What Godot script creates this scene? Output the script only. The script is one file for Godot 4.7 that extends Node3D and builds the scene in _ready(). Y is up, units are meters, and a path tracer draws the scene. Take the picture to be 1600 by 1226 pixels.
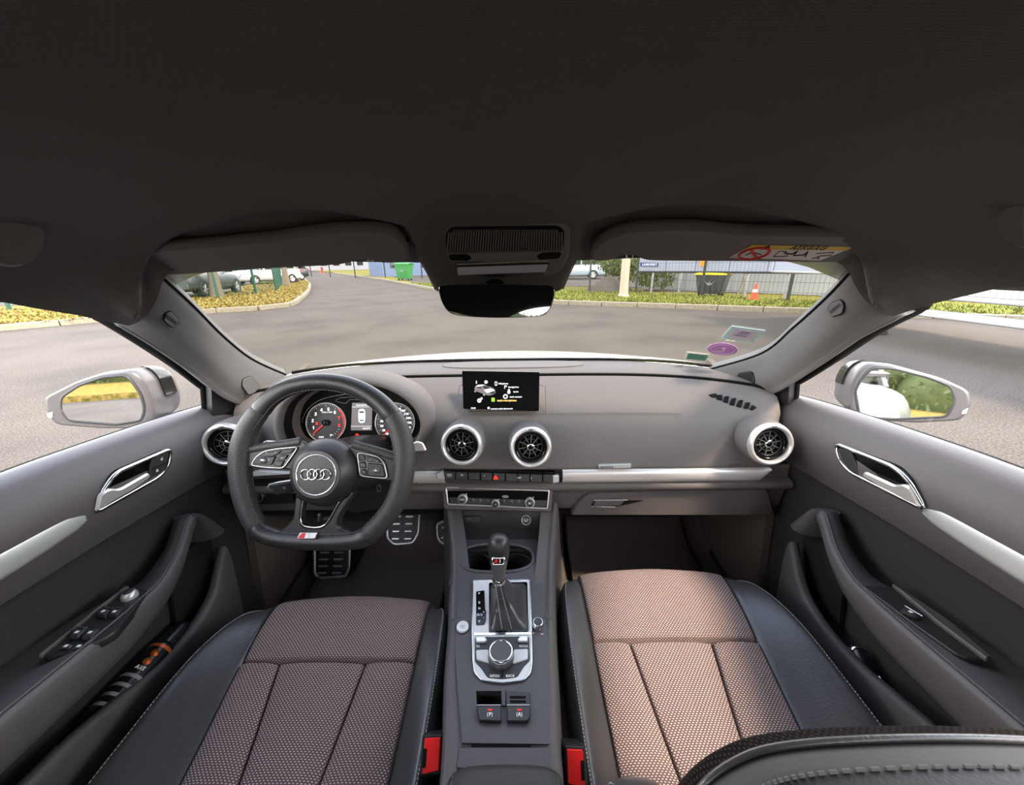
extends Node3D
# Car cabin seen from between the front seats. x to the right, y up, -z forward; the road is y = 0.

const EYE := Vector3(0.025, 1.2, 0.0)
const FOCAL := 600.0   # in pixels of the 1600 x 1226 frame
var cam_basis := Basis.from_euler(Vector3(deg_to_rad(-18.5), deg_to_rad(0.5), deg_to_rad(-0.8)))
var M := {}            # materials
var used := {}         # names taken at top level
var font: SystemFont
var fontb: SystemFont

func _ready() -> void:
	# camera
	var cam := Camera3D.new()
	cam.name = "camera"
	cam.transform = Transform3D(cam_basis, EYE)
	cam.fov = rad_to_deg(2.0 * atan(613.0 / FOCAL))
	cam.near = 0.02
	cam.far = 600.0
	add_child(cam)
	cam.current = true
	# bright hazy sky, hazy sun high behind the passenger side
	var env := Environment.new()
	env.background_mode = Environment.BG_SKY
	var sky_mat := ProceduralSkyMaterial.new()
	sky_mat.sky_top_color = Color(0.47, 0.53, 0.62)
	sky_mat.sky_horizon_color = Color(1.0, 0.975, 0.94)
	sky_mat.sky_curve = 0.4
	sky_mat.ground_bottom_color = Color(0.45, 0.43, 0.40)
	sky_mat.ground_horizon_color = Color(0.75, 0.74, 0.72)
	sky_mat.sun_angle_max = 2.0
	sky_mat.energy_multiplier = 6.6
	var sky := Sky.new()
	sky.sky_material = sky_mat
	env.sky = sky
	env.tonemap_mode = Environment.TONE_MAPPER_LINEAR
	env.tonemap_exposure = 2.6
	env.sdfgi_enabled = true
	env.ssao_enabled = true
	env.ssil_enabled = true
	var we := WorldEnvironment.new()
	we.name = "world_environment"
	we.environment = env
	add_child(we)
	var sun := DirectionalLight3D.new()
	sun.name = "sun"
	sun.look_at_from_position(Vector3.ZERO, -Vector3(0.52, 0.82, 0.32), Vector3.UP)
	sun.light_color = Color(1.0, 0.93, 0.84)
	sun.light_energy = 1.2
	sun.light_angular_distance = 9.0
	sun.shadow_enabled = true
	add_child(sun)
	font = SystemFont.new()
	font.font_names = PackedStringArray(["Droid Sans"])
	fontb = SystemFont.new()
	fontb.font_names = PackedStringArray(["Droid Sans"])
	fontb.font_weight = 700
	make_materials()
	build_ground()
	build_shell()
	build_pillars()
	build_door(-1)
	build_door(1)
	build_dashboard()
	build_cluster()
	build_wheel()
	build_screen()
	build_climate()
	build_console()
	build_lever()
	build_seats()
	build_pedals()
	build_roof_items()
	build_side_mirror(-1)
	build_side_mirror(1)
	build_stickers()
	build_outside()

# ---------------------------------------------------------------- mesh building
class MB:
	var V := PackedVector3Array()
	var N := PackedVector3Array()
	var U := PackedVector2Array()
	var I := PackedInt32Array()
	# rows of points, all of one length; close joins the last column to the first
	func grid(rows: Array, close := false, flip := false) -> MB:
		var nr := rows.size()
		var nc: int = rows[0].size()
		var base := V.size()
		var nn := PackedVector3Array()
		nn.resize(nr * nc)
		var last := nc if close else nc - 1
		for i in nr - 1:
			for j in last:
				var k := (j + 1) % nc
				var a: Vector3 = rows[i][j]
				var b: Vector3 = rows[i][k]
				var c: Vector3 = rows[i + 1][k]
				var d: Vector3 = rows[i + 1][j]
				var n := (c - a).cross(d - b)
				if flip:
					n = -n
				nn[i * nc + j] += n
				nn[i * nc + k] += n
				nn[(i + 1) * nc + j] += n
				nn[(i + 1) * nc + k] += n
				var ia := base + i * nc + j
				var ib := base + i * nc + k
				var ic := base + (i + 1) * nc + k
				var id := base + (i + 1) * nc + j
				if flip:
					I.append_array(PackedInt32Array([ia, ib, ic, ia, ic, id]))
				else:
					I.append_array(PackedInt32Array([ia, ic, ib, ia, id, ic]))
		var acc := 0.0
		for i in nr:
			if i > 0:
				acc += (rows[i][nc / 2] as Vector3).distance_to(rows[i - 1][nc / 2])
			var across := 0.0
			for j in nc:
				if j > 0:
					across += (rows[i][j] as Vector3).distance_to(rows[i][j - 1])
				V.append(rows[i][j])
				var q := nn[i * nc + j]
				N.append(q.normalized() if q.length_squared() > 1e-20 else Vector3.UP)
				U.append(Vector2(across, acc))
		return self
	# fan over a ring, flat
	func cap(ring: Array, n: Vector3) -> MB:
		var c := Vector3.ZERO
		for p in ring:
			c += p
		c /= ring.size()
		var base := V.size()
		V.append(c)
		N.append(n)
		U.append(Vector2.ZERO)
		for p in ring:
			V.append(p)
			N.append(n)
			U.append(Vector2(p.x, p.z))
		for j in ring.size():
			var a: int = base + 1 + j
			var b: int = base + 1 + (j + 1) % ring.size()
			var cr := (V[a] - c).cross(V[b] - c)
			if cr.dot(n) > 0:
				I.append_array(PackedInt32Array([base, b, a]))
			else:
				I.append_array(PackedInt32Array([base, a, b]))
		return self
	func loft(rings: Array, caps := true, flip := false) -> MB:
		grid(rings, true, flip)
		if caps:
			for e in [[0, 1], [rings.size() - 1, rings.size() - 2]]:
				var c0 := Vector3.ZERO
				var c1 := Vector3.ZERO
				for p in rings[e[0]]:
					c0 += p
				for p in rings[e[1]]:
					c1 += p
				var r: Array = rings[e[0]]
				var n: Vector3 = (r[r.size() / 3] - r[0]).cross(r[2 * r.size() / 3] - r[0])
				n = n.normalized() if n.length_squared() > 1e-16 else (c0 - c1).normalized()
				if n.dot(c0 - c1) < 0:
					n = -n
				cap(rings[e[0]], n)
		return self
	# sheet with thickness t, away from its front
	func shell(rows: Array, t: float, flip := false) -> MB:
		var nr := rows.size()
		var nc: int = rows[0].size()
		var at := V.size()
		grid(rows, false, flip)
		var back := []
		for i in nr:
			var r := []
			for j in nc:
				r.append(V[at + i * nc + j] - N[at + i * nc + j] * t)
			back.append(r)
		grid(back, false, not flip)
		var rim := []
		for j in nc:
			rim.append([rows[0][j], back[0][j]])
		grid(rim, false, flip)
		rim = []
		for j in nc:
			rim.append([rows[nr - 1][j], back[nr - 1][j]])
		grid(rim, false, not flip)
		rim = []
		for i in nr:
			rim.append([rows[i][0], back[i][0]])
		grid(rim, false, not flip)
		rim = []
		for i in nr:
			rim.append([rows[i][nc - 1], back[i][nc - 1]])
		grid(rim, false, flip)
		return self
	func tube(path: Array, r, sides := 8, close := false, squash := 1.0, upv := Vector3.UP) -> MB:
		var rings := []
		var n := path.size()
		for i in n:
			var a: Vector3 = path[(i - 1 + n) % n] if close or i > 0 else path[i]
			var b: Vector3 = path[(i + 1) % n] if close or i < n - 1 else path[i]
			var t := (b - a).normalized()
			var s := t.cross(upv)
			if s.length() < 0.05:
				s = t.cross(Vector3.RIGHT)
			s = s.normalized()
			var w := s.cross(t)
			var rr: float = r[i] if r is Array else r
			var ring := []
			for k in sides:
				var an := TAU * k / sides
				ring.append(path[i] + s * cos(an) * rr + w * sin(an) * rr * squash)
			rings.append(ring)
		if close:
			rings.append(rings[0])
			grid(rings, true, true)
		else:
			loft(rings, true, true)
		return self
	# profile of (radius, height) turned about fr's z axis
	func lathe(fr: Transform3D, prof: Array, seg := 32) -> MB:
		var rings := []
		for p in prof:
			var ring := []
			for k in seg:
				var an := TAU * k / seg
				ring.append(fr * Vector3(cos(an) * p.x, sin(an) * p.x, p.y))
			rings.append(ring)
		grid(rings, true, false)
		return self
	# outline in fr's xy plane, from z0 to z1 along fr's z, rounded by bevel
	func prism(fr: Transform3D, poly: PackedVector2Array, z0: float, z1: float, bevel := 0.0) -> MB:
		var p := poly
		if Geometry2D.is_polygon_clockwise(p):
			p = p.duplicate()
			p.reverse()
		var n := p.size()
		var inset := PackedVector2Array()
		for i in n:
			var e0 := (p[i] - p[(i - 1 + n) % n]).normalized()
			var e1 := (p[(i + 1) % n] - p[i]).normalized()
			var m := Vector2(-e0.y - e1.y, e0.x + e1.x)
			m = m.normalized() / maxf(0.4, sqrt(maxf(0.0, (1.0 + e0.dot(e1)) * 0.5)))
			inset.append(p[i] + m * bevel)
		var lay := func(q: PackedVector2Array, z: float) -> Array:
			var r := []
			for s in q:
				r.append(fr * Vector3(s.x, s.y, z))
			return r
		var up := fr.basis.z.normalized()
		if bevel > 0.0:
			grid([lay.call(inset, z0), lay.call(p, z0 + bevel), lay.call(p, z1 - bevel), lay.call(inset, z1)], true, false)
		else:
			# hard edges: each side flat
			for i in n:
				var a := p[i]
				var b := p[(i + 1) % n]
				grid([[fr * Vector3(a.x, a.y, z0), fr * Vector3(b.x, b.y, z0)], [fr * Vector3(a.x, a.y, z1), fr * Vector3(b.x, b.y, z1)]])
		var tri := Geometry2D.triangulate_polygon(p)
		for side in 2:
			var base := V.size()
			var z := z1 if side == 0 else z0
			for s in inset:
				V.append(fr * Vector3(s.x, s.y, z))
				N.append(up if side == 0 else -up)
				U.append(s)
			for t in range(0, tri.size(), 3):
				var a := base + tri[t]
				var b := base + tri[t + 1]
				var c := base + tri[t + 2]
				var cr := (V[b] - V[a]).cross(V[c] - V[a])
				var out := up if side == 0 else -up
				if cr.dot(out) > 0:
					I.append_array(PackedInt32Array([a, c, b]))
				else:
					I.append_array(PackedInt32Array([a, b, c]))
		return self
	func box(fr: Transform3D, size: Vector3, bevel := 0.0) -> MB:
		# box centred on fr, rounded vertical edges when bevel > 0
		var h := size * 0.5
		if bevel <= 0.0:
			return prism(fr, PackedVector2Array([Vector2(-h.x, -h.y), Vector2(h.x, -h.y), Vector2(h.x, h.y), Vector2(-h.x, h.y)]), -h.z, h.z)
		var poly := PackedVector2Array()
		var r := minf(bevel * 1.6, minf(h.x, h.y) * 0.9)
		for q in [[1, 1, 0], [-1, 1, 1], [-1, -1, 2], [1, -1, 3]]:
			for k in 4:
				var an: float = (q[2] + k / 3.0) * PI / 2
				poly.append(Vector2(q[0] * (h.x - r) + cos(an) * r, q[1] * (h.y - r) + sin(an) * r))
		return prism(fr, poly, -h.z, h.z, minf(bevel, h.z * 0.9))
	# band between two outlines with the same number of points
	func ring(outer: Array, inner: Array, flip := false) -> MB:
		return grid([outer, inner], true, flip)
	func text(fr: Transform3D, s: String, size: float, f: Font, depth := 0.0004, align := 1) -> MB:
		var t := TextMesh.new()
		t.font = f
		t.text = s
		t.font_size = 32
		t.pixel_size = size / 32.0
		t.depth = depth
		t.curve_step = 4.0
		t.horizontal_alignment = (HORIZONTAL_ALIGNMENT_CENTER if align == 1 else HORIZONTAL_ALIGNMENT_LEFT)
		return add(t.get_mesh_arrays(), fr)
	func add(arr: Array, fr: Transform3D) -> MB:
		if arr.is_empty() or arr[Mesh.ARRAY_VERTEX] == null:
			return self
		var base := V.size()
		var vs: PackedVector3Array = arr[Mesh.ARRAY_VERTEX]
		var ns: PackedVector3Array = arr[Mesh.ARRAY_NORMAL]
		for i in vs.size():
			V.append(fr * vs[i])
			N.append((fr.basis * ns[i]).normalized())
			U.append(Vector2.ZERO)
		if arr[Mesh.ARRAY_INDEX] != null:
			for i in arr[Mesh.ARRAY_INDEX]:
				I.append(base + i)
		else:
			for i in vs.size():
				I.append(base + i)
		return self
	func commit() -> ArrayMesh:
		var a := []
		a.resize(Mesh.ARRAY_MAX)
		a[Mesh.ARRAY_VERTEX] = V
		a[Mesh.ARRAY_NORMAL] = N
		a[Mesh.ARRAY_TEX_UV] = U
		a[Mesh.ARRAY_INDEX] = I
		var m := ArrayMesh.new()
		m.add_surface_from_arrays(Mesh.PRIMITIVE_TRIANGLES, a)
		return m

# ---------------------------------------------------------------- nodes
func top(node: Node3D, called: String) -> void:
	if used.has(called):
		var n: int = used[called]
		used[called] = n + 1
		node.name = "%s_%03d" % [called, n]
	else:
		used[called] = 1
		node.name = called
	add_child(node)

func tag(o: Node, label: String, category := "", group := "", kind := "") -> void:
	o.set_meta("label", label)
	if category:
		o.set_meta("category", category)
	if group:
		o.set_meta("group", group)
	if kind:
		o.set_meta("kind", kind)

# a thing at its base; its parts are given in world coordinates
func thing(called: String, label: String, category: String, at := Vector3.ZERO, group := "", kind := "") -> Node3D:
	var o := Node3D.new()
	o.position = at
	top(o, called)
	tag(o, label, category, group, kind)
	return o

func origin_of(n: Node) -> Vector3:
	var p := Vector3.ZERO
	while n is Node3D and n != self:
		p += n.position
		n = n.get_parent()
	return p

func part(parent: Node3D, called: String, mb: MB, m: Material, label := "") -> MeshInstance3D:
	var o := MeshInstance3D.new()
	o.name = called
	o.mesh = mb.commit()
	o.material_override = m
	o.position = -origin_of(parent)
	parent.add_child(o, true)
	if label:
		o.set_meta("label", label)
	return o

func group_part(parent: Node3D, called: String, label := "") -> Node3D:
	var o := Node3D.new()
	o.name = called
	o.position = -origin_of(parent)
	parent.add_child(o, true)
	if label:
		o.set_meta("label", label)
	return o

func solo(called: String, mb: MB, m: Material, label: String, category: String, group := "", kind := "") -> MeshInstance3D:
	var o := MeshInstance3D.new()
	o.mesh = mb.commit()
	o.material_override = m
	top(o, called)
	tag(o, label, category, group, kind)
	return o

# ---------------------------------------------------------------- places
func ray(u: float, v: float) -> Vector3:
	return cam_basis * Vector3((u - 800.0) / FOCAL, (613.0 - v) / FOCAL, -1.0)

func on_x(u: float, v: float, x: float) -> Vector3:
	var d := ray(u, v)
	return EYE + d * ((x - EYE.x) / d.x)

func on_y(u: float, v: float, y: float) -> Vector3:
	var d := ray(u, v)
	return EYE + d * ((y - EYE.y) / d.y)

func on_z(u: float, v: float, z: float) -> Vector3:
	var d := ray(u, v)
	return EYE + d * ((z - EYE.z) / d.z)

func frame(o: Vector3, x: Vector3, y: Vector3) -> Transform3D:
	var z := x.cross(y).normalized()
	x = x.normalized()
	return Transform3D(Basis(x, z.cross(x), z), o)

# a frame whose z axis is n
func facing(o: Vector3, n: Vector3, upv := Vector3.UP) -> Transform3D:
	var z := n.normalized()
	var x := upv.cross(z).normalized()
	return Transform3D(Basis(x, z.cross(x), z), o)

# places on the plane z = 0 of a frame
func local(fr: Transform3D, pts: Array) -> PackedVector2Array:
	var out := PackedVector2Array()
	for p in pts:
		var d := ray(p[0], p[1])
		var n := fr.basis.z
		var h := EYE + d * (n.dot(fr.origin - EYE) / n.dot(d))
		var l := fr.affine_inverse() * h
		out.append(Vector2(l.x, l.y))
	return out

func spot(fr: Transform3D, u: float, v: float) -> Vector2:
	return local(fr, [[u, v]])[0]

func at2(fr: Transform3D, p: Vector2, z := 0.0) -> Transform3D:
	return fr.translated_local(Vector3(p.x, p.y, z))

func rounded(p: PackedVector2Array, r: float, n := 4) -> PackedVector2Array:
	var out := PackedVector2Array()
	var c := p.size()
	for i in c:
		var a := p[(i - 1 + c) % c]
		var b := p[i]
		var d := p[(i + 1) % c]
		var l := minf(r, minf(a.distance_to(b), d.distance_to(b)) * 0.48)
		var s := b + (a - b).normalized() * l
		var e := b + (d - b).normalized() * l
		for k in n + 1:
			var t := float(k) / n
			out.append(s.lerp(b, t).lerp(b.lerp(e, t), t))
	return out

func rect2(w: float, h: float, c := Vector2.ZERO) -> PackedVector2Array:
	return PackedVector2Array([c + Vector2(-w, -h) / 2, c + Vector2(w, -h) / 2, c + Vector2(w, h) / 2, c + Vector2(-w, h) / 2])

func oval(rx: float, ry: float, n := 40, power := 2.0, c := Vector2.ZERO) -> PackedVector2Array:
	var out := PackedVector2Array()
	for k in n:
		var a := TAU * k / n
		out.append(c + Vector2(signf(cos(a)) * pow(absf(cos(a)), 2.0 / power) * rx, signf(sin(a)) * pow(absf(sin(a)), 2.0 / power) * ry))
	return out

func lay(fr: Transform3D, p: PackedVector2Array, z := 0.0) -> Array:
	var r := []
	for q in p:
		r.append(fr * Vector3(q.x, q.y, z))
	return r

func cr(a, b, c, d, t: float):
	return 0.5 * ((2.0 * b) + (c - a) * t + (2.0 * a - 5.0 * b + 4.0 * c - d) * t * t + (3.0 * b - 3.0 * c + d - a) * t * t * t)

# smooth line through points
func curve(p: Array, n: int, close := false) -> Array:
	var out := []
	var c := p.size()
	for i in (c if close else c - 1):
		for k in n:
			var t := float(k) / n
			if close:
				out.append(cr(p[(i - 1 + c) % c], p[i], p[(i + 1) % c], p[(i + 2) % c], t))
			else:
				out.append(cr(p[maxi(i - 1, 0)], p[i], p[i + 1], p[mini(i + 2, c - 1)], t))
	if not close:
		out.append(p[c - 1])
	return out

# smooth surface through a net of points
func net(rows: Array, nu: int, nv: int) -> Array:
	var a := []
	for r in rows:
		a.append(curve(r, nv))
	var out := []
	for i in a.size() - 1:
		for k in nu:
			var t := float(k) / nu
			var r := []
			for j in a[0].size():
				r.append(cr(a[maxi(i - 1, 0)][j], a[i][j], a[i + 1][j], a[mini(i + 2, a.size() - 1)][j], t))
			out.append(r)
	out.append(a[a.size() - 1])
	return out

func lerp_table(t: Array, x: float) -> float:
	if x <= t[0][0]:
		return t[0][1]
	for i in t.size() - 1:
		if x <= t[i + 1][0]:
			var k: float = (x - t[i][0]) / (t[i + 1][0] - t[i][0])
			return cr(t[maxi(i - 1, 0)][1], t[i][1], t[i + 1][1], t[mini(i + 2, t.size() - 1)][1], k)
	return t[t.size() - 1][1]

func v3(x: float, y: float, z: float) -> Vector3:
	return Vector3(x, y, z)

# ---------------------------------------------------------------- materials
func noise_tex(seed_: int, freq: float, size := 256, fractal := 3, ramp: Array = [], normal := false, strength := 4.0) -> NoiseTexture2D:
	var n := FastNoiseLite.new()
	n.seed = seed_
	n.frequency = freq
	n.noise_type = FastNoiseLite.TYPE_SIMPLEX_SMOOTH
	n.fractal_octaves = fractal
	var t := NoiseTexture2D.new()
	t.width = size
	t.height = size
	t.seamless = true
	t.noise = n
	t.as_normal_map = normal
	t.bump_strength = strength
	if ramp.size():
		var g := Gradient.new()
		g.offsets = PackedFloat32Array()
		g.colors = PackedColorArray()
		var offs := PackedFloat32Array()
		var cols := PackedColorArray()
		for r in ramp:
			offs.append(r[0])
			cols.append(r[1])
		g.offsets = offs
		g.colors = cols
		t.color_ramp = g
	return t

func mat(called: String, c: Color, rough := 0.6, metal := 0.0, spec := 0.5) -> StandardMaterial3D:
	var m := StandardMaterial3D.new()
	m.resource_name = called
	m.albedo_color = c
	m.roughness = rough
	m.metallic = metal
	m.metallic_specular = spec
	M[called] = m
	return m

func bump(m: StandardMaterial3D, t: Texture2D, per_metre: float, depth_cm: float, world := true) -> void:
	m.heightmap_enabled = true
	m.heightmap_texture = t
	m.heightmap_scale = depth_cm
	if world:
		m.uv1_triplanar = true
		m.uv1_world_triplanar = true
		m.uv1_scale = Vector3.ONE * per_metre
	else:
		m.uv1_scale = Vector3.ONE * per_metre

func weave(a: Color, b: Color, height: bool) -> ImageTexture:
	# small pale knots in offset rows on a darker ground
	var s := 128
	var im := Image.create(s, s, false, Image.FORMAT_RGB8)
	var rng := RandomNumberGenerator.new()
	rng.seed = 7
	for y in s:
		for x in s:
			var cell := 32.0
			var row := int(y / (cell / 2))
			var ox := cell / 2 if row % 2 == 1 else 0.0
			var fx := fposmod(x + ox, cell) / cell - 0.5
			var fy := fposmod(float(y), cell / 2) / (cell / 2) - 0.5
			var d := sqrt(pow(fx * 2.5, 2.0) + pow(fy * 2.4, 2.0))
			var k := 1.0 - smoothstep(0.55, 0.95, d)
			var rib := 0.12 * sin(x * TAU / 8.0)
			if height:
				im.set_pixel(x, y, Color.from_hsv(0, 0, clampf(0.15 + 0.75 * k + rib * 0.4, 0, 1)))
			else:
				im.set_pixel(x, y, a.lerp(b, clampf(k + rib, 0, 1)))
	return ImageTexture.create_from_image(im)

func dots(s: int, n: int, r: float) -> ImageTexture:
	# dark pin holes
	var im := Image.create(s, s, false, Image.FORMAT_RGB8)
	for y in s:
		for x in s:
			var cell := float(s) / n
			var row := int(y / cell)
			var ox := cell / 2 if row % 2 == 1 else 0.0
			var d := Vector2(fposmod(x + ox, cell) / cell - 0.5, fposmod(float(y), cell) / cell - 0.5).length()
			var k := smoothstep(r * 0.7, r, d)
			im.set_pixel(x, y, Color(k, k, k))
	return ImageTexture.create_from_image(im)

func make_materials() -> void:
	var grain := noise_tex(3, 0.06, 256, 3)
	var fine := noise_tex(5, 0.16, 256, 2)
	var m := mat("soft_plastic", Color(0.385, 0.37, 0.36), 0.8, 0.0, 0.18)
	bump(m, fine, 14.0, 0.035)
	m = mat("dash_lower", Color(0.36, 0.335, 0.325), 0.6, 0.0, 0.4)
	bump(m, fine, 14.0, 0.035)
	m = mat("pillar_trim", Color(0.40, 0.395, 0.39), 0.85, 0.0, 0.2)
	bump(m, fine, 18.0, 0.03)
	m = mat("door_plastic", Color(0.31, 0.295, 0.30), 0.5, 0.0, 0.45)
	bump(m, fine, 14.0, 0.03)
	m = mat("door_dark", Color(0.305, 0.292, 0.295), 0.55, 0.0, 0.45)
	bump(m, fine, 14.0, 0.03)
	m = mat("door_cloth", Color(0.21, 0.20, 0.20), 0.9, 0.0, 0.2)
	bump(m, grain, 9.0, 0.03)
	m = mat("console_plastic", Color(0.29, 0.28, 0.283), 0.5, 0.0, 0.45)
	bump(m, fine, 16.0, 0.02)
	mat("black_plastic", Color(0.12, 0.118, 0.118), 0.45)
	mat("black_matte", Color(0.10, 0.098, 0.097), 0.85, 0.0, 0.2)
	mat("key_black", Color(0.17, 0.168, 0.168), 0.5)
	mat("piano_black", Color(0.035, 0.035, 0.037), 0.12, 0.0, 0.35)
	mat("screen_glass", Color(0.022, 0.022, 0.026), 0.35, 0.0, 0.12)
	mat("rubber", Color(0.07, 0.07, 0.07), 0.85, 0.0, 0.2)
	mat("vane_grey", Color(0.33, 0.325, 0.32), 0.5)
	m = mat("headliner", Color(0.365, 0.355, 0.34), 0.95, 0.0, 0.15)
	bump(m, weave(Color.BLACK, Color.WHITE, true), 60.0, 0.04)
	m = mat("visor_cloth", Color(0.46, 0.445, 0.43), 0.9, 0.0, 0.2)
	bump(m, fine, 20.0, 0.02)
	m = mat("carpet", Color(0.40, 0.365, 0.34), 1.0, 0.0, 0.1)
	bump(m, noise_tex(9, 0.2, 256, 2), 8.0, 0.3)
	m = mat("floor_mat", Color(0.48, 0.43, 0.395), 1.0, 0.0, 0.1)
	bump(m, noise_tex(11, 0.2, 256, 2), 8.0, 0.3)
	mat("piping", Color(0.33, 0.31, 0.30), 0.8)
	m = mat("leather", Color(0.235, 0.23, 0.23), 0.30, 0.0, 0.5)
	bump(m, noise_tex(21, 0.07, 256, 4), 12.0, 0.02)
	m = mat("armrest_leather", Color(0.12, 0.12, 0.123), 0.6)
	bump(m, M["leather"].heightmap_texture, 12.0, 0.02)
	m = mat("wheel_leather", Color(0.135, 0.132, 0.132), 0.42, 0.0, 0.5)
	bump(m, noise_tex(22, 0.08, 256, 3), 14.0, 0.03)
	m = mat("perforated_leather", Color(0.19, 0.187, 0.185), 0.5, 0.0, 0.5)
	m.albedo_texture = dots(128, 8, 0.30)
	bump(m, m.albedo_texture, 38.0, 0.06)
	m = mat("seat_fabric", Color(0.94, 0.89, 0.88), 0.95, 0.0, 0.2)
	m.albedo_texture = weave(Color(0.36, 0.32, 0.31), Color(0.76, 0.715, 0.70), false)
	bump(m, weave(Color.BLACK, Color.WHITE, true), 42.0, 0.08, false)
	m = mat("back_fabric", Color(0.24, 0.235, 0.225), 0.95, 0.0, 0.2)
	m.albedo_texture = M["seat_fabric"].albedo_texture
	bump(m, weave(Color.BLACK, Color.WHITE, true), 42.0, 0.1, false)
	mat("stitch", Color(0.62, 0.61, 0.60), 0.8)
	mat("stitch_dark", Color(0.30, 0.30, 0.30), 0.8)
	mat("chrome", Color(0.86, 0.87, 0.88), 0.12, 1.0)
	mat("satin_metal", Color(0.80, 0.79, 0.78), 0.32, 0.6)
	mat("brushed_metal", Color(0.80, 0.78, 0.76), 0.34, 0.35)
	mat("dark_metal", Color(0.50, 0.50, 0.50), 0.35, 0.8)
	mat("door_strip", Color(0.80, 0.82, 0.82), 0.35, 0.55)
	mat("silver_paint", Color(0.80, 0.80, 0.80), 0.4, 0.0)
	mat("mirror_shell", Color(0.27, 0.255, 0.255), 0.4, 0.0)
	mat("red_plastic", Color(0.86, 0.10, 0.09), 0.4)
	mat("red_print", Color(0.80, 0.10, 0.08), 0.6)
	mat("white_print", Color(0.85, 0.85, 0.85), 0.6)
	mat("grey_print", Color(0.50, 0.50, 0.50), 0.6)
	mat("dark_print", Color(0.10, 0.10, 0.11), 0.6)
	mat("mirror_glass", Color(0.93, 0.94, 0.95), 0.015, 1.0)
	mat("dim_mirror", Color(0.42, 0.43, 0.44), 0.02, 1.0)
	for lit in [["lit_white", Color(0.85, 0.87, 0.9), 0.9], ["lit_red", Color(1.0, 0.10, 0.06), 1.1], ["lit_dim", Color(0.55, 0.57, 0.6), 0.5], ["lit_green", Color(0.55, 0.75, 0.12), 0.6], ["lit_amber", Color(1.0, 0.80, 0.45), 0.8], ["lit_screen", Color(0.55, 0.52, 0.52), 0.28], ["lit_lamp", Color(0.95, 0.93, 1.0), 0.9]]:
		m = mat(lit[0], lit[1] * 0.4, 0.5)
		m.emission_enabled = true
		m.emission = lit[1]
		m.emission_energy_multiplier = lit[2]
	m = mat("windscreen_glass", Color(0.34, 0.345, 0.05, 0.44), 0.0, 0.0, 0.25)
	m.transparency = BaseMaterial3D.TRANSPARENCY_ALPHA
	m = mat("side_glass", Color(0.6, 0.62, 0.62, 0.05), 0.0, 0.0, 0.25)
	m.transparency = BaseMaterial3D.TRANSPARENCY_ALPHA
	m = mat("clear_lens", Color(0.88, 0.88, 0.92, 0.65), 0.08)
	m.transparency = BaseMaterial3D.TRANSPARENCY_ALPHA
	m = mat("film", Color(0.80, 0.90, 0.88, 0.55), 0.4)
	m.transparency = BaseMaterial3D.TRANSPARENCY_ALPHA
	m = mat("white_paint", Color(0.74, 0.735, 0.72), 0.25)
	m.clearcoat_enabled = true
	m.clearcoat = 1.0
	m.clearcoat_roughness = 0.05
	m = mat("dark_green_paint", Color(0.09, 0.14, 0.14), 0.25)
	m.clearcoat_enabled = true
	m = mat("silver_car_paint", Color(0.66, 0.72, 0.75), 0.3, 0.2)
	m.clearcoat_enabled = true
	mat("car_glass", Color(0.07, 0.09, 0.10), 0.05)
	mat("tyre", Color(0.05, 0.05, 0.05), 0.8)
	mat("wheel_alloy", Color(0.72, 0.72, 0.72), 0.35, 0.6)
	# outdoors
	m = mat("asphalt", Color(1, 1, 1), 0.95, 0.0, 0.2)
	m.albedo_texture = noise_tex(31, 0.11, 512, 4, [[0.0, Color(0.22, 0.205, 0.19)], [0.42, Color(0.295, 0.275, 0.255)], [0.6, Color(0.325, 0.30, 0.28)], [1.0, Color(0.46, 0.42, 0.39)]])
	m.uv1_triplanar = true
	m.uv1_world_triplanar = true
	m.uv1_scale = Vector3.ONE * 0.9
	m.detail_enabled = true
	m.detail_blend_mode = BaseMaterial3D.BLEND_MODE_MUL
	m.detail_uv_layer = BaseMaterial3D.DETAIL_UV_2
	m.uv2_triplanar = true
	m.uv2_world_triplanar = true
	m.uv2_scale = Vector3.ONE * 0.045
	m.detail_albedo = noise_tex(32, 0.02, 512, 5, [[0.0, Color(0.80, 0.80, 0.81)], [0.5, Color(0.94, 0.94, 0.93)], [1.0, Color(1, 1, 1)]])
	m = mat("kerb_stone", Color(0.56, 0.53, 0.46), 0.95)
	m.albedo_texture = noise_tex(33, 0.05, 256, 4, [[0.0, Color(0.72, 0.7, 0.66)], [1.0, Color(1, 1, 1)]])
	m.uv1_triplanar = true
	m.uv1_world_triplanar = true
	m = mat("dry_turf", Color(1, 1, 1), 1.0, 0.0, 0.1)
	m.albedo_texture = noise_tex(34, 0.03, 512, 5, [[0.0, Color(0.24, 0.22, 0.10)], [0.4, Color(0.41, 0.36, 0.17)], [0.6, Color(0.49, 0.41, 0.21)], [1.0, Color(0.60, 0.48, 0.29)]])
	m.uv1_triplanar = true
	m.uv1_world_triplanar = true
	m.uv1_scale = Vector3.ONE * 0.35
	m = mat("green_turf", Color(1, 1, 1), 1.0, 0.0, 0.1)
	m.albedo_texture = noise_tex(35, 0.03, 512, 5, [[0.0, Color(0.23, 0.25, 0.10)], [0.45, Color(0.38, 0.38, 0.17)], [0.65, Color(0.47, 0.43, 0.22)], [1.0, Color(0.55, 0.47, 0.28)]])
	m.uv1_triplanar = true
	m.uv1_world_triplanar = true
	m.uv1_scale = Vector3.ONE * 0.35
	mat("blade_dry", Color(0.48, 0.42, 0.18), 0.9)
	mat("blade_green", Color(0.40, 0.42, 0.13), 0.9)
	m = mat("leaf_green", Color(0.27, 0.31, 0.13), 0.7)
	m.backlight_enabled = true
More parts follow.
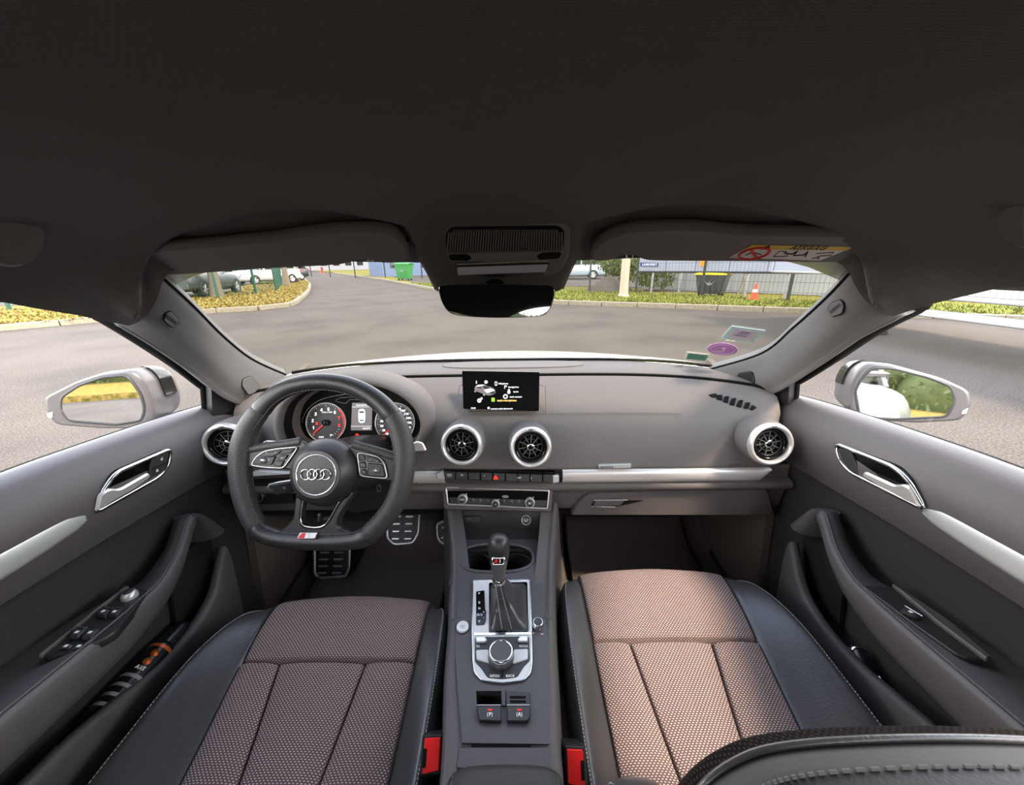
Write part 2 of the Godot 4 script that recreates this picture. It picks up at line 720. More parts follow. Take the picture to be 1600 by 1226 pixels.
	m.backlight = Color(0.30, 0.33, 0.16)
	m = mat("leaf_dark", Color(0.16, 0.20, 0.10), 0.8)
	mat("bark", Color(0.40, 0.36, 0.29), 0.95)
	mat("fence_green", Color(0.06, 0.26, 0.20), 0.5)
	mat("fence_black", Color(0.10, 0.13, 0.13), 0.6)
	mat("bin_green", Color(0.16, 0.45, 0.22), 0.5)
	mat("bin_grey", Color(0.17, 0.19, 0.18), 0.6)
	mat("bin_yellow", Color(0.80, 0.70, 0.06), 0.5)
	mat("cone_orange", Color(0.90, 0.22, 0.08), 0.6)
	mat("wall_white", Color(0.66, 0.655, 0.63), 0.8)
	mat("wall_grey", Color(0.50, 0.51, 0.53), 0.8)
	mat("wall_blue", Color(0.34, 0.40, 0.50), 0.8)
	mat("concrete_pole", Color(0.62, 0.58, 0.50), 0.9)
	mat("earth_dark", Color(0.27, 0.25, 0.22), 1.0)
	mat("aluminium", Color(0.55, 0.55, 0.55), 0.4, 0.5)
	mat("chassis", Color(0.13, 0.11, 0.10), 0.8)
	mat("board_white", Color(0.50, 0.52, 0.56), 0.5)
	mat("blue_print", Color(0.07, 0.12, 0.40), 0.6)
	mat("orange_print", Color(0.85, 0.50, 0.10), 0.6)
	mat("yellow_print", Color(0.80, 0.64, 0.16), 0.6)
	mat("label_white", Color(0.80, 0.77, 0.74), 0.7)
	mat("sticker_violet", Color(0.70, 0.46, 0.71), 0.6)
	mat("sticker_pale", Color(0.72, 0.82, 0.84), 0.6)
	mat("sticker_lilac", Color(0.78, 0.70, 0.82), 0.6)
	mat("sticker_green", Color(0.25, 0.48, 0.40), 0.6)
	mat("bottle_black", Color(0.07, 0.07, 0.075), 0.25)
	mat("bottle_copper", Color(0.72, 0.36, 0.14), 0.35, 0.4)

# ---------------------------------------------------------------- the cabin shell
const HC := [[-0.70, 1.185], [-0.66, 1.204], [-0.60, 1.236], [-0.54, 1.263], [-0.45, 1.286], [-0.30, 1.310], [0.0, 1.332], [0.5, 1.336], [0.9, 1.315], [1.3, 1.265]]
const YE := [[-0.70, 1.062], [-0.66, 1.085], [-0.62, 1.105], [-0.576, 1.128], [-0.538, 1.144], [-0.475, 1.165], [-0.3, 1.192], [0.0, 1.208], [0.6, 1.195], [1.0, 1.165], [1.3, 1.13]]

func visor_y(z: float) -> float:
	return 1.260 + (z + 0.54) * 0.54

func visor_lip(x: float) -> float:
	return lerp_table([[0.10, -0.545], [0.16, -0.528], [0.28, -0.528], [0.36, -0.552], [0.45, -0.572], [0.54, -0.60]], absf(x))

func roof_y(x: float, z: float) -> float:
	var hc := lerp_table(HC, z)
	var ye := lerp_table(YE, z)
	var u := clampf(absf(x) / 0.60, 0.0, 1.0)
	var y := ye + (hc - ye) * (1.0 - pow(u, lerpf(9.0, 4.0, smoothstep(-0.58, -0.30, z))))
	var w := lerpf(0.12, 0.40, clampf((z + 0.62) / 0.5, 0.0, 1.0))
	var k := (1.0 - smoothstep(w - 0.06, w + 0.06, absf(x))) * (1.0 - smoothstep(-0.1, 0.2, z))
	y -= lerpf(0.014, 0.028, smoothstep(-0.52, -0.30, z)) * k
	y -= 0.030 * smoothstep(-0.53, -0.64, z) * (1.0 - smoothstep(0.10, 0.15, absf(x)))
	var p := smoothstep(0.0, 0.014, visor_lip(x) - z) * smoothstep(0.112, 0.13, absf(x)) * (1.0 - smoothstep(0.535, 0.585, absf(x)))
	return lerpf(y, maxf(y, visor_y(z) + 0.016), p)

func build_ground() -> void:
	var mb := MB.new()
	mb.box(Transform3D(Basis(Vector3.RIGHT, Vector3.FORWARD, Vector3.UP), v3(0, -0.1, -60)), v3(400, 400, 0.2))
	solo("road", mb, M["asphalt"], "pale worn asphalt road spreading around the car", "road", "", "structure")

func build_shell() -> void:
	# headliner
	var corner_l := []
	var corner_r := []
	var deep := [-0.630, -0.632, -0.634, -0.636, -0.640, -0.645]
	var lp := [[252, 440], [249, 456], [243, 472], [232, 489.5], [216.5, 503], [200, 509]]
	var rp := [[1329, 424], [1332, 438], [1343, 457], [1359, 476], [1379, 489], [1397, 494]]
	for i in 6:
		corner_l.append(on_z(lp[i][0], lp[i][1], deep[i]))
		corner_r.append(on_z(rp[i][0], rp[i][1], deep[i]))
	corner_l = curve(corner_l, 4)
	corner_r = curve(corner_r, 4)
	var rows := []
	for i in 96:
		var r := []
		for j in 121:
			var x := -0.60 + 1.2 * j / 120.0
			var zf := -0.675 + 0.045 * pow(absf(x) / 0.6, 2.0) + 0.055 * pow(maxf(0.0, (absf(x) - 0.50) / 0.10), 3.0)
			var z := lerpf(zf, -0.48, i / 40.0) if i <= 40 else lerpf(-0.48, 1.3, (i - 40) / 55.0)
			var p := v3(x, roof_y(x, z), z)
			if i < 40 and absf(x) > 0.43:
				# the front corners run down over the heads of the windscreen pillars
				var edge: Array = corner_l if x < 0 else corner_r
				var f: Vector3 = edge[clampi(roundi((absf(x) - 0.5) / 0.1 * (edge.size() - 1)), 0, edge.size() - 1)]
				var fade := pow(1.0 - i / 40.0, 2.0)
				p += (f - v3(x, roof_y(x, zf), zf)) * fade * smoothstep(0.46, 0.52, absf(x))
			r.append(p)
		rows.append(r)
	var roof := thing("ceiling", "dark grey woven headliner across the car roof", "headliner", v3(0, 1.33, 0), "", "structure")
	part(roof, "lining", MB.new().shell(rows, 0.02, false), M["headliner"])
	rows = []
	for i in 9:
		var r := []
		for j in 13:
			var x := -0.66 + 1.32 * j / 12.0
			var z := -0.72 + 2.1 * i / 8.0
			r.append(v3(x, lerp_table(HC, z) + 0.06 - 0.10 * pow(absf(x) / 0.66, 3.0), z))
		rows.append(r)
	part(roof, "roof_skin", MB.new().shell(rows, 0.008, false), M["white_paint"])
	# floor
	rows = []
	for q in [[-1.42, 0.62], [-1.36, 0.52], [-1.24, 0.36], [-1.12, 0.26], [-1.0, 0.23], [-0.6, 0.225], [0.0, 0.23], [0.3, 0.24], [1.4, 0.26]]:
		rows.append([v3(-0.74, q[1] + 0.05, q[0]), v3(-0.62, q[1] + 0.005, q[0]), v3(-0.2, q[1], q[0]), v3(-0.145, q[1] + 0.04, q[0]), v3(-0.12, q[1] + 0.17, q[0]), v3(0.12, q[1] + 0.17, q[0]), v3(0.145, q[1] + 0.04, q[0]), v3(0.2, q[1], q[0]), v3(0.62, q[1] + 0.005, q[0]), v3(0.74, q[1] + 0.05, q[0])])
	var fl := thing("floor", "black carpet in the footwells", "carpet", v3(0, 0.22, -0.5), "", "structure")
	part(fl, "carpet", MB.new().shell(net(rows, 4, 4), 0.02, false), M["carpet"])
	# floor mats
	for s in [-1, 1]:
		rows = []
		for q in [[-1.16, 0.315], [-1.08, 0.26], [-0.98, 0.245], [-0.8, 0.24], [-0.55, 0.24], [-0.4, 0.24]]:
			rows.append([v3(s * 0.20, q[1] + 0.022, q[0]), v3(s * 0.33, q[1] + 0.020, q[0]), v3(s * 0.47, q[1] + 0.020, q[0]), v3(s * 0.60, q[1] + 0.024, q[0])])
		var t := thing("floor_mat", "black carpet floor mat under the pedals" if s < 0 else "dark carpet floor mat ahead of the passenger seat", "floor mat", v3(s * 0.4, 0.24, -0.8), "floor mats")
		var g := net(rows, 4, 4)
		part(t, "pile", MB.new().shell(g, 0.008, s > 0), M["floor_mat"])
		var edge := []
		for i in g.size():
			edge.append(g[i][0] + v3(0, 0.003, 0))
		edge.reverse()
		for p in g[0]:
			edge.append(p + v3(0, 0.003, 0))
		for i in g.size():
			edge.append(g[i][g[0].size() - 1] + v3(0, 0.003, 0))
		part(t, "piping", MB.new().tube(edge, 0.005, 6), M["piping"])
	# bulkhead ahead of the footwells
	var wf := thing("wall_front", "black bulkhead lining ahead of the pedals", "bulkhead", v3(0, 0.5, -1.42), "", "structure")
	for s in [-1, 1]:
		part(wf, "kick_panel", MB.new().shell([[v3(s * 0.70, 0.2, -1.45), v3(s * 0.69, 0.2, -0.80)], [v3(s * 0.71, 0.88, -1.30), v3(s * 0.70, 0.80, -0.88)]], 0.02, s > 0), M["carpet"])
	part(wf, "lining", MB.new().shell([[v3(-0.8, 0.3, -1.40), v3(0.8, 0.3, -1.40)], [v3(-0.8, 0.82, -1.24), v3(0.8, 0.82, -1.24)]], 0.03, false), M["carpet"])
	# windscreen
	rows = []
	for i in 13:
		var r := []
		var t := i / 12.0
		for j in 25:
			var s := -1.0 + 2.0 * j / 24.0
			var bot := v3(s * 0.70 - 0.005, 0.902 - 0.02 * s * s, -1.16 + 0.11 * s * s)
			var tp := v3(s * 0.60 + 0.01, 1.222 - 0.03 * s * s, -0.72 + 0.06 * s * s)
			var p := bot.lerp(tp, t)
			p.y += 0.012 * sin(PI * t)
			r.append(p)
		rows.append(r)
	var ws := thing("window_1", "greenish laminated windscreen of the car", "windscreen", v3(0, 0.93, -1.1), "", "structure")
	part(ws, "pane", MB.new().grid(rows), M["windscreen_glass"])
	wscr = rows
	var seal := []
	for j in 25:
		seal.append(rows[0][j] + v3(0, 0.004, 0.004))
	part(ws, "seal", MB.new().tube(seal, 0.007, 6), M["rubber"])
	# side windows
	for s in [-1, 1]:
		rows = []
		for i in 9:
			var t := i / 8.0
			var r := []
			for j in 9:
				var z := lerpf(lerpf(-0.93, -0.60, t), 0.13, j / 8.0)
				r.append(v3(s * lerpf(0.722, 0.622, pow(t, 1.3)), lerpf(0.86, 1.21, t), z))
			rows.append(r)
		var wn := thing("window_2" if s < 0 else "window_3", "clear driver door window glass" if s < 0 else "clear passenger door window glass", "car window", v3(s * 0.7, 0.9, -0.4), "", "structure")
		part(wn, "pane", MB.new().grid(rows, false, s < 0), M["side_glass"])
	# rear of the cabin
	for s in [-1, 1]:
		var w := thing("wall_left" if s < 0 else "wall_right", "rear side of the cabin behind the driver door" if s < 0 else "rear side of the cabin behind the passenger door", "cabin side", v3(s * 0.7, 0.3, 0.7), "", "structure")
		var sec := []
		for z in [0.10, 0.4, 0.8, 1.15, 1.42]:
			sec.append([v3(s * 0.72, 0.945 + 0.03 * z, z), v3(s * 0.69, 0.95 + 0.03 * z, z), v3(s * 0.665, 0.90, z), v3(s * 0.68, 0.75, z), v3(s * 0.69, 0.5, z), v3(s * 0.68, 0.22, z)])
		part(w, "trim_panel", MB.new().shell(net(sec, 3, 3), 0.02, s > 0), M["door_dark"])
		sec = []
		for z in [0.10, 0.4, 0.8, 1.15, 1.6, 2.0]:
			var k := maxf(0.0, z - 1.0) * 0.12
			sec.append([v3(s * (0.73 - k), 0.915, z), v3(s * (0.83 - k), 0.87, z), v3(s * (0.875 - k), 0.76, z), v3(s * (0.88 - k), 0.62, z), v3(s * (0.865 - k), 0.45, z), v3(s * (0.83 - k), 0.22, z)])
		part(w, "flank", MB.new().shell(net(sec, 3, 3), 0.01, s < 0), M["white_paint"])
		for q in [[0.10, 0.20, 0.02], [1.12, 1.44, -0.05]]:
			var rr := []
			for t in [0.0, 0.3, 0.6, 1.0]:
				rr.append([v3(s * lerpf(0.735, 0.625, t), lerpf(0.92, 1.22, t), q[0] + q[2] * t), v3(s * lerpf(0.69, 0.60, t), lerpf(0.92, 1.22, t), q[0] + q[2] * t), v3(s * lerpf(0.69, 0.60, t), lerpf(0.92, 1.22, t), q[1] + q[2] * t), v3(s * lerpf(0.735, 0.625, t), lerpf(0.92, 1.22, t), q[1] + q[2] * t)])
			part(w, "pillar", MB.new().loft(rr, true, s < 0), M["pillar_trim"])
		part(w, "pane", MB.new().grid([[v3(s * 0.722, 0.93, 0.2), v3(s * 0.722, 0.95, 1.15)], [v3(s * 0.62, 1.21, 0.2), v3(s * 0.62, 1.19, 1.1)]]), M["side_glass"])
	var wb := thing("wall_back", "tailgate at the back of the cabin", "tailgate", v3(0, 0.3, 1.45), "", "structure")
	part(wb, "trim_panel", MB.new().shell([[v3(-0.72, 0.2, 1.45), v3(0.72, 0.2, 1.45)], [v3(-0.72, 0.99, 1.45), v3(0.72, 0.99, 1.45)]], 0.03, true), M["door_dark"])
	part(wb, "rear_pane", MB.new().grid([[v3(-0.68, 0.99, 1.44), v3(0.68, 0.99, 1.44)], [v3(-0.6, 1.27, 1.26), v3(0.6, 1.27, 1.26)]]), M["side_glass"])
	var rb := thing("rear_bench", "black rear bench seat seen only in the mirror", "seat", v3(0, 0.3, 0.9))
	part(rb, "backrest", MB.new().prism(frame(v3(-0.62, 0, 0), v3(0, 0, 1), v3(0, 1, 0)), rounded(PackedVector2Array([Vector2(0.88, 0.42), Vector2(1.02, 0.42), Vector2(1.22, 0.96), Vector2(1.10, 0.98)]), 0.05), -1.24, 0.0, 0.02), M["leather"])
	part(rb, "cushion", MB.new().prism(frame(v3(-0.62, 0, 0), v3(0, 0, 1), v3(0, 1, 0)), rounded(PackedVector2Array([Vector2(0.42, 0.27), Vector2(1.0, 0.27), Vector2(0.98, 0.46), Vector2(0.42, 0.50)]), 0.05), -1.24, 0.0, 0.02), M["leather"])
	for x in [-0.36, 0.36]:
		part(rb, "headrest", MB.new().box(Transform3D(Basis(), v3(x, 1.02, 1.18)), v3(0.26, 0.12, 0.09), 0.03), M["leather"])

var wscr := []

func build_pillars() -> void:
	for s in [-1, 1]:
		var W: Array
		var D: Array
		if s < 0:
			W = [on_z(249, 431, -0.650), on_z(254, 436, -0.655), on_z(300, 478, -0.735), on_z(350, 528, -0.835), on_z(395, 563, -0.93), on_z(446, 586, -1.03)]
			D = [on_x(183, 505, -0.668), on_x(195, 512, -0.66), on_x(240, 539, -0.65), on_x(300, 580, -0.655), on_x(352, 620, -0.655), on_x(386, 634, -0.655)]
		else:
			W = [on_z(1338, 418, -0.650), on_z(1332, 424, -0.655), on_z(1290, 468, -0.735), on_z(1240, 513, -0.835), on_z(1190, 553, -0.93), on_z(1108, 578, -1.03)]
			D = [on_x(1412, 489, 0.668), on_x(1400, 497, 0.66), on_x(1340, 528, 0.65), on_x(1280, 569, 0.655), on_x(1218, 608, 0.655), on_x(1178, 622, 0.655)]
		var rows := []
		for i in 6:
			var w: Vector3 = W[i]
			var d: Vector3 = D[i]
			var inw := Vector3(-s * 0.85, -0.1, 0.5).normalized()
			rows.append([w + v3(s * 0.02, 0.01, -0.03), w, w.lerp(d, 0.3) + inw * 0.012, w.lerp(d, 0.62) + inw * 0.016, w.lerp(d, 0.9) + inw * 0.006, d, d + v3(s * 0.035, 0.012, -0.01)])
		var t := thing("trim_1" if s < 0 else "trim_2", "grey windscreen pillar cover beside the driver" if s < 0 else "grey windscreen pillar cover beside the stickers", "pillar trim", W[3], "", "structure")
		var g := net(rows, 6, 5)
		var mb := MB.new().shell(g, 0.006, s > 0)
		part(t, "cover", mb, M["pillar_trim"])
		var edge := []
		for i in g.size():
			edge.append(g[i][25])
		part(t, "edge_bead", MB.new().tube(edge, 0.004, 6), M["pillar_trim"])
		var e2 := []
		for i in g.size():
			e2.append(g[i][30] + v3(s * 0.006, 0.002, 0.0))
		part(t, "door_seal", MB.new().tube(e2, 0.010, 6), M["rubber"])
		var e3 := []
		for i in g.size():
			e3.append(g[i][5] + v3(0, 0.001, -0.002))
		part(t, "glass_seal", MB.new().tube(e3, 0.0028, 6), M["rubber"])
		# airbag badge and tweeter cover
		var corners: Array = [[258, 488], [266, 485], [279, 499], [279, 507], [268, 511], [254, 499]] if s < 0 else [[1294, 484], [1300, 473], [1316, 467], [1321, 476], [1318, 489], [1301, 495]]
		var c: Array = [266, 498] if s < 0 else [1307.5, 481]
		badge(t, g, c, corners, "airbag_badge", "pillar_trim", "AIRBAG", s)
		corners = [[378, 592], [391, 587], [404, 601], [401, 611], [387, 617], [377, 603]] if s < 0 else [[1149, 594], [1155, 583], [1175, 580], [1181, 596], [1170, 605], [1152, 604]]
		c = [390, 602] if s < 0 else [1165, 593]
		badge(t, g, c, corners, "tweeter_cover", "pillar_trim" if s < 0 else "black_plastic", "", s)

# a small raised plate lying on a surface net, outlined where it is seen
func badge(t: Node3D, g: Array, c: Array, corners: Array, called: String, m: String, words: String, s: int) -> void:
	var best := 1e9
	var bi := 1
	var bj := 1
	var d := ray(c[0], c[1]).normalized()
	for i in range(1, g.size() - 1):
		for j in range(1, g[0].size() - 1):
			var q: Vector3 = g[i][j] - EYE
			var e := (q - d * q.dot(d)).length() / q.length()
			if e < best:
				best = e
				bi = i
				bj = j
	var n: Vector3 = (g[bi + 1][bj] - g[bi - 1][bj]).cross(g[bi][bj + 1] - g[bi][bj - 1]).normalized()
	var p: Vector3 = g[bi][bj]
	if n.dot(EYE - p) < 0:
		n = -n
	var along: Vector3 = (g[bi + 1][bj] - g[bi - 1][bj]).normalized()
	var fr := frame(p, -along * s if s > 0 else along, n.cross(-along * s if s > 0 else along))
	var poly := rounded(local(fr, corners), 0.006)
	var pl := part(t, called, MB.new().prism(fr, poly, -0.004, 0.003, 0.0012), M[m])
	var ring := []
	for q in poly:
		ring.append(fr * Vector3(q.x, q.y, 0.001))
	part(pl, "joint", MB.new().tube(ring, 0.0012, 5, true), M["rubber"])
	if words:
		part(pl, "lettering", MB.new().text(at2(fr, spot(fr, c[0], c[1]), 0.0032), words, 0.0085, fontb), M["dark_print"])

# ---------------------------------------------------------------- doors
func door_x(k: int) -> float:
	return [0.722, 0.706, 0.682, 0.664, 0.672, 0.690, 0.700, 0.702, 0.697, 0.690, 0.665][k]

func build_door(s: int) -> void:
	var t := thing("door_1" if s < 0 else "door_2", "black and grey driver door with four window switches" if s < 0 else "black and grey passenger door with a single window switch", "car door", v3(s * 0.7, 0.3, -0.5), "", "structure")
	var belt := [[-1.06, 0.846], [-0.96, 0.864], [-0.86, 0.882], [-0.72, 0.898], [-0.55, 0.912], [-0.45, 0.917], [-0.2, 0.928], [0.12, 0.94]]
	var up := []
	var low := []
	for b in belt:
		var y: float = b[1]
		var z: float = b[0]
		var back := smoothstep(-0.78, -0.98, z) * 0.02
		up.append([v3(s * 0.726, y - 0.02, z), v3(s * 0.722, y, z), v3(s * 0.706, y + 0.003, z), v3(s * (0.683 + back), y - 0.012, z), v3(s * (0.664 + back), y - 0.055, z), v3(s * (0.668 + back), y - 0.10, z), v3(s * (0.688 + back), y - 0.150, z)])
		low.append([v3(s * (0.690 + back), y - 0.146, z), v3(s * 0.699, y - 0.17, z), v3(s * 0.703, y - 0.22, z), v3(s * 0.705, 0.62, z), v3(s * 0.705, 0.50, z), v3(s * 0.700, 0.40, z), v3(s * 0.68, 0.28, z), v3(s * 0.66, 0.22, z)])
	part(t, "upper_panel", MB.new().shell(net(up, 4, 4), 0.006, s > 0), M["door_plastic"])
	part(t, "cloth_panel", MB.new().shell(net(low, 4, 4), 0.006, s > 0), M["door_cloth"])
	var e := []
	var e2 := []
	for b in belt:
		e.append(v3(s * 0.722, b[1] + 0.004, b[0]))
		e2.append(v3(s * 0.692, b[1] - 0.150, b[0]))
	part(t, "window_seal", MB.new().tube(curve(e, 4), 0.006, 6), M["rubber"])
	part(t, "crease_bead", MB.new().tube(curve(e2, 4), 0.006, 8), M["door_dark"])
	# white outer skin below the glass
	var sec := []
	for z in [-1.0, -0.6, -0.2, 0.10]:
		sec.append([v3(s * 0.735, lerp_table(belt, z) - 0.02, z), v3(s * 0.82, lerp_table(belt, z) - 0.06, z), v3(s * 0.868, 0.755, z), v3(s * 0.88, 0.62, z), v3(s * 0.865, 0.45, z), v3(s * 0.83, 0.22, z)])
	part(t, "outer_skin", MB.new().shell(net(sec, 3, 3), 0.008, s < 0), M["white_paint"])
	# mirror triangle at the front corner of the window
	var q := [on_x(318, 598, -0.69), on_x(327, 600, -0.69), on_x(390, 632, -0.68), on_x(320, 648, -0.70)] if s < 0 else [on_x(1246, 583, 0.69), on_x(1240, 586, 0.69), on_x(1178, 622, 0.68), on_x(1243, 630, 0.70)]
	part(t, "corner_cover", MB.new().shell([[q[0], q[1]], [q[3], q[2]]], 0.02, s > 0), M["black_plastic"])
	part(t, "glass_channel", MB.new().tube([q[0] + v3(0, 0.01, 0), q[3]], 0.006, 6), M["rubber"])
	# armrest with pull handle: a bar sweeping from the pull down to the switch pod
	var A := [v3(0.638, 0.716, -0.668), v3(0.636, 0.716, -0.655), v3(0.630, 0.702, -0.632), v3(0.620, 0.682, -0.597), v3(0.608, 0.670, -0.545), v3(0.600, 0.674, -0.500), v3(0.594, 0.680, -0.450), v3(0.590, 0.688, -0.385), v3(0.584, 0.700, -0.300), v3(0.580, 0.712, -0.200), v3(0.580, 0.715, -0.05)]
	var rings := []
	for i in A.size():
		var a: Vector3 = A[i]
		var w: float = [0.030, 0.034, 0.034, 0.036, 0.050, 0.085, 0.100, 0.108, 0.114, 0.118, 0.118][i]
		var h: float = [0.030, 0.045, 0.050, 0.052, 0.056, 0.064, 0.072, 0.075, 0.078, 0.08, 0.08][i]
		var tl: float = [0.0, 0.0, 0.0, 0.0, 0.006, 0.012, 0.012, 0.012, 0.012, 0.012, 0.012][i]
		var r := []
		for p in [[0.0, -0.008], [0.004, -0.002], [0.012, 0.0], [w * 0.5, -tl], [w, -tl], [w, -h * 0.5], [w, -h], [w * 0.55, -h], [0.022, -h], [0.010, -h + 0.008], [0.003, -h + 0.025], [-0.001, -0.022]]:
			r.append(v3(s * (a.x + p[0]), a.y + p[1], a.z))
		rings.append(r)
	part(t, "armrest", MB.new().loft(net_ring(rings, 5), true, s < 0), M["door_dark"])
	var piping := []
	for i in A.size():
		piping.append(v3(s * (A[i].x + 0.009), A[i].y + 0.001, A[i].z))
	part(t, "armrest_seam", MB.new().tube(curve(piping, 5), 0.0016, 5), M["stitch_dark"])
	# bracket that carries the pull
	part(t, "pull_bracket", MB.new().loft(net_ring([ring_at(v3(s * 0.66, 0.712, -0.668), 0.024, 0.012), ring_at(v3(s * 0.672, 0.69, -0.69), 0.03, 0.02), ring_at(v3(s * 0.69, 0.63, -0.72), 0.05, 0.03)], 5), true), M["door_dark"])
	# map pocket
	var P := [v3(0.655, 0.585, -0.73), v3(0.645, 0.560, -0.695), v3(0.640, 0.520, -0.65), v3(0.640, 0.498, -0.585), v3(0.640, 0.500, -0.51), v3(0.640, 0.520, -0.435), v3(0.638, 0.540, -0.36), v3(0.634, 0.548, -0.25), v3(0.63, 0.55, 0.0)]
	var pr := []
	var rim := []
	for p in P:
		pr.append([v3(s * (p.x + 0.014), p.y - 0.03, p.z), v3(s * (p.x + 0.013), p.y - 0.004, p.z), v3(s * (p.x + 0.006), p.y, p.z), v3(s * (p.x - 0.002), p.y - 0.006, p.z), v3(s * (p.x - 0.003), p.y - 0.06, p.z), v3(s * (p.x + 0.01), 0.36, p.z), v3(s * (p.x + 0.03), 0.22, p.z)])
		rim.append(v3(s * (p.x + 0.004), p.y, p.z))
	part(t, "pocket_wall", MB.new().shell(net(pr, 4, 3), 0.004, s > 0), M["door_dark"])
	# speaker-like front cover of the pocket
	var fc := [[v3(s * 0.690, 0.615, -0.745), v3(s * 0.690, 0.62, -0.69), v3(s * 0.690, 0.60, -0.62)], [v3(s * 0.688, 0.56, -0.73), v3(s * 0.684, 0.555, -0.68), v3(s * 0.684, 0.545, -0.61)], [v3(s * 0.688, 0.50, -0.70), v3(s * 0.686, 0.49, -0.65), v3(s * 0.688, 0.48, -0.6)]]
	part(t, "pocket_cover", MB.new().shell(net(fc, 5, 5), 0.008, s > 0), M["black_plastic"])
	# inner release: chrome frame, cup, lever, lock keys
	var hf := frame(v3(s * 0.661, 0.83, -0.63), v3(0, 0.0, -s * -1.0).normalized() * 1.0, v3(0, 1, 0))
	hf = frame(v3(s * 0.660, 0.83, -0.63), v3(-s * 0.02, 0, s), v3(-s * 0.12, 1, 0))
	var out: Array = [[266, 700], [261, 727], [246, 745], [142, 803], [158, 765], [178, 738]] if s < 0 else [[1307, 692], [1314, 718], [1330, 737], [1451, 797], [1425, 752], [1400, 729]]
	var po := rounded(local(hf, out), 0.014, 5)
	var h := group_part(t, "door_release", "chrome framed inner door release")
	part(h, "cup", MB.new().prism(hf, po, -0.012, 0.001, 0.001), M["piano_black"])
	part(h, "chrome_frame", MB.new().tube(lay(hf, po, 0.003), 0.0035, 8, true), M["chrome"])
	var lv: Array = [[142, 800], [148, 772], [163, 762], [180, 763], [226, 737], [230, 744], [205, 762], [170, 782]] if s < 0 else [[1448, 793], [1432, 762], [1420, 755], [1405, 757], [1357, 735], [1353, 742], [1380, 758], [1420, 780]]
	part(h, "lever", MB.new().prism(hf, rounded(local(hf, lv), 0.006), 0.001, 0.009, 0.003), M["satin_metal"])
	var kp: Array = [[232, 722], [239, 709], [262, 702], [257, 726], [243, 742], [229, 748]] if s < 0 else [[1313, 699], [1332, 704], [1341, 723], [1345, 743], [1331, 735], [1319, 719]]
	part(h, "lock_key_panel", MB.new().prism(hf, rounded(local(hf, kp), 0.004), 0.0, 0.005, 0.0015), M["key_black"])
	if s < 0:
		for z in [[248, 716, true], [241, 734, false]]:
			var c := spot(hf, z[0], z[1])
			part(h, "padlock_icon", padlock(at2(hf, c, 0.0056), 0.0045, z[2]), M["white_print"])
		part(h, "key_gap", MB.new().tube([hf * Vector3(spot(hf, 231, 733).x, spot(hf, 231, 733).y, 0.005), hf * Vector3(spot(hf, 256, 722).x, spot(hf, 256, 722).y, 0.005)], 0.0007, 5), M["rubber"])
	# long silver spear
	var sp: Array = [v3(0.674, 0.827, -0.535), v3(0.668, 0.830, -0.520), v3(0.664, 0.831, -0.49), v3(0.663, 0.831, -0.42), v3(0.663, 0.833, -0.30), v3(0.663, 0.836, -0.1)]
	var sr := []
	for i in sp.size():
		var a: Vector3 = sp[i]
		var hh: float = [0.004, 0.013, 0.018, 0.021, 0.023, 0.024][i]
		var ring := []
		for k in 10:
			var an := TAU * k / 10
			ring.append(v3(s * (a.x - 0.008 * cos(an)), a.y + hh * sin(an), a.z))
		sr.append(ring)
	part(t, "silver_strip", MB.new().loft(net_ring(sr, 4), true, s < 0), M["door_strip"], "pale satin silver strip")
	# switch pod on the armrest
	var pf := frame(v3(s * 0.645, 0.672, -0.47), v3(0, -0.03 * s, s) if s < 0 else v3(0, 0.0, s), v3(-s, 0.0, 0))
	pf = frame(v3(s * 0.645, 0.676, -0.47), v3(1, 0.0, 0), v3(0, -0.09, -1))
	var pod: Array = [[196, 918], [225, 919], [232, 926], [180, 990], [118, 1021], [62, 1031]] if s < 0 else [[1345, 915], [1392, 917], [1470, 975], [1548, 1034], [1500, 1028], [1425, 975]]
	part(t, "switch_pod", MB.new().prism(pf, rounded(local(pf, pod), 0.010), -0.012, 0.002, 0.002), M["black_plastic"])
	var bar: Array = [[196, 920], [204, 920], [140, 968], [66, 1029], [60, 1031]] if s < 0 else [[1392, 917], [1398, 919], [1475, 970], [1549, 1033], [1540, 1036], [1460, 975]]
	part(t, "pod_bar", MB.new().prism(pf, rounded(local(pf, bar), 0.003), 0.0, 0.008, 0.002), M["console_plastic"])
	var sw: Array = [[[150, 966], [163, 955], [175, 957], [166, 970]], [[169, 968], [178, 956], [193, 957], [183, 969]], [[107, 1003], [121, 987], [138, 988], [124, 1002]], [[127, 1003], [142, 988], [158, 988], [145, 1003]], [[92, 1017], [100, 1009], [118, 1009], [108, 1018]], [[112, 1018], [121, 1009], [140, 1009], [126, 1018]]] if s < 0 else [[[1405, 960], [1412, 953], [1440, 970], [1428, 970]]]
	for i in sw.size():
		var pw := local(pf, sw[i])
		var key := part(t, "window_switch", MB.new().prism(pf, rounded(pw, 0.003), 0.001, 0.009 if i < 4 else 0.005, 0.0025), M["key_black"])
		var c := Vector2.ZERO
		for z in pw:
			c += z / pw.size()
		part(key, "window_icon", MB.new().box(at2(pf, c, 0.0092 if i < 4 else 0.0052), v3(0.005, 0.004, 0.0004)), M["white_print"])
		if i < 4:
			var ed := [pf * Vector3(pw[1].x, pw[1].y, 0.0085), pf * Vector3(pw[2].x, pw[2].y, 0.0085)]
			part(key, "chrome_lip", MB.new().tube(ed, 0.0012, 5), M["chrome"])
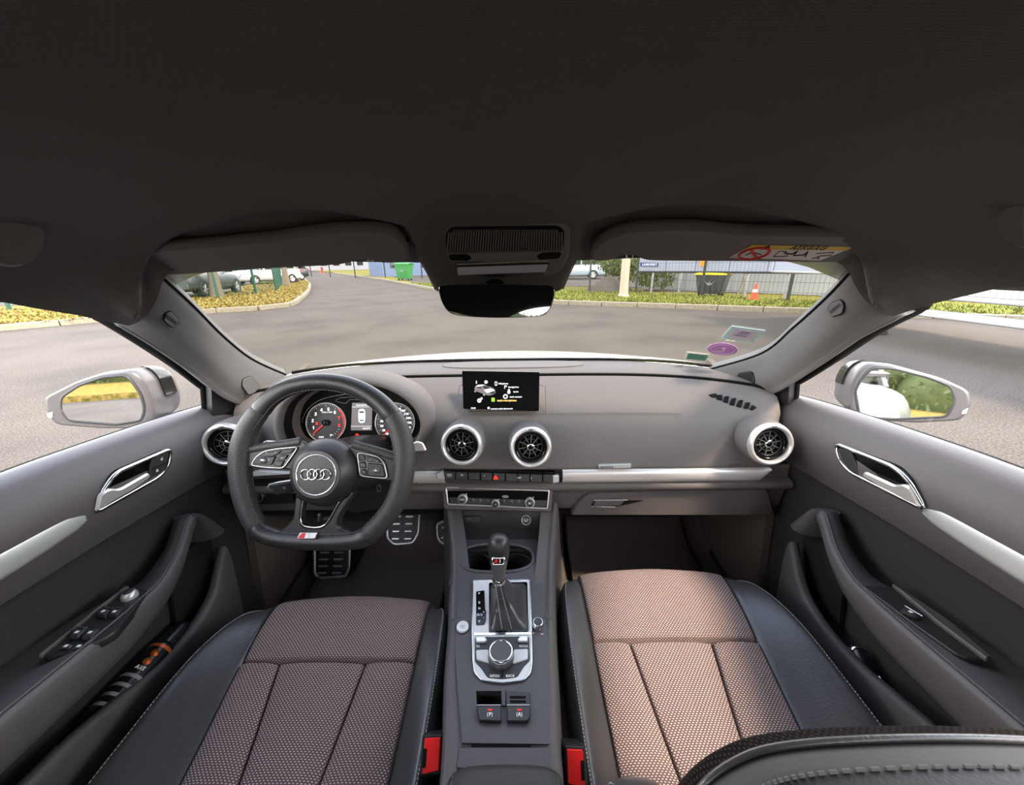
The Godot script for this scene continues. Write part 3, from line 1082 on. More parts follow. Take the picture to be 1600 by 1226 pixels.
	if s < 0:
		var c := spot(pf, 203, 934)
		var kn := part(t, "mirror_knob", MB.new().lathe(at2(pf, c), [Vector2(0.0115, 0), Vector2(0.0115, 0.007), Vector2(0.010, 0.009)], 20).lathe(at2(pf, c), [Vector2(0.010, 0.009), Vector2(0.0085, 0.012), Vector2(0.0, 0.0125)], 20), M["satin_metal"])
		part(kn, "knob_face", MB.new().lathe(at2(pf, c), [Vector2(0.0075, 0.0118), Vector2(0.006, 0.0135), Vector2(0.0, 0.014)], 20), M["key_black"])
		# spray can lying in the pocket
		var b0 := v3(-0.666, 0.497, -0.600)
		var b1 := v3(-0.666, 0.500, -0.42)
		var ax := (b1 - b0).normalized()
		var fr := facing(b0, ax)
		var bt := thing("spray_can", "black spray can with a copper band in the door pocket", "spray can", v3(-0.668, 0.45, -0.5))
		part(bt, "can_body", MB.new().lathe(fr, [Vector2(0.019, 0.048), Vector2(0.0235, 0.056), Vector2(0.0235, 0.185), Vector2(0.020, 0.19), Vector2(0, 0.19)], 24), M["bottle_black"])
		part(bt, "cap", MB.new().lathe(fr, [Vector2(0, 0), Vector2(0.014, 0.0), Vector2(0.018, 0.004), Vector2(0.019, 0.012), Vector2(0.019, 0.048)], 24), M["bottle_black"])
		part(bt, "copper_band", MB.new().lathe(fr, [Vector2(0.0238, 0.058), Vector2(0.0238, 0.064)], 24), M["bottle_copper"])
		for k in 2:
			part(bt, "copper_disc", MB.new().lathe(facing(b0 + ax * (0.076 + 0.016 * k) + v3(0.012, 0.0215, 0) , v3(0.5, 0.86, 0)), [Vector2(0, 0.0), Vector2(0.0065, 0.0), Vector2(0.0065, -0.003)], 16), M["bottle_copper"])
		for k in 4:
			part(bt, "grey_band", MB.new().lathe(fr, [Vector2(0.0237, 0.115 + 0.016 * k), Vector2(0.0237, 0.121 + 0.016 * k)], 24), M["grey_print"])
		part(bt, "lettering", MB.new().text(frame(b0 + ax * 0.105 + v3(0.012, 0.0222, 0.0), v3(0.85, -0.5, 0), v3(0, 0, -1)), "AXE", 0.009, fontb), M["white_print"])
	else:
		# small pocket torch and keys glinting in the dark pocket
		var bt := thing("pocket_torch", "small black and chrome torch in the passenger door pocket", "torch", v3(0.665, 0.44, -0.5))
		var fr := facing(v3(0.668, 0.487, -0.515), v3(0.0, -0.25, 1.0))
		part(bt, "torch_body", MB.new().lathe(fr, [Vector2(0, -0.03), Vector2(0.012, -0.03), Vector2(0.014, -0.02), Vector2(0.014, 0.0), Vector2(0.010, 0.01), Vector2(0.010, 0.07), Vector2(0, 0.07)], 16), M["bottle_black"])
		part(bt, "torch_ring", MB.new().lathe(fr, [Vector2(0.0105, -0.0305), Vector2(0.0145, -0.03), Vector2(0.0148, -0.025), Vector2(0.0142, -0.024)], 16), M["chrome"])
		part(bt, "clip", MB.new().tube([fr * v3(0.002, 0.0105, 0.02), fr * v3(0.002, 0.0125, 0.03), fr * v3(0.002, 0.012, 0.06)], 0.0015, 5), M["chrome"])

func ring_at(c: Vector3, rx: float, rz: float, n := 12) -> Array:
	var r := []
	for k in n:
		var a := TAU * k / n
		r.append(c + v3(cos(a) * rx, 0, sin(a) * rz))
	return r

# rings joined by smooth sides
func net_ring(rings: Array, n: int) -> Array:
	var out := []
	for i in rings.size() - 1:
		for k in n:
			var t := float(k) / n
			var r := []
			for j in rings[0].size():
				r.append(cr(rings[maxi(i - 1, 0)][j], rings[i][j], rings[i + 1][j], rings[mini(i + 2, rings.size() - 1)][j], t))
			out.append(r)
	out.append(rings[rings.size() - 1])
	return out

func padlock(fr: Transform3D, w: float, open: bool) -> MB:
	var mb := MB.new().box(at2(fr, Vector2(0, -w * 0.3)), v3(w, w * 0.75, 0.0004))
	var p := []
	for k in 7:
		var a := PI * k / 6.0
		p.append(fr * v3(cos(a) * w * 0.32 + (w * 0.3 if open else 0.0), w * 0.2 + sin(a) * w * 0.4, 0.0))
	return mb.tube(p, w * 0.09, 4)

# ---------------------------------------------------------------- dashboard
# profile of the pad from the windscreen to the trim strip (z, y); the ends come further back
func dash_row(x: float) -> Array:
	var k := pow(absf(x) / 0.66, 4.0)
	var r := []
	for p in [[-1.15, 0.905, 0.10, -0.02], [-1.125, 0.922, 0.10, -0.02], [-1.07, 0.930, 0.095, -0.02], [-1.00, 0.926, 0.085, -0.018], [-0.985, 0.916, 0.085, -0.018], [-0.972, 0.917, 0.08, -0.02], [-0.93, 0.900, 0.06, -0.018], [-0.89, 0.876, 0.045, -0.015], [-0.862, 0.853, 0.03, -0.01], [-0.838, 0.822, 0.016, 0.0], [-0.820, 0.785, 0.01, 0.0], [-0.810, 0.755, 0.006, 0.0], [-0.806, 0.738, 0.0, 0.0], [-0.822, 0.733, 0.0, 0.0]]:
		var e := pow(maxf(0.0, (absf(x) - 0.615) / 0.05), 2.0)
		r.append(v3(x, p[1] + p[3] * k - 0.012 * e, p[0] + p[2] * k - 0.035 * e * smoothstep(0.93, 0.84, p[1])))
	return r

func build_dashboard() -> void:
	var t := thing("dashboard", "grey soft dashboard with round air vents and a silver trim strip", "dashboard", v3(0, 0.6, -0.9))
	var rows := []
	# the pad is hollowed out behind the mouth of the instrument hood
	var mouth := frame(on_z(547, 655, -0.815), v3(1, 0, 0), v3(0, 0.97, -0.22))
	var hollow := PackedVector2Array()
	for q in hood_outline(mouth):
		hollow.append(q * 1.035)
	for j in 121:
		var line := curve(dash_row(-0.665 + 1.33 * j / 120.0), 5)
		for i in line.size():
			var p: Vector3 = line[i]
			var q := mouth.affine_inverse() * p
			if p.z > -0.97 and Geometry2D.is_point_in_polygon(Vector2(q.x, q.y), hollow):
				line[i] = p + v3(0, 0, -0.16)
		rows.append(line)
	part(t, "pad", MB.new().shell(rows, 0.006, false), M["soft_plastic"])
	var pad := rows
	# side cheeks close the ends
	for s in [-1, 1]:
		var pl := PackedVector2Array()
		for p in curve(dash_row(s * 0.665), 3):
			pl.append(Vector2(p.z, p.y))
		pl.append(Vector2(-0.84, 0.60))
		pl.append(Vector2(-1.15, 0.60))
		part(t, "end_cheek", MB.new().prism(frame(v3(s * 0.660, 0, 0), v3(0, 0, 1), v3(0, 1, 0)), pl, -0.004, 0.004), M["soft_plastic"])
	# dark groove behind the pad and the speaker / defroster inset
	var gl := []
	for j in 41:
		var q := dash_row(-0.655 + 1.31 * j / 40.0)
		gl.append(q[4] + v3(0, 0.004, 0))
	var gk := []
	for j in 41:
		gk.append(dash_row(-0.60 + 1.20 * j / 40.0)[2] + v3(0, 0.003, -0.030))
	part(t, "glass_gasket", MB.new().tube(gk, 0.0045, 6), M["rubber"])
	part(t, "groove_line", MB.new().tube(gl, 0.0035, 6), M["rubber"])
	var df := frame(v3(0.02, 0.9305, -1.055), v3(1, 0, 0), v3(0, 0.02, -1))
	part(t, "speaker_grille", MB.new().prism(df, oval(0.20, 0.036, 48, 3.0), -0.004, 0.0015, 0.001), M["piping"])
	df = frame(v3(0.46, 0.924, -1.045), v3(1, 0, 0), v3(0, 0.02, -1))
	part(t, "sensor_dome", MB.new().prism(df, oval(0.035, 0.012, 24, 2.0), -0.004, 0.002, 0.001), M["soft_plastic"])
	# crease joint of the airbag lid
	var cl := []
	for j in 21:
		var x := lerpf(-0.10, 0.42, j / 20.0)
		cl.append(dash_row(x)[8] + v3(0, 0.0045, 0.002))
	part(t, "airbag_lid_joint", MB.new().tube(cl, 0.0010, 5), M["dash_lower"])
	# demister slots by the right end
	var slots := [[[1107, 617], [1118, 615], [1123, 621], [1112, 621]], [[1120, 618], [1128, 617], [1128, 626], [1119, 624]], [[1132, 620], [1139, 619], [1137, 630], [1129, 628]], [[1143, 623], [1150, 622], [1147, 634], [1139, 632]], [[1154, 626], [1161, 625], [1158, 637], [1150, 635]], [[1165, 629], [1172, 629], [1169, 639], [1161, 638]], [[1175, 633], [1182, 637], [1176, 641], [1171, 640]]]
	for q in slots:
		var sf := glass_frame((q[0][0] + q[2][0]) / 2.0, (q[0][1] + q[2][1]) / 2.0, pad, 0.0)
		part(t, "demister_slot", MB.new().prism(sf, rounded(local(sf, q), 0.002, 2), -0.002, 0.0022, 0.0), M["rubber"])
	# trim strip: right of the centre, and a leaf left of the wheel
	strip(t, 0.135, 0.625, 0.7365, 0.7005, true)
	strip(t, -0.245, -0.145, 0.736, 0.702, false)
	var lf := frame(v3(-0.47, 0.72, -0.803), v3(1, 0, 0), v3(0, 1, -0.05))
	part(t, "trim_leaf", MB.new().prism(lf, rounded(local(lf, [[391, 743], [397, 735], [407, 733], [460, 737], [462, 739], [425, 741]]), 0.004), -0.01, 0.006, 0.002), M["silver_paint"])
	# lower ledge under the strip
	var lo := []
	for x in [-0.685, -0.5, -0.2, 0.0, 0.2, 0.5, 0.66, 0.685]:
		lo.append([v3(x, 0.733, -0.824), v3(x, 0.705, -0.824), v3(x, 0.698, -0.806), v3(x, 0.688, -0.800), v3(x, 0.677, -0.806), v3(x, 0.670, -0.822), v3(x, 0.62, -0.830), v3(x, 0.606, -0.840), v3(x, 0.60, -0.88), v3(x, 0.59, -1.1)])
	part(t, "lower_ledge", MB.new().shell(net(lo, 2, 3), 0.005, false), M["dash_lower"])
	# glove box lid with handle
	var gf := frame(v3(0.39, 0.64, -0.822), v3(1, 0, 0), v3(0, 1, 0.05))
	var lid: Array = [[890, 803], [908, 777], [922, 769], [1050, 764], [1185, 758], [1198, 764], [1208, 803]]
	var gb := part(t, "glove_box_lid", MB.new().prism(gf, rounded(local(gf, lid), 0.012), -0.012, 0.006, 0.003), M["dash_lower"])
	var hp: Array = [[922, 787], [927, 778], [979, 777], [981, 779], [1005, 779], [980, 785], [962, 788]]
	part(gb, "handle_recess", MB.new().prism(gf, rounded(local(gf, hp), 0.003), 0.0, 0.0068, 0.0), M["black_matte"])
	part(gb, "handle", MB.new().prism(gf, rounded(local(gf, [[925, 788], [930, 779], [975, 778], [968, 786]]), 0.003), 0.0, 0.011, 0.003), M["dash_lower"])
	part(gb, "handle_rim", MB.new().tube(lay(gf, local(gf, [[979, 777.5], [927, 778], [922, 787.5], [960, 788.5]]), 0.0085), 0.0013, 5), M["satin_metal"])
	# drive badge and airbag lettering
	var bf := facing(on_z(962, 729.5, -0.800), v3(0, 0.2, 1))
	part(t, "badge", MB.new().prism(bf, rounded(local(bf, [[935, 726], [987, 724.5], [986, 731], [936, 732.5]]), 0.002), -0.010, 0.0, 0.001), M["satin_metal"])
	part(t, "badge_lettering", MB.new().text(at2(bf, spot(bf, 948, 729.5), 0.0004), "quattro", 0.0085, fontb, 0.0006), M["dark_print"])
	bf = facing(on_z(1150, 727, -0.801), v3(0, 0.2, 1))
	part(t, "airbag_lettering", MB.new().text(at2(bf, Vector2.ZERO, -0.004), "AIRBAG", 0.009, font, 0.002), M["dash_lower"])
	# round vents
	vent(t, on_z(722, 694, -0.782), v3(-0.03, 0.22, 1), 0.0455)
	vent(t, on_z(829, 697.5, -0.782), v3(0.03, 0.22, 1), 0.0455)
	vent(t, on_z(1201, 692.5, -0.775), v3(-0.05, 0.16, 1), 0.0465)
	vent(t, on_z(356, 693, -0.775), v3(0.22, 0.16, 1), 0.047)
	# row of keys under the centre vents
	var kf := frame(on_z(776, 745, -0.792), v3(1, -0.012, 0), v3(0, 1, -0.25))
	var bar := part(t, "key_row", MB.new().prism(kf, rounded(local(kf, [[690, 733], [868, 738], [870, 754], [690, 748]]), 0.003), -0.02, 0.002, 0.001), M["piano_black"])
	for i in 9:
		var u := 693.0 + 19.4 * i
		var dv := 0.034 * (u - 690.0)
		var key := part(bar, "key", MB.new().prism(kf, rounded(local(kf, [[u, 735.5 + dv * 0.9], [u + 18.4, 736.1 + dv * 0.9], [u + 18.4, 747.9 + dv], [u, 747.3 + dv]]), 0.002, 2), 0.0, 0.006, 0.0015), M["key_black"])
		key.name = "key"
	var mid := func(u: float, w: float) -> Transform3D: return at2(kf, spot(kf, u, w), 0.0062)
	part(bar, "hazard_triangle", MB.new().prism(mid.call(774.5, 744.2), PackedVector2Array([Vector2(-0.006, -0.004), Vector2(0.006, -0.004), Vector2(0, 0.0055)]), 0.0, 0.0006), M["lit_red"], "red hazard triangle")
	part(bar, "print", MB.new().text(mid.call(703, 740.0), "DRIVE", 0.0045, font).text(mid.call(703, 742.5), "SELECT", 0.0035, font).text(mid.call(722, 741), "OFF", 0.0045, font).text(mid.call(757, 742.5), "P", 0.0055, font).text(mid.call(811, 745), "OFF", 0.0055, fontb).text(mid.call(830, 746), "P", 0.006, font), M["white_print"])
	for e in [[[681, 739], [693, 733], [696, 748], [684, 747]], [[863, 741], [873, 741], [873, 752], [863, 754]]]:
		part(bar, "chrome_end", MB.new().prism(kf, rounded(local(kf, e), 0.002), -0.006, 0.008, 0.002), M["satin_metal"])
	# light switch panel left of the column
	var lp := frame(v3(-0.50, 0.665, -0.812), v3(1, 0, 0.0), v3(0, 1, 0.1))
	var sp := part(t, "light_switch_panel", MB.new().prism(lp, rounded(local(lp, [[382, 755], [455, 752], [460, 785], [390, 788]]), 0.006), -0.02, 0.002, 0.001), M["black_plastic"])
	var c := spot(lp, 399, 771)
	part(sp, "light_knob", MB.new().lathe(at2(lp, c, 0.002), [Vector2(0.021, 0), Vector2(0.021, 0.004), Vector2(0.017, 0.014), Vector2(0.015, 0.016), Vector2(0, 0.016)], 28), M["key_black"])
	part(sp, "knob_ring", MB.new().lathe(at2(lp, c, 0.002), [Vector2(0.0215, 0.003), Vector2(0.0225, 0.0045), Vector2(0.021, 0.006)], 28), M["satin_metal"])
	part(sp, "knob_grip", MB.new().box(at2(lp, c, 0.021).rotated_local(Vector3.BACK, 0.9), v3(0.005, 0.03, 0.008), 0.002), M["satin_metal"])
	part(sp, "print", MB.new().text(at2(lp, spot(lp, 404, 762), 0.003), "AUTO", 0.005, fontb).text(at2(lp, spot(lp, 411, 767), 0.003), "D0", 0.0045, fontb).text(at2(lp, spot(lp, 414, 773), 0.003), "0D", 0.0045, fontb), M["white_print"])
	# knee panel under the wheel
	var kn := []
	for x in [-0.68, -0.5, -0.3, -0.16]:
		kn.append([v3(x, 0.66, -0.84), v3(x, 0.60, -0.85), v3(x, 0.56, -0.88), v3(x, 0.53, -0.95), v3(x, 0.52, -1.1)])
	part(t, "knee_panel", MB.new().shell(net(kn, 3, 3), 0.006, false), M["black_plastic"])
	# passenger side underside
	kn = []
	for x in [0.13, 0.3, 0.5, 0.68]:
		kn.append([v3(x, 0.61, -0.835), v3(x, 0.595, -0.85), v3(x, 0.585, -0.95), v3(x, 0.575, -1.2)])
	part(t, "underside", MB.new().shell(net(kn, 3, 3), 0.006, false), M["black_matte"])

func strip(t: Node3D, x0: float, x1: float, y1: float, y0: float, tip: bool) -> void:
	var rows := []
	for j in 25:
		var f := j / 24.0
		var x := lerpf(x0, x1, f)
		var a := y1
		var b := y0
		if tip and f > 0.95:
			var k := (f - 0.95) / 0.05
			b = lerpf(y0, y1 - 0.006, k * k)
		var m := (a + b) / 2
		rows.append([v3(x, a, -0.812), v3(x, a - 0.001, -0.803), v3(x, lerpf(a, m, 0.5), -0.7985), v3(x, m, -0.7975), v3(x, lerpf(b, m, 0.5), -0.799), v3(x, b + 0.001, -0.804), v3(x, b, -0.812)])
	part(t, "trim_strip", MB.new().shell(rows, 0.002, false), M["brushed_metal"], "brushed silver trim strip")

func vent(t: Node3D, c: Vector3, n: Vector3, r: float) -> void:
	var fr := facing(c, n)
	var g := group_part(t, "air_vent", "round air vent with a silver ring")
	part(g, "pod", MB.new().lathe(fr, [Vector2(r * 0.98, 0.004), Vector2(r * 1.07, 0.0), Vector2(r * 1.10, -0.012), Vector2(r * 1.09, -0.04), Vector2(r * 1.03, -0.10)], 40), M["soft_plastic"])
	part(g, "silver_ring", MB.new().lathe(fr, [Vector2(r * 1.03, 0.0), Vector2(r * 1.03, 0.008), Vector2(r * 0.98, 0.013), Vector2(r * 0.90, 0.0145), Vector2(r * 0.83, 0.012), Vector2(r * 0.80, 0.006), Vector2(r * 0.80, -0.01)], 48), M["satin_metal"])
	part(g, "black_ring", MB.new().lathe(fr, [Vector2(r * 0.805, 0.004), Vector2(r * 0.76, 0.007), Vector2(r * 0.66, 0.004), Vector2(r * 0.62, -0.004), Vector2(r * 0.60, -0.02)], 48), M["piano_black"])
	part(g, "inner_tube", MB.new().lathe(fr, [Vector2(r * 0.62, 0.0), Vector2(r * 0.585, 0.002), Vector2(r * 0.57, -0.002), Vector2(r * 0.57, -0.035), Vector2(0, -0.035)], 40), M["black_plastic"])
	for k in 10:
		var a := TAU * k / 10.0 + 0.2
		var d := Vector2(cos(a), sin(a))
		var f := fr.rotated_local(Vector3.BACK, a)
		part(g, "vane", MB.new().box(f.translated_local(Vector3(r * 0.37, 0, -0.008)), v3(r * 0.40, 0.0016, 0.012)), M["vane_grey"])
	part(g, "mid_ring", MB.new().lathe(fr, [Vector2(r * 0.40, -0.013), Vector2(r * 0.40, -0.002), Vector2(r * 0.37, -0.002), Vector2(r * 0.37, -0.013)], 32), M["vane_grey"])
	part(g, "hub", MB.new().lathe(fr, [Vector2(r * 0.21, -0.012), Vector2(r * 0.21, 0.001), Vector2(r * 0.18, 0.004), Vector2(r * 0.12, 0.0042)], 24), M["chrome"])
	part(g, "hub_cap", MB.new().lathe(fr, [Vector2(r * 0.135, 0.003), Vector2(r * 0.10, 0.0045), Vector2(0, 0.005)], 24), M["piano_black"])
	var mk := fr.translated_local(Vector3(0, r * 0.90, 0.0146))
	part(g, "ring_mark", MB.new().box(mk, v3(0.010, 0.0022, 0.0006)), M["dark_print"])

# ---------------------------------------------------------------- instruments
func hood_outline(mouth: Transform3D) -> Array:
	var shape := []
	for q in [[436, 675], [437, 650], [447, 629], [470, 612], [503, 602], [545, 599], [585, 603], [620, 616], [646, 637], [657, 663], [651, 685], [636, 700], [600, 708], [545, 710], [490, 708], [450, 698]]:
		shape.append(spot(mouth, q[0], q[1]))
	return curve(shape, 4, true)

func build_cluster() -> void:
	var t := thing("instrument_cluster", "instrument cluster with two round dials and a small screen under a grey hood", "instruments", v3(-0.28, 0.8, -0.88))
	var fr := frame(on_z(563, 655, -0.895), v3(1, 0, 0.0), v3(0, 0.94, -0.34))
	# hood around the dials
	var mouth := frame(on_z(547, 655, -0.815), v3(1, 0, 0), v3(0, 0.97, -0.22))
	var ring2 := hood_outline(mouth)
	var c := Vector2.ZERO
	for p in ring2:
		c += p / ring2.size()
	var mk := func(sc: float, grow: float, z: float, dy: float) -> Array:
		var r := []
		for p in ring2:
			var d: Vector2 = p - c
			var e := c + d * sc + d.normalized() * grow
			r.append(mouth * Vector3(e.x, e.y + dy, z))
		return r
	part(t, "hood", MB.new().grid([mk.call(0.93, 0.0, -0.07, 0.0), mk.call(0.985, 0.0, -0.01, 0.0), mk.call(1.0, 0.001, 0.0, 0.0), mk.call(1.0, 0.006, 0.003, 0.0), mk.call(1.0, 0.012, 0.0, 0.001), mk.call(1.0, 0.020, -0.02, 0.002), mk.call(1.0, 0.030, -0.06, 0.0), mk.call(1.0, 0.040, -0.11, -0.012), mk.call(1.0, 0.045, -0.16, -0.03)], true, true), M["soft_plastic"])
	part(t, "dial_plate", MB.new().prism(fr, local(fr, [[428, 690], [430, 640], [470, 606], [545, 592], [620, 606], [668, 640], [668, 700], [545, 722], [440, 712]]), -0.02, 0.0), M["black_matte"])
	# inner black lining
	part(t, "hood_lining", MB.new().grid([mk.call(0.975, 0.0, -0.014, 0.0), mk.call(0.95, 0.0, -0.05, 0.0), mk.call(0.93, 0.0, -0.10, 0.0)], true, true), M["black_matte"])
	var line := local(fr, [[473, 680], [474, 655], [484, 637], [505, 623], [545, 615], [560, 615]])
	part(t, "plate_line", MB.new().tube(curve(lay(fr, line, 0.003), 4), 0.0010, 5), M["grey_print"])
	line = local(fr, [[525, 625], [533, 621], [562, 620], [572, 624], [548, 624], [541, 630], [534, 629], [526, 627]])
	part(t, "warning_panel_line", MB.new().tube(lay(fr, line, 0.003), 0.0008, 5, true), M["grey_print"])
	for q in [[510, 660, 31.0, 0], [618, 660, 31.0, 1]]:
		var cc := spot(fr, q[0], q[1])
		var rr := absf(spot(fr, q[0] + q[2], q[1]).x - cc.x)
		var f := at2(fr, cc, 0.0)
		var d := group_part(t, "dial", "rev counter dial" if q[3] == 0 else "speedometer dial")
		part(d, "dial_ring", MB.new().lathe(f, [Vector2(rr * 1.02, 0.0), Vector2(rr * 1.02, 0.004), Vector2(rr * 0.985, 0.0055), Vector2(rr * 0.96, 0.004), Vector2(rr * 0.955, 0.0)], 48), M["satin_metal"])
		part(d, "dial_face", MB.new().lathe(f, [Vector2(rr * 0.96, 0.001), Vector2(0, 0.0015)], 48), M["black_plastic"])
		var ticks := MB.new()
		var nums := MB.new()
		var reds := MB.new()
		var count := 41 if q[3] == 0 else 57
		for k in count:
			var a := deg_to_rad(225.0 - 270.0 * k / (count - 1))
			var big := k % 5 == 0 if q[3] == 0 else k % 4 == 0
			var ft := f.rotated_local(Vector3.BACK, a).translated_local(Vector3(rr * (0.87 if big else 0.90), 0, 0.0022))
			if q[3] == 0 and k > 32:
				reds.box(ft, v3(rr * 0.05, 0.0009, 0.0006))
			else:
				ticks.box(ft, v3(rr * (0.12 if big else 0.06), 0.0011 if big else 0.0007, 0.0006))
		if q[3] == 0:
			for k in range(1, 9):
				var a := deg_to_rad(232.0 - 30.5 * k)
				(reds if k > 6 else nums).text(f.translated_local(Vector3(cos(a) * rr * 0.68, sin(a) * rr * 0.68, 0.002)), str(k), 0.011, fontb)
			nums.text(f.translated_local(Vector3(0.002, rr * 0.52, 0.002)), "1/min x 1000", 0.0045, font)
			nums.text(f.translated_local(Vector3(-0.012, -rr * 0.72, 0.002)), "START", 0.0045, fontb)
			var arc := []
			for k in 13:
				var a := deg_to_rad(45.0 - 4.2 * k)
				arc.append(f * Vector3(cos(a) * rr * 0.90, sin(a) * rr * 0.90, 0.003))
			reds.tube(arc, 0.0010, 5)
			part(d, "needle", MB.new().prism(f.rotated_local(Vector3.BACK, deg_to_rad(222)).translated_local(Vector3(0, 0, 0.006)), PackedVector2Array([Vector2(-0.004, -0.0011), Vector2(rr * 0.80, -0.0005), Vector2(rr * 0.80, 0.0005), Vector2(-0.004, 0.0011)]), 0.0, 0.0012), M["lit_red"], "glowing red needle")
			for k in 6:
				var a := deg_to_rad(-72.0 + 11.0 * k)
				ticks.box(f.rotated_local(Vector3.BACK, a).translated_local(Vector3(rr * (0.72), 0, 0.0022)), v3(rr * 0.10, 0.0011, 0.0006))
			nums.text(f.translated_local(Vector3(rr * 0.25, -rr * 0.62, 0.002)), "50", 0.005, fontb)
		else:
			var s := 10
			for k in 14:
				var a := deg_to_rad(232.0 - 19.4 * k)
				nums.text(f.translated_local(Vector3(cos(a) * rr * 0.70, sin(a) * rr * 0.70, 0.002)), str(s), 0.0075, fontb)
				s += 20
			nums.text(f.translated_local(Vector3(0.0, rr * 0.36, 0.002)), "km/h", 0.005, font)
			part(d, "needle", MB.new().prism(f.rotated_local(Vector3.BACK, deg_to_rad(228)).translated_local(Vector3(0, 0, 0.006)), PackedVector2Array([Vector2(-0.004, -0.0011), Vector2(rr * 0.80, -0.0005), Vector2(rr * 0.80, 0.0005), Vector2(-0.004, 0.0011)]), 0.0, 0.0012), M["lit_red"])
		part(d, "scale", ticks, M["white_print"])
		part(d, "numerals", nums, M["lit_white"])
		if q[3] == 0:
			part(d, "red_scale", reds, M["lit_red"], "red zone of the rev counter")
			part(d, "warning_light", MB.new().prism(f.translated_local(Vector3(-rr * 0.46, -0.002, 0.002)), oval(0.0022, 0.0038, 12), 0.0, 0.0006), M["lit_red"])
		part(d, "needle_cap", MB.new().lathe(f, [Vector2(rr * 0.14, 0.002), Vector2(rr * 0.14, 0.009), Vector2(rr * 0.09, 0.011), Vector2(0, 0.011)], 24), M["black_plastic"])
		part(d, "cap_ring", MB.new().lathe(f, [Vector2(rr * 0.14, 0.0085), Vector2(rr * 0.16, 0.0085), Vector2(rr * 0.15, 0.010)], 24), M["grey_print"])
	# driver information screen
	var sf := at2(fr, spot(fr, 565, 650), 0.0)
	var sc := local(sf, [[551, 629], [582, 629], [581, 672], [549, 672]])
	var d := group_part(t, "trip_screen", "lit trip screen showing a small car from above")
	part(d, "panel", MB.new().prism(sf, sc, 0.0, 0.003), M["lit_screen"])
	part(d, "header", MB.new().text(at2(sf, spot(sf, 566, 632.5), 0.0031), "Autonomie", 0.0058, font).tube([sf * Vector3(sc[0].x, spot(sf, 566, 635.5).y, 0.0032), sf * Vector3(sc[1].x, spot(sf, 566, 635.5).y, 0.0032)], 0.0004, 4).text(at2(sf, spot(sf, 573, 669), 0.0031), "+24.5°C", 0.0058, fontb), M["lit_white"])
	part(d, "footer_line", MB.new().tube([sf * Vector3(sc[3].x, spot(sf, 566, 665.5).y, 0.0032), sf * Vector3(sc[2].x, spot(sf, 566, 665.5).y, 0.0032)], 0.0004, 4), M["lit_white"])
	part(d, "car_picture", MB.new().prism(at2(sf, spot(sf, 566, 649.5), 0.003), oval(0.0085, 0.0175, 24, 4.0), 0.0, 0.0006), M["lit_white"])
	part(d, "car_picture_glass", MB.new().prism(at2(sf, spot(sf, 566, 643.5), 0.0036), oval(0.0065, 0.0022, 16, 3.0), 0.0, 0.0004).prism(at2(sf, spot(sf, 566, 656.5), 0.0036), oval(0.006, 0.0016, 16, 3.0), 0.0, 0.0004), M["dark_print"])
	part(t, "brake_warning_light", MB.new().prism(at2(fr, spot(fr, 558, 679), 0.0), oval(0.0042, 0.0028, 16), 0.0, 0.0008), M["lit_red"], "small red brake warning light")
	# a glossy lower lip of the plate
	part(t, "lower_lip", MB.new().tube(curve(lay(fr, local(fr, [[470, 700], [520, 690], [560, 688], [610, 697], [650, 705]]), 0.02), 5), 0.008, 8), M["black_plastic"])

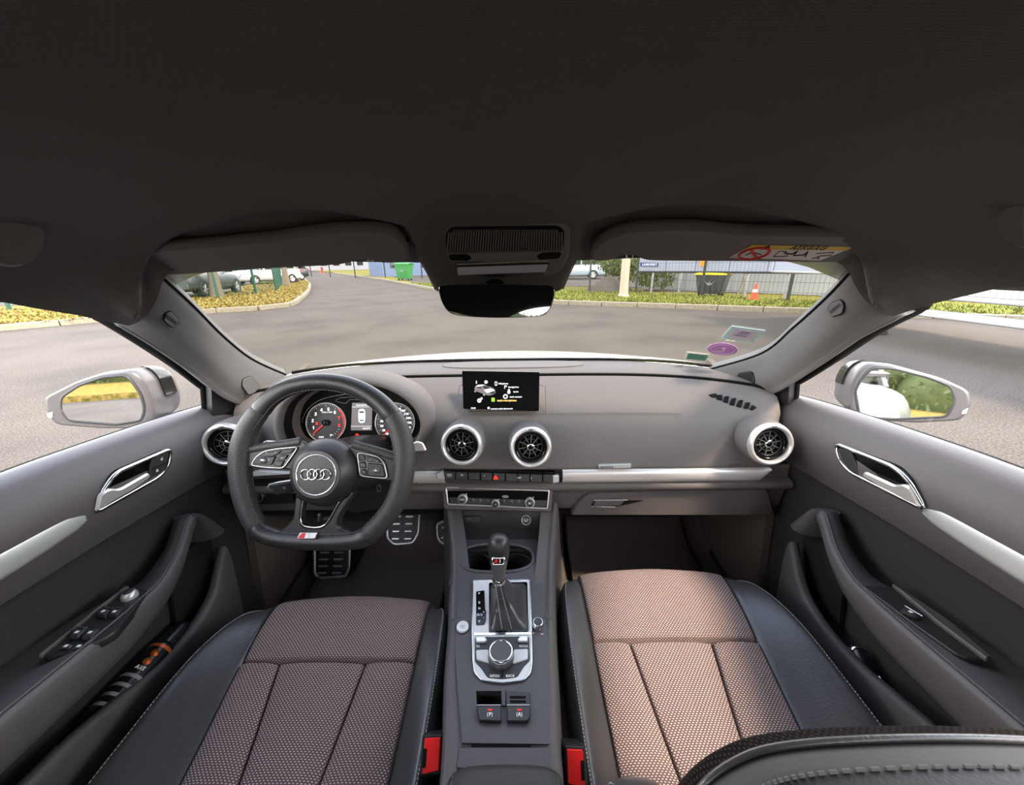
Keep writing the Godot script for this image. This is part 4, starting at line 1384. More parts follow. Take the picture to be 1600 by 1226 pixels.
# ---------------------------------------------------------------- pop-up screen
func build_screen() -> void:
	var t := thing("infotainment_screen", "flat pop-up screen showing a car menu on top of the dashboard", "screen", v3(0, 0.87, -0.86))
	var fr := frame(on_z(782, 610, -0.868), v3(1, 0, 0.015), v3(0, 0.97, -0.24))
	var o := local(fr, [[722, 579], [843, 581], [842, 642], [724, 638.5]])
	var body := rounded(o, 0.003)
	part(t, "casing", MB.new().prism(fr, body, -0.011, -0.001, 0.002), M["satin_metal"])
	part(t, "display_glass", MB.new().prism(fr, body, -0.001, 0.0012, 0.0006), M["screen_glass"])
	var put := func(u: float, v: float) -> Transform3D: return at2(fr, spot(fr, u, v), 0.0014)
	var words := MB.new()
	for w in [[786.3, 599.1, "Téléphone"], [802.3, 604.6, "Navigation"], [806, 611.8, "Carte"], [806, 619.8, "Audi connect"], [739.5, 637.3, "15:58"]]:
		words.text(put.call(w[0], w[1]), w[2], 0.0047, fontb)
	words.text(put.call(784, 638.3), "Lecteur audio Bluetooth", 0.0045, fontb)
	part(t, "menu_text", words, M["lit_white"])
	part(t, "chosen_entry", MB.new().text(put.call(792, 625.5), "Audi smartphone", 0.0056, fontb), M["lit_amber"])
	part(t, "chosen_icon", MB.new().box(put.call(770.5, 624.2), v3(0.008, 0.0095, 0.0006), 0.0003), M["lit_green"])
	# car drawing
	var car := local(fr, [[741, 607], [743.5, 602], [748, 600.6], [757, 600.4], [762, 603.2], [768, 604.5], [773.5, 608.5], [774.5, 614], [770, 616.5], [763, 617.8], [757, 616], [750, 613], [743, 610.5]])
	part(t, "car_drawing", MB.new().prism(fr, rounded(car, 0.002), 0.0012, 0.0018), M["lit_screen"])
	part(t, "car_drawing_roof", MB.new().prism(fr, local(fr, [[743.5, 604], [747.5, 601], [757, 600.6], [754, 602.3], [752, 603], [746, 603.3]]), 0.0016, 0.0022).prism(fr, local(fr, [[756, 609], [766, 606.5], [773, 609], [767, 612.5], [761, 613.5]]), 0.0016, 0.0022), M["lit_white"])
	part(t, "car_drawing_glass", MB.new().prism(fr, local(fr, [[754, 603], [761, 602.8], [766.5, 606], [757.5, 607.5]]), 0.0018, 0.0024).prism(fr, local(fr, [[745, 604.6], [751.5, 604], [752.5, 607], [747, 606]]), 0.0018, 0.0024).prism(fr, oval_px(fr, 769.5, 613.3, 4.2, 1.8), 0.0018, 0.0024), M["dark_print"])
	part(t, "car_drawing_wheels", MB.new().lathe(put.call(742.5, 611.3), [Vector2(0.0022, 0.0), Vector2(0.0022, 0.0006), Vector2(0, 0.0006)], 12).lathe(put.call(756.5, 616.3), [Vector2(0.0026, 0.0), Vector2(0.0026, 0.0006), Vector2(0, 0.0006)], 12), M["lit_dim"])
	var ic := MB.new()
	for q in [[759.5, 596.6, 2.6], [749, 625.5, 3.2], [752.5, 622.2, 1.7], [789.8, 619.2, 3.7], [763.5, 637, 1.8], [795.2, 609.3, 1.7], [795.2, 612.5, 2.5]]:
		ic.prism(fr, oval_px(fr, q[0], q[1], q[2], q[2]), 0.0012, 0.0019)
	ic.box(put.call(744.5, 597), v3(0.002, 0.007, 0.0006)).box(put.call(775, 599), v3(0.0055, 0.0095, 0.0006), 0.0003).box(put.call(788.5, 604.5), v3(0.0012, 0.008, 0.0006)).box(put.call(790.5, 603), v3(0.004, 0.0035, 0.0006))
	part(t, "menu_icons", ic, M["lit_white"])
	part(t, "icon_cutouts", MB.new().prism(fr, oval_px(fr, 789.8, 619.2, 2.2, 2.2), 0.0019, 0.0024).box(put.call(775, 599).translated_local(Vector3(0, 0, 0.0006)), v3(0.0036, 0.0065, 0.0006)).prism(fr, oval_px(fr, 749, 625.5, 1.0, 1.0), 0.0019, 0.0024), M["dark_print"])
	var foot := MB.new().box(Transform3D(Basis(), v3(-0.004, 0.872, -0.872)), v3(0.17, 0.02, 0.018), 0.004)
	part(t, "foot", foot, M["soft_plastic"])
	part(t, "recess_frame", MB.new().tube([on_z(711, 640, -0.865), on_z(718, 603, -0.885), on_z(724, 600, -0.89)], 0.0009, 5).tube([on_z(843, 601, -0.885), on_z(852, 603, -0.884), on_z(853, 646, -0.862)], 0.0011, 5), M["dash_lower"])

func oval_px(fr: Transform3D, u: float, v: float, ru: float, rv: float) -> PackedVector2Array:
	var c := spot(fr, u, v)
	return oval(absf(spot(fr, u + ru, v).x - c.x), absf(spot(fr, u, v + rv).y - c.y), 16, 2.0, c)

# ---------------------------------------------------------------- climate panel
func build_climate() -> void:
	var t := thing("climate_panel", "black climate control panel with three silver knobs", "climate control", v3(0, 0.62, -0.8))
	var fr := frame(on_z(777, 778, -0.795), v3(1, -0.012, 0), v3(0, 1, -0.42))
	var o := local(fr, [[697, 761], [858, 766], [855, 794], [700, 787]])
	part(t, "surround", MB.new().prism(fr, rounded(local(fr, [[690, 757], [864, 762], [862, 800], [693, 796]]), 0.008), -0.05, -0.001, 0.002), M["dash_lower"])
	part(t, "face", MB.new().prism(fr, rounded(o, 0.004), -0.01, 0.001, 0.0005), M["screen_glass"])
	part(t, "key_band", MB.new().prism(fr, rounded(local(fr, [[702, 776], [855, 781], [853, 792], [703, 786]]), 0.003), 0.0, 0.003, 0.001), M["key_black"])
	part(t, "silver_frame", MB.new().tube(lay(fr, rounded(o, 0.004), 0.002), 0.0022, 6, true), M["satin_metal"])
	for q in [[723.5, 778], [774.5, 785.5], [827.5, 783.5]]:
		var f := at2(fr, spot(fr, q[0], q[1]), 0.002)
		var r := 0.0118 if q[0] != 774.5 else 0.0098
		var k := group_part(t, "knob", "silver rotary knob")
		part(k, "skirt", MB.new().lathe(f, [Vector2(r, 0), Vector2(r, 0.006), Vector2(r * 0.96, 0.012), Vector2(r * 0.86, 0.0155), Vector2(r * 0.78, 0.0155)], 28), M["silver_paint"])
		part(k, "face", MB.new().lathe(f, [Vector2(r * 0.80, 0.015), Vector2(r * 0.72, 0.0165), Vector2(0, 0.017)], 28), M["key_black"])
		part(k, "print", MB.new().text(f.translated_local(Vector3(0, 0, 0.0172)), "AUTO" if q[0] < 730 else ("+" if q[0] < 800 else "AC"), 0.0045 if q[0] < 730 else 0.006, fontb), M["white_print"])
		part(k, "pointer", MB.new().box(f.translated_local(Vector3(r * 0.75, r * 0.95, 0.004)), v3(0.003, 0.003, 0.004), 0.0008), M["silver_paint"])
	var ic := MB.new()
	for u in [740.0, 751.0, 763.0, 788.0, 800.0, 811.0]:
		var f := at2(fr, spot(fr, u, 780.5 + (u - 740) * 0.033), 0.0032)
		ic.box(f, v3(0.0055, 0.0012, 0.0004)).box(f.translated_local(Vector3(0, 0.0026, 0)), v3(0.004, 0.0012, 0.0004)).box(f.translated_local(Vector3(0.001, -0.0024, 0)), v3(0.0025, 0.0012, 0.0004))
	part(t, "key_icons", ic, M["grey_print"])
	part(t, "fan_icon", MB.new().prism(at2(fr, spot(fr, 789.5, 775.5), 0.001), oval(0.0085, 0.0035, 20), 0.0, 0.0008), M["grey_print"])

# ---------------------------------------------------------------- steering wheel
func build_wheel() -> void:
	var fr := frame(on_z(503, 722, -0.660), v3(1, 0, 0), v3(0, 0.927, -0.375))
	var t := thing("steering_wheel", "black flat-bottomed leather steering wheel with a four-ring emblem", "steering wheel", fr * v3(0, -0.15, 0))
	var pts: Array = [[407, 641], [426, 620], [457, 603], [500, 596], [545, 602], [584, 621], [613, 650], [628, 685], [632, 722], [626, 762], [609, 799], [574, 836], [545, 844], [500, 845.5], [450, 843], [419, 836], [401, 822], [384, 785], [376, 742], [377, 702], [388, 668]]
	var path3 := curve(lay(fr, local(fr, pts)), 8, true)
	var n := path3.size()
	for a in [["top_grip", 0, 6, "wheel_leather"], ["side_grip", 6, 11, "perforated_leather"], ["bottom_grip", 11, 16, "wheel_leather"], ["side_grip", 16, 21, "perforated_leather"]]:
		var seg := []
		var rr := []
		for i in range(a[1] * 8, a[2] * 8 + 1):
			seg.append(path3[i % n])
			var f := float(i) / 8.0
			var side := 0.5 - 0.5 * cos(TAU * (f - 3.0) / 21.0 * 2.0)
			var edge := minf(i - a[1] * 8, a[2] * 8 - i)
			rr.append(lerpf(0.0165, 0.0205, side) - (0.0012 if edge < 1 else 0.0))
		part(t, a[0], MB.new().tube(seg, rr, 20, false, 0.95, fr.basis.z), M[a[3]])
	# stitched seam on the inside of the rim
	var st := MB.new()
	for i in range(0, n, 1):
		var p: Vector3 = path3[i]
		var q: Vector3 = path3[(i + 1) % n]
		var inw := (fr.origin - p)
		inw = (inw - fr.basis.z * inw.dot(fr.basis.z)).normalized()
		var o := inw * 0.0165 + fr.basis.z * 0.0095
		st.tube([p + o, p.lerp(q, 0.55) + o], 0.0011, 4)
	part(t, "stitching", st, M["stitch_dark"])
	# airbag cover
	var hc := spot(fr, 509, 737)
	var hf := at2(fr, hc)
	part(t, "airbag_cover", MB.new().lathe(hf, [Vector2(0.058, -0.03), Vector2(0.0645, -0.012), Vector2(0.0655, 0.0), Vector2(0.0640, 0.008), Vector2(0.060, 0.017), Vector2(0.0535, 0.027), Vector2(0.0465, 0.034), Vector2(0.0440, 0.0358), Vector2(0.0425, 0.036), Vector2(0.02, 0.0362), Vector2(0.0, 0.0362)], 56), M["wheel_leather"])
	var ef := hf.translated_local(Vector3(0, 0, 0.0362))
	part(t, "chrome_circle", MB.new().lathe(ef, [Vector2(0.0378, -0.001), Vector2(0.0373, 0.0014), Vector2(0.0360, 0.0016), Vector2(0.0353, 0.0)], 56), M["chrome"])
	var logo := group_part(t, "emblem", "four linked chrome rings")
	for k in 4:
		var c := Vector2(-0.0183 + 0.0122 * k, 0.0008)
		var ring := []
		for q in 32:
			var a := TAU * q / 32.0
			ring.append(ef * Vector3(c.x + cos(a) * 0.0092, c.y + sin(a) * 0.0092, 0.0016 + 0.0008 * sin(a + k * 2.0)))
		part(logo, "ring", MB.new().tube(ring, 0.0011, 8, true, 1.0, fr.basis.z), M["chrome"])
	# spokes with key pods
	for s in [-1, 1]:
		var poly: Array = [[384, 708], [402, 697], [425, 694], [478, 688], [490, 720], [466, 735], [446, 732.5], [402, 729.5], [384, 730]] if s < 0 else [[540, 694], [565, 700], [600, 708], [622, 718], [630, 740], [612, 752], [570, 746], [540, 744]]
		part(t, "spoke", MB.new().prism(fr, rounded(local(fr, poly), 0.008), -0.007, 0.004, 0.003), M["black_plastic"])
		var wrap: Array = [[388, 703], [412, 698], [440, 694.5], [470, 689.5]] if s < 0 else [[552, 694], [570, 699], [595, 706], [622, 716]]
		part(t, "spoke_wrap", MB.new().tube(curve(lay(fr, local(fr, wrap), 0.0), 5), 0.0085, 10, false, 0.9, fr.basis.z), M["perforated_leather"])
		var o: Array = [[395.8, 726], [404, 713], [417.5, 704], [436, 700.5], [469, 697.5], [458, 714], [446, 730.5], [420, 729]] if s < 0 else [[560.7, 706.5], [578, 709], [593, 713], [602, 721.5], [607.5, 746], [584, 744.5], [565, 742]]
		var po := rounded(local(fr, o), 0.007)
		part(t, "key_pod", MB.new().prism(fr, po, 0.0, 0.007, 0.002), M["piano_black"])
		part(t, "pod_frame", MB.new().tube(lay(fr, po, 0.0072), 0.0013, 6, true, 1.0, fr.basis.z), M["satin_metal"])
		var keys: Array = [[[409.5, 712], [418, 706], [445, 702.5], [439, 709], [430, 712.5]], [[441, 710], [448, 701.5], [465, 700], [459, 707]], [[401, 723.5], [408, 714], [436, 711.5], [429, 725.5]], [[436, 716], [440, 711], [455, 709.5], [450, 717.5]], [[431, 726], [435, 718], [449, 718.5], [444, 728]]] if s < 0 else [[[563, 708.5], [572.5, 710], [573.5, 719], [564.5, 718]], [[575, 710.5], [592, 715], [599, 722.5], [576, 720]], [[565, 720], [573.5, 720.5], [574.5, 731], [566, 730]], [[566.5, 732], [575, 732.5], [575.5, 741], [568, 740]], [[577, 722], [600, 724.5], [604, 743.5], [578, 741.5]]]
		for k in keys.size():
			part(t, "key", MB.new().prism(fr, rounded(local(fr, keys[k]), 0.003), 0.005, 0.0100, 0.0015), M["key_black"])
		var w: Array = [417.5, 718.5] if s < 0 else [592.5, 734]
		var wf := at2(fr, spot(fr, w[0], w[1]), 0.010)
		part(t, "thumb_roller", MB.new().lathe(wf * Transform3D(Basis(Vector3.UP, PI / 2), v3(0, 0, -0.002)), [Vector2(0, -0.0045), Vector2(0.0055, -0.0045), Vector2(0.0055, 0.0045), Vector2(0, 0.0045)], 20), M["dark_metal"])
		var pr := MB.new()
		if s < 0:
			pr.prism(at2(fr, spot(fr, 421, 706.5), 0.0101), PackedVector2Array([Vector2(-0.002, 0), Vector2(0.002, -0.0018), Vector2(0.002, 0.0018)]), 0, 0.0004)
			pr.prism(at2(fr, spot(fr, 436, 706), 0.0101), PackedVector2Array([Vector2(0.002, 0), Vector2(-0.002, 0.0018), Vector2(-0.002, -0.0018)]), 0, 0.0004)
			pr.box(at2(fr, spot(fr, 445.5, 714.5), 0.0102), v3(0.005, 0.0035, 0.0004)).box(at2(fr, spot(fr, 440, 724), 0.0102), v3(0.004, 0.0012, 0.0004)).box(at2(fr, spot(fr, 425, 717), 0.0102), v3(0.0025, 0.005, 0.0004))
		else:
			pr.text(at2(fr, spot(fr, 569.3, 725.5), 0.0102), "View", 0.0045, fontb).box(at2(fr, spot(fr, 571, 736), 0.0102), v3(0.002, 0.002, 0.0004)).box(at2(fr, spot(fr, 582, 734), 0.0102), v3(0.003, 0.0008, 0.0004)).box(at2(fr, spot(fr, 586, 734), 0.0102), v3(0.0022, 0.005, 0.0004))
			pr.box(at2(fr, spot(fr, 581, 717), 0.0102).rotated_local(Vector3.BACK, 0.6), v3(0.005, 0.0012, 0.0004)).box(at2(fr, spot(fr, 592, 719.5), 0.0102), v3(0.004, 0.0015, 0.0004))
		part(t, "key_print", pr, M["grey_print"])
		# shift paddle behind the spoke
		var pd: Array = [[396, 694], [401, 689], [430, 691], [428, 699]] if s < 0 else [[628, 700], [646, 690], [656, 693], [662, 706], [636, 708]]
		part(t, "shift_paddle", MB.new().prism(fr, rounded(local(fr, pd), 0.004), -0.030, -0.024, 0.002), M["satin_metal"])
	# lower double spoke
	var vs: Array = [[466, 770], [478, 778], [473, 812], [481, 821.5], [506, 822.5], [517, 812], [536, 778], [558, 764], [533, 808], [531, 822], [560, 834], [500, 841], [428, 836], [447, 823], [461, 810]]
	part(t, "lower_spoke", MB.new().prism(fr, rounded(local(fr, vs), 0.006, 3), -0.012, 0.010, 0.004), M["wheel_leather"])
	part(t, "spoke_edge", MB.new().tube(curve(lay(fr, local(fr, [[477.5, 780], [474, 808], [478, 818], [488, 821], [500, 821.5], [509, 819], [517, 811], [534, 781]]), 0.009), 4), 0.0016, 6), M["chrome"])
	var bf := at2(fr, spot(fr, 486.5, 832.3), 0.0165)
	bf = bf.rotated_local(Vector3.RIGHT, -0.25)
	part(t, "badge", MB.new().prism(bf, rounded(PackedVector2Array([Vector2(-0.0175, -0.0052), Vector2(0.0155, -0.0052), Vector2(0.0185, 0.0052), Vector2(-0.0135, 0.0052)]), 0.001), -0.003, 0.0008, 0.0004), M["silver_paint"])
	part(t, "badge_red", MB.new().prism(bf, PackedVector2Array([Vector2(-0.0165, -0.0045), Vector2(-0.004, -0.0045), Vector2(-0.0015, 0.0045), Vector2(-0.0085, 0.0045)]), 0.0008, 0.0012), M["red_print"])
	part(t, "badge_letter", MB.new().text(bf.translated_local(Vector3(0.005, 0, 0.0009)), "S", 0.011, fontb, 0.0006), M["dark_metal"])
	# column
	var c := thing("steering_column", "black steering column shroud with stalks behind the wheel", "steering column", v3(-0.33, 0.7, -0.78))
	var cn := fr.basis.z
	var c0 := hf.origin - cn * 0.03
	var rings := []
	for q in [[0.0, 0.045, 0.045], [0.03, 0.056, 0.055], [0.10, 0.062, 0.06], [0.20, 0.066, 0.062]]:
		rings.append(lay(facing(c0 - cn * q[0], cn), oval(q[1], q[2], 32, 3.0)))
	part(c, "shroud", MB.new().loft(net_ring(rings, 4), true, true), M["black_plastic"])
	var sf := facing(on_z(592, 763, -0.75), v3(0.2, 0.0, 1))
	part(c, "lower_cover", MB.new().prism(frame(on_z(570, 770, -0.765), v3(1, 0, 0), v3(0, 1, 0.1)), rounded(local(frame(on_z(570, 770, -0.765), v3(1, 0, 0), v3(0, 1, 0.1)), [[545, 745], [612, 742], [615, 770], [600, 795], [555, 805], [540, 800]]), 0.01), -0.08, 0.0, 0.006), M["black_plastic"])
	part(c, "cover_clip", MB.new().tube(lay(sf, oval(0.004, 0.0085, 20, 3.0), 0.0), 0.0009, 5, true), M["dark_metal"])
	# left stalk
	var lf := frame(on_z(440, 757, -0.745), v3(1, 0.15, 0), v3(0, 1, 0))
	part(c, "indicator_stalk", MB.new().prism(lf, rounded(local(lf, [[417, 761], [421, 757], [462, 750], [466, 768], [430, 776], [424, 770]]), 0.005), -0.012, 0.0, 0.004), M["key_black"])
	part(c, "stalk_edge", MB.new().tube(lay(lf, local(lf, [[417.5, 762.5], [420.5, 757.5], [435, 754], [458, 750.5]]), -0.002), 0.0022, 6), M["satin_metal"])
	part(c, "stalk_print", MB.new().box(at2(lf, spot(lf, 444, 762), 0.0002), v3(0.005, 0.006, 0.0004)).box(at2(lf, spot(lf, 425.5, 765.5), 0.0002).rotated_local(Vector3.BACK, 0.4), v3(0.0008, 0.007, 0.0004)), M["grey_print"])
	# key-shaped bits seen through the spoke
	var kf := frame(on_z(500, 806, -0.80), v3(1, 0, 0), v3(0, 1, 0))
	part(c, "adjuster_lever", MB.new().prism(kf, rounded(local(kf, [[498, 801], [503, 801], [502, 813], [497, 813]]), 0.002), 0.0, 0.008, 0.002).prism(kf, rounded(local(kf, [[506, 808], [514, 807], [513, 809.5], [507, 810]]), 0.001), 0.0, 0.008, 0.001), M["dark_metal"])

# ---------------------------------------------------------------- pedals
func build_pedals() -> void:
	for q in [["footrest", "aluminium footrest plate with rubber bars left of the brake pedal", [[491, 846], [547, 845], [546, 886], [541, 900], [500, 903], [492, 897]], -0.985, 5], ["brake_pedal", "aluminium brake pedal with six rubber bars right of the wheel", [[605, 806], [656, 798], [654, 832], [645, 848], [616, 850], [606, 840]], -0.93, 4], ["accelerator_pedal", "narrow aluminium accelerator pedal beside the centre console", [[683, 818], [700, 812], [700, 852], [688, 846], [684, 838]], -0.955, 2]]:
		var z: float = q[3]
		var c := Vector2.ZERO
		for p in q[2]:
			c += Vector2(p[0], p[1]) / q[2].size()
		var fr := frame(on_z(c.x, c.y, z), v3(1, 0, 0), v3(0, 0.80, -0.60))
		var t := thing(q[0], q[1], "pedal", fr * v3(0, -0.05, -0.02))
		var o := rounded(local(fr, q[2]), 0.008)
		part(t, "plate", MB.new().prism(fr, o, -0.010, 0.0, 0.002), M["black_plastic"])
		part(t, "metal_frame", MB.new().tube(lay(fr, o, 0.001), 0.0042, 8, true, 0.7, fr.basis.z), M["satin_metal"])
		var lo := Vector2(1e9, 1e9)
		var hi := -lo
		for p in o:
			lo = lo.min(p)
			hi = hi.max(p)
		for r in int(q[4]):
			for s in ([-1, 1] if q[4] > 2 else [0]):
				var y := lerpf(lo.y, hi.y, (r + 0.7) / (q[4] + 0.4))
				var x: float = (lo.x + hi.x) / 2 + s * (hi.x - lo.x) * 0.19
				part(t, "grip_bar", MB.new().box(at2(fr, Vector2(x, y), 0.001), v3((hi.x - lo.x) * 0.24, 0.006, 0.005), 0.0015), M["satin_metal"])
		var b0: Vector3 = fr * v3((lo.x + hi.x) / 2, hi.y * 0.6, -0.008)
		var b1 := b0 + (v3(0, 0.10, -0.16) if q[0] != "footrest" else v3(0, -0.02, -0.05))
		part(t, "arm", MB.new().tube([b0, b0.lerp(b1, 0.5) + v3(0, -0.01, 0), b1], 0.009, 8), M["black_plastic"])

# ---------------------------------------------------------------- centre console
func console_plane() -> Transform3D:
	return frame(v3(0, 0.562, -0.47), v3(1, 0, 0), v3(0, 0.03, -1))

func build_console() -> void:
	var t := thing("center_console", "grey centre console with cup holders and a silver control plate", "console", v3(0, 0.3, -0.5))
	var cf := console_plane()
	var put := func(u: float, v: float, h := 0.0) -> Transform3D: return at2(cf, spot(cf, u, v), h)
	# side walls
	var L := [[-0.145, 0.640, -0.815], [-0.130, 0.600, -0.760], [-0.113, 0.572, -0.68], [-0.104, 0.566, -0.60], [-0.097, 0.563, -0.55], [-0.088, 0.560, -0.45], [-0.074, 0.556, -0.35], [-0.070, 0.553, -0.28]]
	var Rr := [[0.118, 0.640, -0.815], [0.110, 0.600, -0.760], [0.098, 0.572, -0.68], [0.090, 0.566, -0.60], [0.086, 0.563, -0.55], [0.080, 0.560, -0.45], [0.074, 0.556, -0.35], [0.074, 0.553, -0.28]]
	for side in [[L, -1], [Rr, 1]]:
		var s: int = side[1]
		var rows := []
		var rail := []
		for p in side[0]:
			rows.append([v3(p[0] - s * 0.032, p[1] - 0.006, p[2]), v3(p[0] - s * 0.010, p[1] - 0.005, p[2]), v3(p[0], p[1], p[2]), v3(p[0] + s * 0.006, p[1] - 0.012, p[2]), v3(p[0] + s * 0.012, p[1] - 0.08, p[2]), v3(p[0] + s * 0.03, 0.27, p[2])])
			rail.append(v3(p[0], p[1], p[2]))
		part(t, "side_wall", MB.new().shell(net(rows, 4, 4), 0.004, s < 0), M["dash_lower"] if s > 0 else M["console_plastic"])
		part(t, "side_rail", MB.new().tube(curve(rail.slice(0, 5), 5), 0.0055, 8), M["piping"])
	# deck between rails, with an oval hole for the cups
	var hole := oval_px(cf, 775, 871, 59, 23)
	var ho := []
	var ou := []
	var box2 := local(cf, [[706, 842], [852, 840], [852, 912], [710, 912]])
	var cx := spot(cf, 775, 871)
	hole = PackedVector2Array()
	for k in 48:
		var a := TAU * k / 48.0
		var d := Vector2(cos(a), sin(a))
		var rxy := absf(spot(cf, 833, 871).x - cx.x)
		var ryy := absf(spot(cf, 775, 850).y - cx.y)
		var h := Vector2(signf(d.x) * pow(absf(d.x), 0.75) * rxy, signf(d.y) * pow(absf(d.y), 0.8) * ryy)
		ho.append(cf * Vector3(cx.x + h.x, cx.y + h.y, 0.0))
		hole.append(cx + h)
		# to the bounding quad
		var o := cx + h * 3.0
		o.x = clampf(o.x, box2[3].x - 0.012, box2[2].x + 0.006)
		o.y = clampf(o.y, box2[3].y, box2[0].y)
		ou.append(cf * Vector3(o.x, o.y, -0.002))
	part(t, "cup_deck", MB.new().grid([ou, ho], true, false), M["console_plastic"])
	var rim := []
	var wall := []
	var bot := []
	for p in hole:
		rim.append(cf * Vector3(p.x, p.y, 0.001))
		wall.append(cf * Vector3(p.x, p.y, -0.012))
		bot.append(cf * Vector3(cx.x + (p.x - cx.x) * 0.88, cx.y + (p.y - cx.y) * 0.88, -0.075))
	part(t, "cup_wall", MB.new().grid([rim, wall, bot], true, true).cap(bot, Vector3.UP), M["black_plastic"])
	part(t, "cup_rim", MB.new().tube(rim, 0.0035, 8, true), M["console_plastic"])
	for u in [742.0, 806.0]:
		var c := spot(cf, u, 873)
		part(t, "cup_holder", MB.new().lathe(at2(cf, c, -0.07), [Vector2(0.034, 0.0), Vector2(0.036, 0.05), Vector2(0.038, 0.052), Vector2(0.040, 0.05)], 28), M["black_plastic"])
	part(t, "cup_spring", MB.new().box(put.call(731, 880, -0.02).rotated_local(Vector3.BACK, 0.3), v3(0.005, 0.014, 0.03), 0.001).lathe(put.call(741, 888, -0.03), [Vector2(0.008, 0.0), Vector2(0.008, 0.008), Vector2(0.0, 0.009)], 16), M["satin_metal"])
	# tray ahead of the cups with socket and slot
	var tr := []
	for q in [[0.565, -0.735], [0.562, -0.765], [0.572, -0.79], [0.60, -0.815], [0.645, -0.83]]:
		tr.append([v3(-0.13, q[0] + 0.012, q[1]), v3(-0.11, q[0] + 0.002, q[1]), v3(-0.02, q[0], q[1]), v3(0.09, q[0] + 0.002, q[1]), v3(0.108, q[0] + 0.012, q[1])])
	part(t, "tray", MB.new().shell(net(tr, 4, 4), 0.004, false), M["black_plastic"])
	var tf := frame(on_z(822, 812, -0.812), v3(1, 0, 0), v3(0, 0.82, -0.57))
	var so := part(t, "power_socket", MB.new().lathe(tf, [Vector2(0.0125, 0.002), Vector2(0.0125, 0.007), Vector2(0.0110, 0.0085), Vector2(0.0095, 0.007), Vector2(0.009, -0.006)], 28), M["satin_metal"], "silver ring of the power socket")
	part(so, "socket_lid", MB.new().lathe(tf, [Vector2(0.0092, 0.001), Vector2(0.006, 0.003), Vector2(0, 0.003)], 24), M["dark_metal"])
	tf = frame(on_z(736, 809, -0.812), v3(1, 0, 0), v3(0, 0.82, -0.57))
	part(t, "slot_cover", MB.new().prism(tf, rounded(local(tf, [[722, 806], [752, 806], [752, 816], [728, 816]]), 0.003), 0.001, 0.005, 0.001), M["key_black"])
	part(t, "slot_print", MB.new().text(at2(tf, spot(tf, 734, 810), 0.0052), "AUX", 0.005, font), M["grey_print"])
	# deck around the lever and the rear panel
	part(t, "lever_deck", MB.new().prism(cf, rounded(local(cf, [[706, 911], [853, 910], [852, 965], [838, 962], [730, 962], [708, 966]]), 0.003), -0.008, -0.001, 0.001), M["console_plastic"])
	var rp := MB.new()
	for q in [[[707, 968], [731, 962], [838, 961], [852, 966], [856, 985], [858.5, 1079], [715, 1079], [709, 985]], [[715, 1079], [744, 1079], [745, 1103.5], [717.5, 1103.5]], [[784, 1079], [858.5, 1079], [859.3, 1103.5], [784, 1103.5]], [[717.5, 1103.5], [859.3, 1103.5], [861, 1162], [722, 1160]]]:
		rp.prism(cf, local(cf, q), -0.012, 0.0)
	part(t, "rear_panel", rp, M["console_plastic"])
	# silver plate
	var pl: Array = [[739, 908], [828, 907], [830, 985], [831, 1035], [829, 1052], [818, 1064], [785, 1068.5], [753, 1064], [742, 1052], [739, 1035], [738, 985]]
	var sp := part(t, "control_plate", MB.new().prism(cf, rounded(local(cf, pl), 0.005), -0.004, 0.003, 0.001), M["silver_paint"], "silver control plate")
	part(sp, "plate_edge", MB.new().tube(lay(cf, rounded(local(cf, pl), 0.005), 0.0025), 0.0014, 6, true), M["chrome"])
	part(sp, "gaiter_opening", MB.new().prism(cf, rounded(local(cf, [[764, 912], [824, 911], [826, 989], [764, 990]]), 0.004), 0.002, 0.0042, 0.0005), M["piano_black"])
	part(sp, "gear_panel", MB.new().prism(cf, rounded(local(cf, [[744, 926], [757, 924], [758, 954], [759.5, 957], [759, 971], [757, 978], [744, 979]]), 0.003), 0.002, 0.0045, 0.0006), M["piano_black"])
	var gl := MB.new()
	for g in [[749, 929.5, "P"], [749, 944, "R"], [749, 953, "N"], [749.5, 963, "D/S"], [749, 973, "v"], [756, 958.5, "+"], [756, 967, "-"]]:
		gl.text(put.call(g[0], g[1], 0.0047), g[2], 0.0068, fontb)
	part(sp, "gear_letters", gl, M["white_print"])
	part(sp, "divider", MB.new().prism(cf, rounded(local(cf, [[740, 991], [829, 990], [829, 994], [740, 995]]), 0.001), 0.002, 0.0048, 0.0006), M["chrome"])
	part(sp, "key_field", MB.new().prism(cf, rounded(local(cf, [[742, 997], [827, 996], [828, 1034], [818, 1044], [808, 1060], [785, 1063], [762, 1061], [752, 1046], [742, 1036]]), 0.004), 0.002, 0.0042, 0.0006), M["key_black"])
	for k in [[[744, 1019], [763, 1018], [766, 1040], [745, 1034]], [[803, 1018], [825, 1017], [825, 1033], [801, 1041]]]:
		part(sp, "silver_key", MB.new().prism(cf, rounded(local(cf, k), 0.003), 0.003, 0.0068, 0.001), M["silver_paint"])
	for k in [[[743, 1000], [757, 999], [762, 1005], [759, 1008], [744, 1008]], [[808, 1004], [813, 999], [825, 999], [825, 1007], [810, 1007]]]:
		part(sp, "rocker_key", MB.new().prism(cf, rounded(local(cf, k), 0.002), 0.003, 0.0095, 0.0015), M["satin_metal"])
	part(sp, "key_print", MB.new().text(put.call(747, 1012, 0.0044), "TEL", 0.0052, font).text(put.call(818, 1012, 0.0044), "MEDIA", 0.0052, font).text(put.call(749, 998, 0.0044), "NAV", 0.0045, font).text(put.call(817, 998, 0.0044), "RADIO", 0.0045, font).text(put.call(773, 1058.5, 0.0044), "MENU", 0.0055, fontb).text(put.call(797, 1058.5, 0.0044), "BACK", 0.0055, fontb), M["white_print"])
